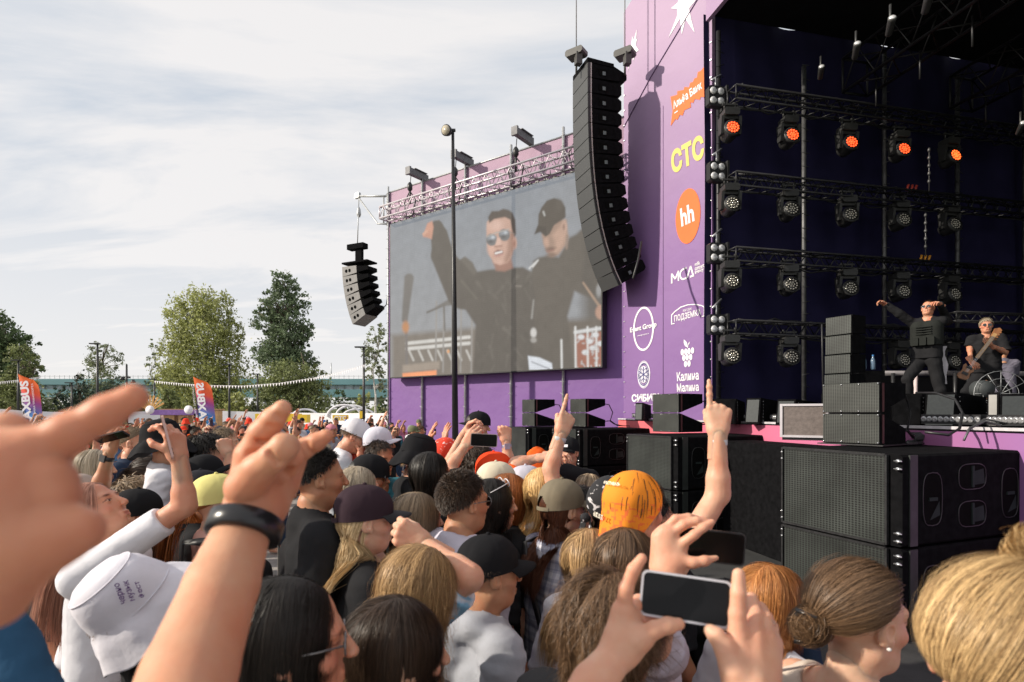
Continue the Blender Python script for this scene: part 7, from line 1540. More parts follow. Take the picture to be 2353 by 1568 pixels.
def patch_mat(name, c0, c1, c2, sc, p=(.45, .55)):
    m = bpy.data.materials.new(name); m.use_nodes = True; nt = m.node_tree; b = nt.nodes['Principled BSDF']; b.inputs['Roughness'].default_value = .85
    t = nt.nodes.new('ShaderNodeTexCoord'); n = nt.nodes.new('ShaderNodeTexNoise'); n.inputs['Scale'].default_value = sc; n.inputs['Detail'].default_value = 2; n.inputs['Distortion'].default_value = 1.2; nt.links.new(t.outputs['Object'], n.inputs['Vector'])
    r = nt.nodes.new('ShaderNodeValToRGB'); r.color_ramp.elements[0].position = p[0]; r.color_ramp.elements[1].position = p[1]; r.color_ramp.elements[0].color = c0+(1,); r.color_ramp.elements[1].color = c2+(1,); e = r.color_ramp.elements.new(sum(p)/2); e.color = c1+(1,); nt.links.new(n.outputs['Fac'], r.inputs[0]); nt.links.new(r.outputs[0], b.inputs['Base Color']); return m
M_plaid = plaid_mat(); M_tie = patch_mat('cloth_tie_dye', (.22, .48, .70), (.62, .70, .78), (.80, .78, .80), 9, (.40, .56))
M_bandr = patch_mat('cloth_red_bandana', (.75, .05, .02), (.72, .05, .02), (.80, .70, .68), 55, (.60, .66)); M_bandk = patch_mat('cloth_black_bandana', (.015, .015, .018), (.015, .015, .018), (.62, .60, .62), 26, (.55, .62))
def watch(e, bd, side, col=(.02, .02, .022), r=.031, face=True, name='wristwatch'):
    el, w, hd_, n, p = bd['arms'][side]; z = (w-el)/np.linalg.norm(w-el); c = w-z*.03; y = np.array(n, float); y -= z*(y@z); y /= np.linalg.norm(y); M = frame(c, np.cross(y, z), y, z)
    b = MB(); b.lathe([(r, -.011), (r+.0025, -.008), (r+.0025, .008), (r, .011)], M, 24, sx=1.0, sy=.86); b.mi = [0]*len(b.f)
    if face: b.box((0, -r*.9, 0), (.034, .010, .036), M)
    o = b.build(name, mat('strap_%d' % int(sum(col)*300), col, .45), e)
def strap(e, bd, a, c, wdt=.035, m=None, side=-1):
    """shoulder strap lying on the back: from the top of one shoulder down to the other hip, following the torso"""
    L = bd['L']; b = MB(); pts = []
    for i in range(15):
        t = i/14; x = a+(c-a)*t; z = 1.475+L-.50*t; r_ = .128; y = side*math.sqrt(max(0.0004, r_*r_-(max(0, abs(x)-.075))**2)); 
        if t < .15: y *= t/.15; z = 1.475+L
        pts.append(Vector(bd['sh']((x, y, z))))
    vs = []
    for i, p in enumerate(pts): d = (pts[min(i+1, 14)]-pts[max(i-1, 0)]).normalized(); n = Vector((p.x*.4, side, 0.2)).normalized(); q = d.cross(n).normalized()*wdt/2; vs += [p-q+n*.004, p+q+n*.004, p-q-n*.004, p+q-n*.004]
    fs = []
    for i in range(14): k = i*4; fs += [(k, k+1, k+5, k+4), (k+2, k+6, k+7, k+3), (k, k+4, k+6, k+2), (k+1, k+3, k+7, k+5)]
    b.add(vs, fs, 0, True); b.build('bag_strap', m or M_black, e)
def H(c, style, n=1400, L=.3, **k): d = dict(c=c, style=style, n=n, L=L); d.update(k); return d
CRW = 'people in the crowd near the camera'
# ---- left side
e1 = hero('woman with long rosy hair and white T-shirt, face turned up, arm raised', 250, 1100, 2.1, 'pink', 86, (0, 34, 0), True, arms=((P(425, 1175, 2.0), P(412, 1068, 2.0), P(398, 1000, 2.0), (-.9, .3, .1), 'grip'), 'down'), shirt=WHITE, loose=.45, sleeve=.40, pants=(.04, .09, .18), hair=H('rose', 'long', 6840, .52, width=.0022, layer=.022), h=.009, hh=.003, hem=.98)
phone(P(382, 1008, 1.98), (.25, .0, -.97), (-.8, -.5, -.1), 'pink cased phone held up edge on before the black bucket hat', size=(.155, .075), col=(.55, .36, .32))
def hat_words(e, bd, Mh):
    b = MB(); Mq = Mh @ Matrix.Rotation(R(12), 4, 'X') @ frame((.0965, .028, .055), (-.22, .42, .88), (-.10, -.90, .42), None)
    for i, w in enumerate(('черно', 'музык', 'фест')): add_text(b, w, Mq @ Matrix.Translation((0, -.019*i, .0)), 0, 0, .052 if i < 2 else .042, .014, .02)
    b.build('hat_letters', mat('hat_print', (.10, .03, .17), .7), e)
hero('person in big white bucket hat with purple print and black top', 372, 1262, 1.5, 'fair', 62, (0, 30, 14), True, shirt=BLACK, sleeve=.45, hair=H('brown', 'crop', 500, .03), hat=('bucket', (.72, .70, .76), 0, 12, dict(wide=.96, droop=1.5)), h=.010, extra=hat_words)
hero('dark haired woman with round glasses in profile behind the upturned face', 236, 1132, 2.95, 'pink', 84, (0, 4, 0), True, shirt=BLACK, hair=H('darkbrown', 'long', 1500, .38, layer=.012, width=.004), gl=(False,), hh=.004)
hero('person in plain black cap between the glasses woman and the white T-shirt sleeve', 306, 1133, 2.75, 'pink', 74, (0, -4, 0), shirt=BLACK, hair=H('black', 'crop', 500, .02), hat=('cap', HB, 0, 0, dict(hole=False)))
hero('man with shaved fair hair in navy polo shirt, turned to the right', 303, 985, 4.4, 'pink', 80, (0, -2, 0), build=1.18, shirt=NAVY, hair=H('ash', 'crop', 1500, .008, width=.003))
hero('person in black bucket hat and tight white T-shirt in front of the navy polo man', 378, 972, 3.3, 'pink', 64, (0, 8, 0), build=1.0, shirt=WHITE, hair=H('black', 'crop', 300, .02), hat=('bucket', HB, 0, 0, dict(wide=1.0, droop=1.2)), sleeve=.4)
hero('woman with smooth grey blond hair under the big blurred finger', 212, 1036, 3.7, 'fair', 70, (0, 0, 0), True, shirt=LILAC, hair=H('greyblond', 'long', 1300, .36, width=.004))
def ex8(e, bd, Mh): watch(e, bd, 'R')
hero('person in beige cap raising a forearm with a dark watch, hand holding a phone', 176, 1098, 3.1, 'tan', 70, (0, 4, 0), arms=((P(228, 1135, 3.0), P(251, 1050, 3.0), P(262, 1005, 3.0), (.3, .9, .1), 'grip'), 'down'), shirt=WHITE, hair=H('brown', 'crop', 300, .02), hat=('cap', (.40, .33, .29), 0, 0, dict(hole=False)), extra=ex8)
phone(P(256, 1006, 2.95), (.95, .1, .25), (.1, -.4, -.9), 'dark phone in the raised hand with the dark watch', col=(.02, .02, .02))
hero('dark haired man facing right with a small beard beside the upturned face', 138, 1112, 2.8, 'tan', 88, (0, 0, 0), shirt=BLACK, hair=H('black', 'crop', 500, .02), hh=.004)
hero('girl with copper ponytail through a pale yellow cap and a peach top', 493, 1100, 2.55, 'fair', 60, (0, 0, 0), True, shirt=PEACH, sleeve=.4, hair=H('copper', 'back', 900, .34, bun=(0, -.118, -.012), volume='pony', width=.004), hat=('cap', (.72, .66, .25)), extra=lambda e, bd, Mh: strap(e, bd, .12, -.12), hh=.004)
hero('person in black cap with raised brim above the pale yellow cap', 474, 1052, 3.1, 'tan', 74, (0, 6, 0), shirt=BLACK, hair=H('black', 'crop', 400, .02), hat=('cap', HB, 0, 14, dict(hole=False)))
hero('person in faded black cap directly left behind the pale yellow cap', 458, 1090, 2.8, 'tan', 66, (0, 0, 0), shirt=BLACK, hair=H('copper', 'long', 500, .22, width=.004), hat=('cap', (.022, .022, .028), 0, 0, dict(hole=False)))
hero('person with thick black hair lifting a fist with a phone', 470, 1003, 3.5, 'fair', 70, (0, 0, 0), arms=((P(533, 1090, 3.35), P(525, 1052, 3.35), P(510, 1000, 3.35), (-.6, .8, 0), 'fist'), 'down'), shirt=WHITE, hair=H('black', 'messy', 1600, .07, width=.004))
hero('man with light brown hair left of the raised index finger', 510, 986, 4.3, 'fair', 72, (0, 0, 0), shirt=GREY, hair=H('ash', 'short', 700, .04, width=.004))
hero('girl with dark ponytail and a teal hair band behind the black bucket hat', 345, 1052, 3.8, 'fair', 60, (0, 0, 0), True, shirt=BLACK, hair=H('darkbrown', 'back', 900, .2, bun=(0, -.115, .03), volume='pony', width=.004))
# ---- middle
def ex13(e, bd, Mh): strap(e, bd, -.11, -.13, .03, mat('pack_strap', (.09, .085, .08), .7))
hero('man with short black hair in black T-shirt with a grey shoulder strap, seen from behind', 722, 1035, 2.3, 'tan', 62, (0, 0, 0), build=1.08, shirt=BLACK, hair=H('black', 'crop', 5200, .020, width=.0026), extra=ex13, hh=.0032)
hero('woman with straight grey blond hair behind the dark maroon cap', 816, 1076, 2.75, 'fair', 64, (0, 0, 0), True, shirt=PEACH, sleeve=0, hair=H('greyblond', 'long', 4940, .46, width=.0022, layer=.014))
hero('man in black cap turned backwards and dark sunglasses behind the grey blond hair', 838, 1052, 3.2, 'tan', 78, (0, 0, 0), shirt=BLACK, hair=H('black', 'crop', 600, .02), hat=('cap', HB, 180, 0, dict(hole=False)), gl=(True,))
hero('woman with long golden blond hair under a dark maroon cap', 826, 1127, 2.12, 'fair', 62, (4, -3, 0), True, shirt=BLACK, hair=H('blond', 'long', 9000, .60, width=.0026, layer=.026, wave=.005), hat=('cap', (.040, .024, .032), 0, 0, dict(brim=mat('brim_black', (.016, .015, .018), .8))), hh=.003, hem=.9)
hero('woman with straight ash brown hair between the maroon cap and the short haired man', 953, 1136, 2.45, 'fair', 54, (0, 0, 0), True, shirt=BLACK, sleeve=0, hair=H('ash', 'long', 6080, .42, width=.0022, layer=.018))
hero('man with short dark brown hair and sunglasses in loose white shirt, seen from behind', 1058, 1092, 2.3, 'tan', 52, (0, 0, 0), build=1.14, shirt=LILAC, sleeve=.75, loose=1.5, hair=H('darkbrown', 'crop', 6200, .022, width=.0024), gl=(True,), hh=.0032)
hero('boy in black cap and light grey hoodie', 1112, 1243, 1.95, 'tan', 66, (0, -2, 0), build=.92, shirt=GREY, sleeve=1.0, loose=1.25, hair=H('darkbrown', 'crop', 2200, .016, width=.0026), hat=('cap', HB, 0, 0), hood=True, h=.010, hh=.003)
hero('woman with wavy honey blond hair, head bent, elbow up, in blue white tie-dye shirt', 905, 1256, 1.5, 'fair', 72, (0, -24, 0), True, shirt=('tie', M_tie), arms=('down', (P(1078, 1345, 1.55), P(975, 1268, 1.68), P(915, 1236, 1.66), (0, 1, -.3), 'fist')), hair=H('honey', 'long', 20000, .40, width=.0010, layer=.022, wave=.018), h=.009, hh=.003, lean=.12, hand_h=.003)
hero('child with dark brown bobbed hair at the bottom centre', 890, 1388, 1.22, 'fair', 60, (0, -4, 0), True, shirt=BLACK, hair=H('darkbrown', 'long', 20000, .19, width=.0009, layer=.012), h=.010, hh=.003)
hero('woman with long black hair and clear glasses at the bottom behind the watch arm', 640, 1338, 1.02, 'pink', 66, (6, 0, 0), True, shirt=BLACK, hair=H('black', 'long', 20000, .50, width=.0009, layer=.012), gl=(False,), h=.010, hh=.003)
ex22 = lambda e, bd, Mh: strap(e, bd, -.12, .14, .03)
hero('woman in olive cap with long auburn hair, sleeveless checked white top and black bag strap', 1283, 1112, 2.5, 'fair', 58, (0, -3, 0), True, shirt=('plaid', M_plaid), sleeve=.12, loose=1.5, hair=H('auburn', 'long', 5700, .40, width=.0022, layer=.016, wave=.008), hat=('cap', (.20, .17, .12)), extra=ex22, hh=.003)
hero('woman with very long straight golden hair pointing one finger up', 1248, 1078, 2.75, 'fair', 56, (0, 0, 0), True, shirt=('cream', (.6, .5, .42)), sleeve=0, arms=((P(1265, 1088, 2.65), P(1290, 1005, 2.65), P(1314, 940, 2.65), (-.2, .95, 0), 'point'), 'down'), hair=H('goldblond', 'long', 7220, .58, width=.0022, layer=.016), extra=lambda e, bd, Mh: watch(e, bd, 'R', (.5, .5, .52), .029, False, 'bracelet'))
hero('woman in black and white patterned bandana left of the orange scarf', 1402, 1104, 2.35, 'fair', 60, (0, 0, 0), True, shirt=BLACK, hair=H('darkbrown', 'long', 900, .2, width=.003), hat=('bandana', M_bandk))
# ---- orange scarf
M_scarf = bpy.data.materials.new('cloth_orange_scarf'); M_scarf.use_nodes = True
def scarf_mat(m):
    nt = m.node_tree; b = nt.nodes['Principled BSDF']; b.inputs['Roughness'].default_value = .8; t = nt.nodes.new('ShaderNodeTexCoord'); mp_ = nt.nodes.new('ShaderNodeMapping'); nt.links.new(t.outputs['Object'], mp_.inputs[0]); mp_.inputs['Scale'].default_value = (62, 62, 70)
    br_ = nt.nodes.new('ShaderNodeTexVoronoi'); br_.distance = 'CHEBYCHEV'; br_.inputs['Scale'].default_value = 1; nt.links.new(mp_.outputs[0], br_.inputs['Vector'])
    r = nt.nodes.new('ShaderNodeValToRGB'); r.color_ramp.interpolation = 'CONSTANT'; r.color_ramp.elements[0].color = (.85, .27, .012, 1); r.color_ramp.elements[1].position = .50; r.color_ramp.elements[1].color = (.80, .16, .03, 1); nt.links.new(br_.outputs['Distance'], r.inputs[0])
    s = nt.nodes.new('ShaderNodeSeparateXYZ'); nt.links.new(t.outputs['Object'], s.inputs[0]); g_ = nt.nodes.new('ShaderNodeMath'); g_.operation = 'LESS_THAN'; nt.links.new(s.outputs['Z'], g_.inputs[0]); g_.inputs[1].default_value = .03
    mx_ = nt.nodes.new('ShaderNodeMix'); mx_.data_type = 'RGBA'; nt.links.new(g_.outputs[0], mx_.inputs[0]); mx_.inputs[6].default_value = (.86, .27, .012, 1); nt.links.new(r.outputs[0], mx_.inputs[7]); nt.links.new(mx_.outputs[2], b.inputs['Base Color'])
scarf_mat(M_scarf)
def ex24(e, bd, Mh):
    n, rows = 72, 40; V = []; F = []
    for i in range(n+1):
        az = math.pi*2*(i/n)-math.pi+math.pi   # 0 = front
        back = .5-.5*math.cos(az); low = .055*(1-back)-.20*back**1.6
        for j in range(rows+1):
            t = j/rows; s = t*1.0; top = HC[2]+HR[2]+.016
            z = top+(low-top)*s; u = (z-HC[2])/(HR[2]+.016); q = math.sqrt(max(0, 1-u*u)) if z > HC[2]-.01 else 1-.10*min(1, (HC[2]-z)/.12)
            q = max(q, .0); k = 1+(.02+.045*s)*math.sin(az*6+z*9)*s+.02*math.sin(az*11+2+z*15)*s; k *= 1+.25*max(0, -u-.3)*back*.5
            V.append(((HR[0]+.016)*q*math.sin(az)*k, HC[1]-.004+(HR[1]+.018)*q*math.cos(az)*k, z))
    for i in range(n):
        for j in range(rows): a = i*(rows+1)+j; b_ = (i+1)*(rows+1)+j; F.append((a, a+1, b_+1, b_))
    b = MB(); b.add(V, F, 0, True); c = b.build('head_scarf', M_scarf, e); c.matrix_local = Mh
    def onback(az, z, off=.004):
        q = 1-.10*min(1, max(0, (HC[2]-z)/.12)) if z < HC[2]-.01 else math.sqrt(max(0, 1-((z-HC[2])/(HR[2]+.016))**2)); x, y = math.sin(az), math.cos(az); p = Vector(((HR[0]+.021+off)*q*x, HC[1]-.006+(HR[1]+.024+off)*q*y, z)); nrm = Vector((x/HR[0], y/HR[1], (z-HC[2])/HR[2]*.3/HR[2] if z > HC[2] else 0)).normalized(); t_ = Vector((-y, x, 0)).normalized(); return p, t_, nrm
    b = MB(); p, t_, nn = onback(R(200), -.015, .010); add_text(b, '27.07.2019', frame(p+t_*.0, -t_, (0, 0, -1), nn), -.05, 0, .095, .017, .03)
    p, t_, nn = onback(R(170), .085, .007); add_text(b, 'ФЕСТИВАЛЬ', frame(p, t_, nn.cross(t_), nn), -.035, 0, .07, .012, .03)
    b.build('scarf_letters', mat('scarf_print', (.85, .78, .66), .7), c)
    watch(e, bd, 'R', (.55, .55, .56), .0275, False, 'bracelet')
hero('person in orange printed head scarf holding one slim bare arm straight up', 1448, 1097, 1.98, 'fair', 60, (0, -4, 0), True, shirt=WHITE, sleeve=0, arms=((P(1650, 1150, 1.9), P(1650, 1010, 1.9), P(1653, 940, 1.9), (.2, 1, .1), 'point'), 'down'), hair=H('darkbrown', 'long', 500, .1, width=.003), extra=ex24, h=.009, hand_h=.0028, hh=.0035)
hero('person with brown hair parted at the crown behind the two held phones', 1434, 1222, 1.78, 'fair', 56, (0, 0, 0), True, shirt=LILAC, arms=((P(1500, 1500, 1.30), P(1530, 1345, 1.27), P(1600, 1222, 1.3), (.25, .5, -.9), 'grip'), 'down'), noarm=('R',), custom=[hand_D], hair=H('brown', 'long', 6840, .30, width=.0022, layer=.014), h=.009, hand_h=.0026)
hero('woman with long light brown hair left of the brown parted hair', 1356, 1222, 2.0, 'fair', 58, (0, 0, 0), True, shirt=WHITE, hair=H('honey', 'long', 4560, .42, width=.0022))
hero('boy with tousled brown hair and dark grey shirt in front of the big phone', 1394, 1330, 1.2, 'pink', 48, (0, -4, 0), shirt=DGREY, hair=H('brown', 'long', 22000, .15, width=.0010, layer=.020, wave=.022, part=.03), h=.010, hh=.003)
hero('girl with ginger bob hair right of the hands with the big phone', 1764, 1305, 1.78, 'fair', 60, (0, 0, 0), True, shirt=WHITE, hair=H('ginger', 'long', 7220, .26, width=.0022, layer=.018))
def ex29(e, bd, Mh):
    b = MB(); q = Mh @ Vector((.083, -.004, -.036)); b.lathe([(.001, -.004), (.0045, -.002), (.0045, .002), (.001, .004)], Matrix.Translation(q), 10); b.build('earring', mat('pearl', (.8, .78, .75), .2), e)
    b = MB(); q = Vector((0, -.120, -.012))
    for i in range(7): a = R(-60+i*20); b.tube([Mh @ (q+Vector((-.03, -.01, 0))), Mh @ (q+Vector((.0, -.045, math.sin(a)*.04))), Mh @ (q+Vector((.03, -.02, math.sin(a)*.03)))], .006, 6)
    b.build('hair_claw', mat('claw_black', (.012, .012, .013), .3), e)
    for s in (-1, 1): strap(e, bd, s*.10, s*.085, .012, mat('thin_strap', (.03, .03, .03) if s > 0 else (.5, .4, .36), .6))
hero('woman with brown hair pinned up in a black claw clip and a pearl earring', 1958, 1310, 1.3, 'fair', 72, (6, -3, 0), True, shirt=('cream', (.6, .5, .42)), sleeve=0, strapless=True, hair=H('brown', 'back', 22000, .33, bun=(0, -.112, -.005), volume='bun', width=.0009), extra=ex29, h=.009, hh=.0028)
hero('woman with huge golden blond top knot, out of focus at the lower right corner', 2292, 1345, .74, 'fair', 58, (0, -6, 0), True, shirt=BLACK, sleeve=0, hair=H('darkgold', 'back', 26000, .40, bun=(.03, .02, .128), volume='bun', width=.0008), h=.012, hh=.003)
# ---- towards the stage
def ex31(e, bd, Mh):
    b = MB(); b.prism([(-.028, -.010), (.028, -.010), (.028, .012), (-.028, .012)], .003, Mh @ frame((0, .101, .062), (1, 0, 0), (0, -.25, 1), None) @ Matrix.Rotation(R(180), 4, 'Y')); b.build('cap_patch', M_white, e)
hero('security guard in black cap with white patch looking back at the crowd', 1308, 1010, 4.9, 'pink', 205, (0, 0, 0), build=1.05, shirt=BLACK, arms=('fold', (P(1262, 1085, 4.6), P(1225, 1078, 4.4), P(1195, 1070, 4.35), (0, 0, -1), 'relax')), hair=H('ash', 'crop', 500, .01), hat=('cap', HB, 0, 0, dict(hole=False)), extra=ex31, hh=.003)
hero('tall man with dark beard and backwards black cap, black T-shirt, before the purple wall', 1090, 950, 5.2, 'fair', 82, (0, -6, 0), build=1.15, shirt=BLACK, hair=H('darkbrown', 'crop', 500, .012), hat=('cap', HB, 180, -6, dict(hole=False)), hh=.003)
hero('person in bright red cap with the brim to the right', 1132, 1046, 3.35, 'fair', 74, (0, 0, 0), shirt=ORANGE, hair=H('goldblond', 'long', 500, .2, width=.004), hat=('cap', (.80, .07, .02), 0, 0, dict(hole=False)), arms=((P(1185, 1075, 3.3), P(1232, 1062, 3.3), P(1262, 1055, 3.3), (0, .3, -1), 'relax'), 'down'))
hero('person in cream cap below the bright red cap', 1137, 1070, 3.0, 'fair', 66, (0, 0, 0), True, shirt=PINKS, hair=H('blond', 'long', 700, .2, width=.003), hat=('cap', (.66, .60, .46)))
hero('woman in pale lilac cap with long dark blond hair', 1205, 1078, 3.2, 'fair', 62, (0, 0, 0), True, shirt=BLACK, hair=H('honey', 'long', 1300, .42, width=.0035), hat=('cap', (.58, .56, .64)))
hero('woman with straight copper hair and thin glasses', 1166, 1092, 2.8, 'fair', 70, (0, 0, 0), True, shirt=BLACK, hair=H('copper', 'long', 3800, .44, width=.0022), gl=(False,))
def ex33(e, bd, Mh): glasses(e, Mh @ Matrix.Rotation(R(20), 4, 'X'), False, .075, True)
hero('woman with long black hair and white glasses pushed up on her head', 1126, 1104, 2.6, 'fair', 64, (0, 0, 0), True, shirt=BLACK, hair=H('black', 'long', 4180, .5, width=.0022), extra=ex33)
hero('man in black bucket hat and black T-shirt holding up a dark phone', 953, 1006, 3.4, 'fair', 66, (0, -6, 0), build=1.12, shirt=BLACK, sleeve=.45, arms=((P(905, 1050, 3.75), P(923, 1010, 3.8), P(926, 975, 3.8), (.5, .8, 0), 'grip'), 'down') if 0 else ('down', 'phone_up'), hair=H('black', 'crop', 300, .02), hat=('bucket', HB, 0, -6, dict(wide=.95, droop=1.5)))
hero('woman with long glossy black hair and black top right of the black bucket hat', 984, 1042, 2.95, 'pink', 60, (0, 0, 0), True, shirt=BLACK, sleeve=.1, hair=H('black', 'long', 4940, .52, width=.0022, layer=.02))
hero('person in clean white cap with curved brim', 868, 987, 4.3, 'pink', 74, (0, 4, 0), shirt=TEAL, hair=H('brown', 'crop', 300, .02), hat=('cap', (.68, .66, .74), 0, 0, dict(hole=False)), gl=(True,))
hero('thin boy in white cap and white T-shirt looking down at his hands', 792, 962, 4.3, 'pink', 76, (0, -30, 0), build=.92, shirt=WHITE, arms=('chin', 'phone'), hair=H('brown', 'crop', 500, .03), hat=('cap', (.72, .70, .74), 0, 0, dict(hole=False)), gl=(False,), lean=.15)
hero('woman in red paisley bandana before the dark lighting pole', 1022, 1012, 3.9, 'pink', 66, (0, 0, 0), True, shirt=BLACK, hair=H('auburn', 'long', 600, .2, width=.004), hat=('bandana', M_bandr))
hero('person in red paisley bandana left of the frowning man', 828, 1030, 4.4, 'pink', 70, (0, 0, 0), True, shirt=BLACK, hair=H('darkbrown', 'long', 500, .2, width=.004), hat=('bandana', M_bandr))
hero('frowning dark haired man in teal shirt looking towards the right', 868, 1018, 3.9, 'tan', 128, (0, -4, 0), shirt=TEAL, hair=H('darkbrown', 'short', 1300, .04, width=.003), hh=.003)
hero('person with a bushy dark beard and dark hair below the backwards black cap', 1096, 1028, 3.9, 'pink', 80, (0, 0, 0), shirt=BLACK, hair=H('darkbrown', 'messy', 1500, .08, width=.004))
hero('person hidden in the crowd holding a phone sideways with painted red nails', 1046, 1092, 3.2, 'fair', 66, (0, 0, 0), True, shirt=BLACK, arms=((P(1036, 1078, 3.25), P(1070, 1032, 3.25), P(1092, 1003, 3.25), (.4, .7, .2), 'grip'), 'down'), hair=H('black', 'long', 900, .3, width=.004), hand_h=.003)
phone(P(1112, 1012, 3.2), (1, 0, -.05), (-.1, -1, 0), 'dark phone held sideways before the black bearded man', col=(.35, .28, .27))
hero('person in orange hooded top leaning over with both arms out', 1212, 1040, 4.0, 'fair', 80, (0, -30, 0), shirt=ORANGE, sleeve=.6, loose=2.0, hood=True, hair=H('copper', 'short', 400, .05), arms=((P(1235, 1060, 3.9), P(1262, 1052, 3.85), P(1285, 1048, 3.8), (0, 0, -1), 'relax'), 'down'))
def ex40(e, bd, Mh): watch(e, bd, 'R', (.45, .42, .55), .029, True)
hero('person lifting a fist with a pale watch before the far subwoofer', 1160, 1062, 3.7, 'fair', 74, (0, 0, 0), shirt=('orange_tee', (.75, .13, .03)), arms=((P(1168, 1075, 3.6), P(1163, 1022, 3.6), P(1160, 985, 3.6), (-.2, 1, 0), 'fist'), 'down'), hair=H('brown', 'short', 500, .04), extra=ex40)
hero('boy with wet black hair behind the golden hair, phone at his ear', 1330, 1122, 2.9, 'pink', 64, (0, 0, 0), shirt=BLACK, hair=H('black', 'short', 900, .04))
hero('person in black T-shirt low between the orange scarf and subwoofer', 1492, 1140, 2.5, 'tan', 66, (0, 0, 0), shirt=BLACK, hair=H('black', 'short', 900, .03))
hero("person in dark blue denim shirt cut by the lower left corner", -410, 1370, 1.0, "pink", 60, (0, 0, 0), sleeve=1.0, loose=1.8, build=1.1, arms=((P(-30, 1540, 1.0), P(80, 1700, .95), P(140, 1760, .9), (0, 1, 0), "relax"), "down"), shirt=("blue_denim", (.03, .09, .17)), hair=H("darkbrown", "short", 2500, .04, width=.0026))
# ---------------------------------------------------------------- people whose arms reach in from beside the camera
def band(e, a, c, r, w, m, name, squash=.86):
    a = Vector(a); c = Vector(c); z = (c-a).normalized(); x = z.cross(Vector((0, 1, 0))).normalized(); M = frame((a+c)/2, x, z.cross(x), z)
    Mi = (Matrix.Translation(e.location) @ Matrix.Rotation(e.rotation_euler.z, 4, 'Z')).inverted(); b = MB(); b.lathe([(r, -w/2), (r+.0022, -w/2+.002), (r+.0026, w/2-.002), (r, w/2)], Mi @ M, 32, sx=1, sy=squash); return b.build(name, m, e)
eB, _, _ = hero('person making a horn sign, huge forearm with black watch band at bottom left', 0, 0, 1, 'warm', 25, xyz=(-.66, .02, .02), arms=((P(250, 2000, .52), P(440, 1560, .64), P(520, 1300, .74), (0, 1, 0), 'fist'), 'down'), noarm=('R',), custom=[hand_B], shirt=('khaki', (.2, .2, .16)), hair=H('darkbrown', 'crop', 600, .02), h=.012, hh=.005)
band(eB, P(*zB(262, 1510), .735), P(*zB(335, 1300), .752), .0445, .026, mat('watch_band', (.016, .016, .018), .28, var=.1), 'watch_band', 1.0)
eA, _, _ = hero('person beside the camera pointing right, huge blurred finger and hand at the left edge', 0, 0, 1, 'warm', 40, xyz=(-1.05, .05, .12), arms=((-.75, .18, 1.72), (-.42, .30, 1.93), (-.3, .33, 1.99), (0, 1, 0), 'fist') and ((Vector((-.78, .16, 1.70)), Vector((-.43, .30, 1.92)), Vector((-.3, .33, 1.99)), (0, 1, 0), 'fist'), 'down'), noarm=('R',), custom=[hand_A], shirt=('khaki', (.2, .2, .16)), hair=H('darkbrown', 'crop', 600, .02), h=.012, hh=.005)
eC, _, _ = hero('person with a thin ring holding a large phone sideways in both hands', 0, 0, 1, 'fair', 10, xyz=(.36, .12, -.04), fem=True, arms=((P(1750, 2150, .72), P(1740, 1790, .78), P(1740, 1600, .8), (0, 1, 0), 'fist'), (P(1180, 2050, .70), P(1340, 1650, .80), P(1400, 1550, .85), (0, 1, 0), 'fist')), noarm=('R', 'L'), custom=[hand_L, hand_R], shirt=('lilac', (.5, .48, .56)), hair=H('brown', 'long', 600, .3, width=.005), h=.012, hh=.005)
band(eC, P(*zC(1424, 1090), .876), P(*zC(1424, 1050), .884), .0112, .002, mat('silver_ring', (.7, .7, .72), .15, metal=.9), 'ring', 1.0)
TL, TR, BL, BR = P(*zC(335, 600), .925), P(*zC(1135, 700), .885), P(*zC(395, 985), .905), P(*zC(1092, 1120), .865)
axp = ((TR-TL)+(BR-BL)).normalized(); upp = ((TL-BL)+(TR-BR)); upp = (upp-axp*upp.dot(axp)).normalized()
phone((TL+TR+BL+BR)/4, axp, -(upp.cross(axp)) if (upp.cross(axp)).y > 0 else upp.cross(axp), 'large black screened phone with silver edge held sideways by two hands, lower right', size=((TR-TL).length*.5+(BR-BL).length*.5+.006, ((TL-BL).length+(TR-BR).length)/2), col=(.55, .54, .58))
phone(P(*zC(960, 400), 1.30), (1, -.06, -.10), (-.15, -1, .1), 'black phone gripped by the hand behind the large phone', col=(.03, .03, .035))
# ---------------------------------------------------------------- the band
def vest(e, bd, Mh):
    L = bd['L']; g = Field((-.25, -.2, .98+L), (.25, .24, 1.46+L), .010)
    for s in (-1, 1): g.cone((s*.07, 0, 1.04+L), (s*.08, 0, 1.32+L), .138, .132, .04)
    g.cutz(1.05+L, 1.42+L); V, F = g.mesh(); link('vest', npmesh('vest', V, F, True, [cloth('vest', (.022, .024, .022))]), e)
    b = MB()
    for i in range(3): b.bbox((-.10+i*.10, .155, 1.11+L), (.085, .05, .12), .008)
    for i in range(4): b.box((0, .142, 1.22+L+i*.035), (.20, .02, .014))
    b.build('pocket', cloth('vest', (.02, .02, .02)), e)
hero('singer in black tactical vest and sunglasses leaning back, one arm stretched out', 2132, 692, 8.6, 'pink', 232, (0, 14, 0), build=1.0, base=DZ, shirt=BLACK, sleeve=1.0, loose=1.0, pants=(.018, .018, .02), arms=((P(2066, 724, 8.75), P(2036, 703, 8.8), P(2018, 694, 8.8), (0, -.3, -1), 'relax'), (P(2178, 742, 8.85), P(2160, 702, 8.45), P(2140, 692, 8.38), (-.5, 0, -1), 'relax')), hair=H('darkbrown', 'crop', 1200, .02), gl=(True,), legs=(((.16, .30, .66), (.16, .20, .30)), ((-.16, -.02, .50), (-.20, -.08, .09))), extra=vest, lean=-.08, h=.012, hh=.0035)
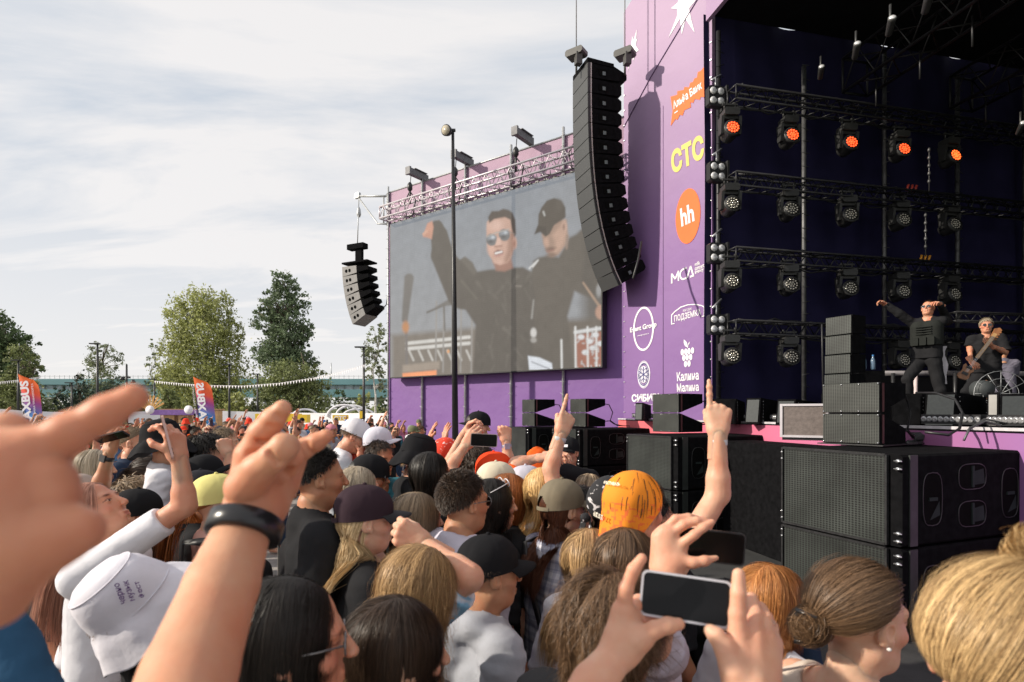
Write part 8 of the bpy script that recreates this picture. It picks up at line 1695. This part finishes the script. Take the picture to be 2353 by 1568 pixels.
hero('bass player with fair hair, sunglasses and black shirt on stage', 2266, 733, 9.2, 'pink', 212, (0, 0, 0), build=1.0, base=DZ, shirt=BLACK, sleeve=.5, loose=1.3, pants=(.018, .018, .02), arms=((P(2228, 800, 9.3), P(2231, 833, 9.0), P(2240, 842, 8.95), (.3, .8, 0), 'relax'), (P(2310, 812, 9.0), P(2276, 796, 8.86), P(2260, 783, 8.84), (.2, .6, .6), 'grip')), hair=H('greyblond', 'short', 1500, .05, width=.004), gl=(True,), legs=(((.26, .06, .50), (.36, -.02, .09)), ((-.24, .02, .50), (-.34, -.06, .09))), h=.012, hh=.0035)
hero('crew member in lilac T-shirt behind the bass player', 2304, 796, 10.6, 'tan', 30, (0, -20, 0), base=DZ, shirt=('dim_lilac', (.15, .14, .18)), hair=H('black', 'crop', 500, .02), arms=('chin', 'down'))
a0 = P(2214, 862, 8.85); a1 = P(2286, 768, 8.72); dr = (a1-a0); eb = empty('electric_bass', a0, 0, 'brown electric bass guitar held by the fair haired player', 'guitar'); Lb = dr.length; ux = dr.normalized(); nf = Vector((-.45, -.88, .1)); nf = (nf-ux*nf.dot(ux)).normalized(); MG = frame((0, 0, 0), ux, nf.cross(ux), nf)
SG = .52
out = [(-.02, -.02), (.0, -.13), (.08, -.175), (.16, -.14), (.22, -.12), (.30, -.16), (.40, -.13), (.36, -.06), (.34, 0), (.37, .07), (.43, .15), (.36, .19), (.26, .14), (.18, .13), (.09, .17), (.01, .14), (-.03, .06)]
b = MB(); b.prism([(x*SG-.06, y*SG*.9) for x, y in out], .04, MG); b.build('guitar_body', mat('bass_wood', (.26, .10, .03), .3, var=.3, scale=8, stretch=(1, 6, 1)), eb)
b = MB(); b.box((.30+(Lb-.2)/2-.05, 0, .035), (Lb-.3, .05, .022), MG); b.build('neck', mat('bass_neck', (.45, .26, .10), .4), eb)
b = MB(); b.prism([(Lb-.12, -.03), (Lb+.08, -.045), (Lb+.10, .0), (Lb+.06, .05), (Lb-.12, .03)], .018, MG @ Matrix.Translation((0, 0, .025))); 
for i in range(4): b.lathe([(.012, 0), (.014, .01), (.004, .02)], MG @ Matrix.Translation((Lb-.08+i*.04, -.05, .03)), 8)
b.build('head_stock', mat('bass_wood', (.26, .10, .03), .3), eb)
b = MB()
for i in range(4): b.box((Lb/2, -.015+i*.010, .05), (Lb-.1, .0015, .0015), MG)
b.build('strings', M_pin, eb)['kind'] = 'stuff'
b = MB(); b.box((.12, 0, .045), (.03, .08, .012), MG); b.box((.02, 0, .045), (.04, .08, .014), MG); b.build('pickup', M_black, eb)
# towel hanging by the singer's leg
b = MB(); q = P(2165, 830, 8.5); vs = []
for i in range(9):
    for j in range(4): vs.append(q+Vector((j*.05-.08+.02*math.sin(i*1.3+j), .02*math.sin(i*.9+j*2), .22-i*.07)))
b.add(vs, [(i*4+j, i*4+j+1, i*4+5+j, i*4+4+j) for i in range(8) for j in range(3)], 0, True); b.add([v+Vector((0, .008, 0)) for v in vs], [(i*4+4+j, i*4+5+j, i*4+j+1, i*4+j) for i in range(8) for j in range(3)], 0, True)
tag(b.build('towel', cloth('towel', (.45, .43, .46))), 'grey and white cloth hanging beside the singer on stage', 'cloth')

# ---------------------------------------------------------------- the crowd further back: shared meshes, own objects
cr = random.Random(2024)
HATC = [('black', HB), ('black', HB), ('white', (.70, .68, .74)), ('red', (.72, .06, .03)), ('beige', (.42, .36, .28)), ('olive', (.15, .16, .09)), ('navy', (.02, .03, .06)), ('grey', (.22, .22, .24)), ('pink', (.6, .25, .3)), ('blue', (.05, .13, .35))]
TOPC = [('white', (.70, .69, .73)), ('white', (.70, .69, .73)), ('black', (.018, .018, .020)), ('black', (.018, .018, .020)), ('grey', (.30, .30, .33)), ('navy', (.022, .035, .065)), ('blue', (.10, .20, .36)), ('red', (.60, .06, .04)), ('pink', (.60, .28, .36)), ('orange', (.80, .16, .02)), ('green', (.06, .14, .07)), ('beige', (.48, .40, .30)), ('teal', (.04, .20, .22)), ('yellow', (.65, .48, .08))]
POSES = [(('down', 'down'), 'arms down', 6), (('fold', 'fold'), 'arms folded', 3), (('down', 'phone_up'), 'phone held up', 4), (('phone', 'phone'), 'filming', 4), (('up', 'down'), 'open hand up', 3), (('point_up', 'down'), 'finger raised', 2), (('horns_up', 'down'), 'horn sign up', 2), (('fist_up', 'down'), 'one fist up', 2), (('up', 'up'), 'both arms raised', 1), (('chin', 'down'), 'hand raised', 3), (('down', 'wave'), 'two fingers up', 1)]
VAR = {}
def variant(pi, fem, bi):
    key = (pi, fem, bi)
    if key not in VAR:
        bd = make_body(0.0, [.98, 1.12][bi], fem, POSES[pi][0], (0, 0, 0), .017, .0058, 0, .45, 1.2, True, True, pi*3+bi, .0055)
        V, F, T = bd['body']; me = npmesh('body', V, F, True, [None] if 0 else []); me.materials.append(None); at = me.attributes.new('tint', 'FLOAT_VECTOR', 'POINT'); at.data.foreach_set('vector', T.astype(np.float32).ravel())
        ms = npmesh('shirt', *bd['shirt']); ms.materials.append(None); mp2 = npmesh('trousers', *bd['pants']); mp2.materials.append(None); VAR[key] = (me, ms, mp2, bd['head'], bd)
    return VAR[key]
HT = {}
cpz = caps_for(Matrix.Translation((0, .016, 1.618)), 0)
for nm_, kw in {'crop': dict(style='crop', n=700, L=.022, width=.006), 'short': dict(style='short', n=700, L=.05, width=.006), 'messy': dict(style='messy', n=800, L=.08, width=.006), 'long': dict(style='long', n=650, L=.42, width=.008, layer=.014), 'bob': dict(style='long', n=650, L=.22, width=.008, layer=.018), 'pony': dict(style='back', n=500, L=.3, width=.007, bun=(0, -.12, .03), volume='pony'), 'bun': dict(style='back', n=500, L=.26, width=.007, bun=(0, -.10, .07), volume='bun'), 'hatshort': dict(style='crop', n=260, L=.02, width=.006, hat=True), 'hatlong': dict(style='long', n=420, L=.36, width=.008, hat=True)}.items():
    me = mk_hair_me('hair', hair_mesh(seed=len(HT)+5, caps=cpz, K=10, **kw), None); me.materials.append(None); HT[nm_] = me
def hatmesh(b): me = b.mesh('hat'); me.materials.append(None); return me
c1, c2 = cap_parts(False, seed=3, hq=False); HM = {'cap': (hatmesh(c1), hatmesh(c2)), 'bucket hat': (hatmesh(bucket_part(4, .95, 1.3)), None), 'bandana': (hatmesh(bandana_part(2)), None)}
GLm = None
used = set(); taken = []
for o in [o for o in bpy.data.objects if o.name.startswith('person') and o.parent is None]: taken.append((o.location.x, o.location.y))
def sector(px):
    for lim, w in ((130, 'below the left flag'), (230, 'below the round pale tree'), (330, 'before the orange stand'), (450, 'before the wooden kiosk'), (580, 'below the mirrored flag'), (720, 'before the yellow stand'), (830, 'below the white arches'), (2000, 'near the purple wall')):
        if px < lim: return w
def add_crowd(x, y, hgt=None, force=None):
    px = 1176.5+x/y*FPX
    for _ in range(60):
        pz = [p[2] if (not hgt or 'up' not in p[1] and 'raised' not in p[1] and 'filming' not in p[1]) else 0 for p in POSES]
        if y > 11: pz = [q*(.35 if ('up' in p[1] or 'raised' in p[1]) else 1) for q, p in zip(pz, POSES)]
        fem = cr.random() < .48; pi = cr.choices(range(len(POSES)), pz)[0]; top_ = cr.choice(TOPC); hat = None
        if cr.random() < .52: hat = (cr.choices(['cap', 'bucket hat', 'bandana'], [7, 2, 1])[0], cr.choice(HATC))
        hs = cr.choice(['long', 'long', 'bob', 'pony', 'bun'] if fem else ['crop', 'crop', 'short', 'messy']); hc_ = cr.choice(['black', 'darkbrown', 'darkbrown', 'brown', 'ash', 'blond', 'honey', 'auburn'] if fem else ['black', 'darkbrown', 'darkbrown', 'brown', 'ash'])
        if hgt and hat: hat = (hat[0], ('black', HB)) if y > 2.2 else None
        if hgt and y < 3.2: top_ = cr.choice(TOPC[:6])
        hn = {'darkbrown': 'dark', 'ash': 'ashen', 'honey': 'honey'}.get(hc_, hc_)
        who = ('woman' if fem else 'man') if not hat else 'person'
        desc = ('in %s %s' % (hat[1][0], hat[0])) if hat else 'with %s %s hair' % ({'long': 'long', 'bob': 'bobbed', 'pony': 'tied', 'bun': 'knotted', 'crop': 'cropped', 'short': 'short', 'messy': 'tousled'}[hs], hn)
        row = 'far' if y > 15 else 'middle' if y > 8.5 else 'nearer'
        tail_ = '%s, %s top, %s' % (who+' '+desc, top_[0], sector(px)); label = '%s %s %s, %s top, %s, %s' % (row, who, desc, top_[0], POSES[pi][1], sector(px))
        if label not in used: used.add(label); break
    bi = 1 if (not fem and cr.random() < .4) else 0
    me, ms, mp2, Mh, bd = variant(pi, fem, bi); s = (hgt or (cr.uniform(1.58, 1.72) if fem else cr.uniform(1.68, 1.86)))/1.75
    e = empty('person', (x, y, .02), -R(stage_yaw(x, y)+cr.uniform(-16, 16)), label, 'person', 'people further back in the crowd'); e.scale = (s, s, s)
    sk_ = cr.choice(['fair', 'pink', 'tan', 'warm', 'pink']); o = link('body', me, e); set_mat(o, skin_mat(sk_, SK[sk_])); o = link('shirt', ms, e); set_mat(o, cloth(*top_)); o = link('trousers', mp2, e); set_mat(o, cloth('jeans', (.04, .07, .13)) if cr.random() < .5 else cloth('black', (.018, .018, .020)))
    h = link('hair', HT[hs if not hat else ('hatlong' if fem and hs in ('long', 'bob') else 'hatshort')], e); h.matrix_local = Mh; set_mat(h, hair_mat(hc_, *HAIRC[hc_]))
    if hat:
        a, b_ = HM[hat[0]]; o = link({'cap': 'cap', 'bucket hat': 'bucket_hat', 'bandana': 'bandana'}[hat[0]], a, e); back = hat[0] == 'cap' and cr.random() < .2; o.matrix_local = Mh @ Matrix.Rotation(R(180 if back else cr.uniform(-6, 6)), 4, 'Z'); hm = cloth('hat_'+hat[1][0], hat[1][1]); set_mat(o, hm)
        if hat[0] == 'bandana' and hat[1][0] in ('red', 'black'): set_mat(o, M_bandr if hat[1][0] == 'red' else M_bandk)
        if b_: o2 = link('cap_brim', b_, o); set_mat(o2, hm)
    if 'phone' in POSES[pi][0][1]:
        el, w, hd_, n, p = bd['arms']['L']; c = (w+(w-el)/np.linalg.norm(w-el)*.11)*s; c[1] += .04; a = e.rotation_euler.z; q = Vector((x+c[0]*math.cos(a)-c[1]*math.sin(a), y+c[0]*math.sin(a)+c[1]*math.cos(a), c[2]+.02)); f_ = Vector((-math.sin(a), math.cos(a), 0)); sd_ = Vector((math.cos(a), math.sin(a), 0)); vert = cr.random() < .5
        PH.append((q, Vector((0, 0, 1)) if vert else sd_, -f_, row+' '+tail_, vert))
PH = []
n_c = 0; tries = 0
while n_c < 215 and tries < 20000:
    tries += 1; y = 3.2+cr.random()**.72*23; lim = -.145*y-.1 if y > 5 else .03*y; x = cr.uniform(-.95*y-.3, lim)
    if y > 6: lim2 = -.155*y
    px = 1176.5+x/y*FPX
    if x/y*FPX+1176.5 > (985 if y > 6.5 else 1230 if y > 4.6 else 1150): continue
    sp = .50 if y < 9 else .62
    if any((x-a)**2+(y-b)**2 < sp*sp for a, b in taken): continue
    if abs(x-base.x) < .25 and abs(y-17.4) < .3: continue
    taken.append((x, y)); add_crowd(x, y); n_c += 1
# people filling the gaps between those nearest the camera
for x, y, hgt in ((-1.7, 2.35, 1.62), (-1.3, 2.75, 1.6), (.05, 3.1, 1.6), (.28, 3.3, 1.62), (-.05, 3.6, 1.66), (.62, 3.0, 1.55), (.85, 2.3, 1.36), (1.15, 1.7, 1.2), (-.35, 2.95, 1.6), (.55, 4.1, 1.6), (.3, 4.6, 1.62), (.0, 4.4, 1.66), (-1.6, 3.0, 1.6), (-2.1, 2.6, 1.6), (-2.2, 3.3, 1.66), (1.2, 2.6, 1.3)):
    if any((x-a)**2+(y-b)**2 < .15*.15 for a, b in taken): continue
    taken.append((x, y)); add_crowd(x, y, hgt)
ph0 = None
for k, (q, ax_, nn, lab, vert) in enumerate(PH):
    M = frame(q, ax_, nn.cross(ax_), nn)
    if ph0 is None: e = phone(q, ax_, nn); ph0 = e; o_children[e.name] = kids(e)
    else: e = copy_tree(ph0)
    e.matrix_world = M; tag(e, 'phone of the '+lab, 'phone', 'phones held up in the crowd')
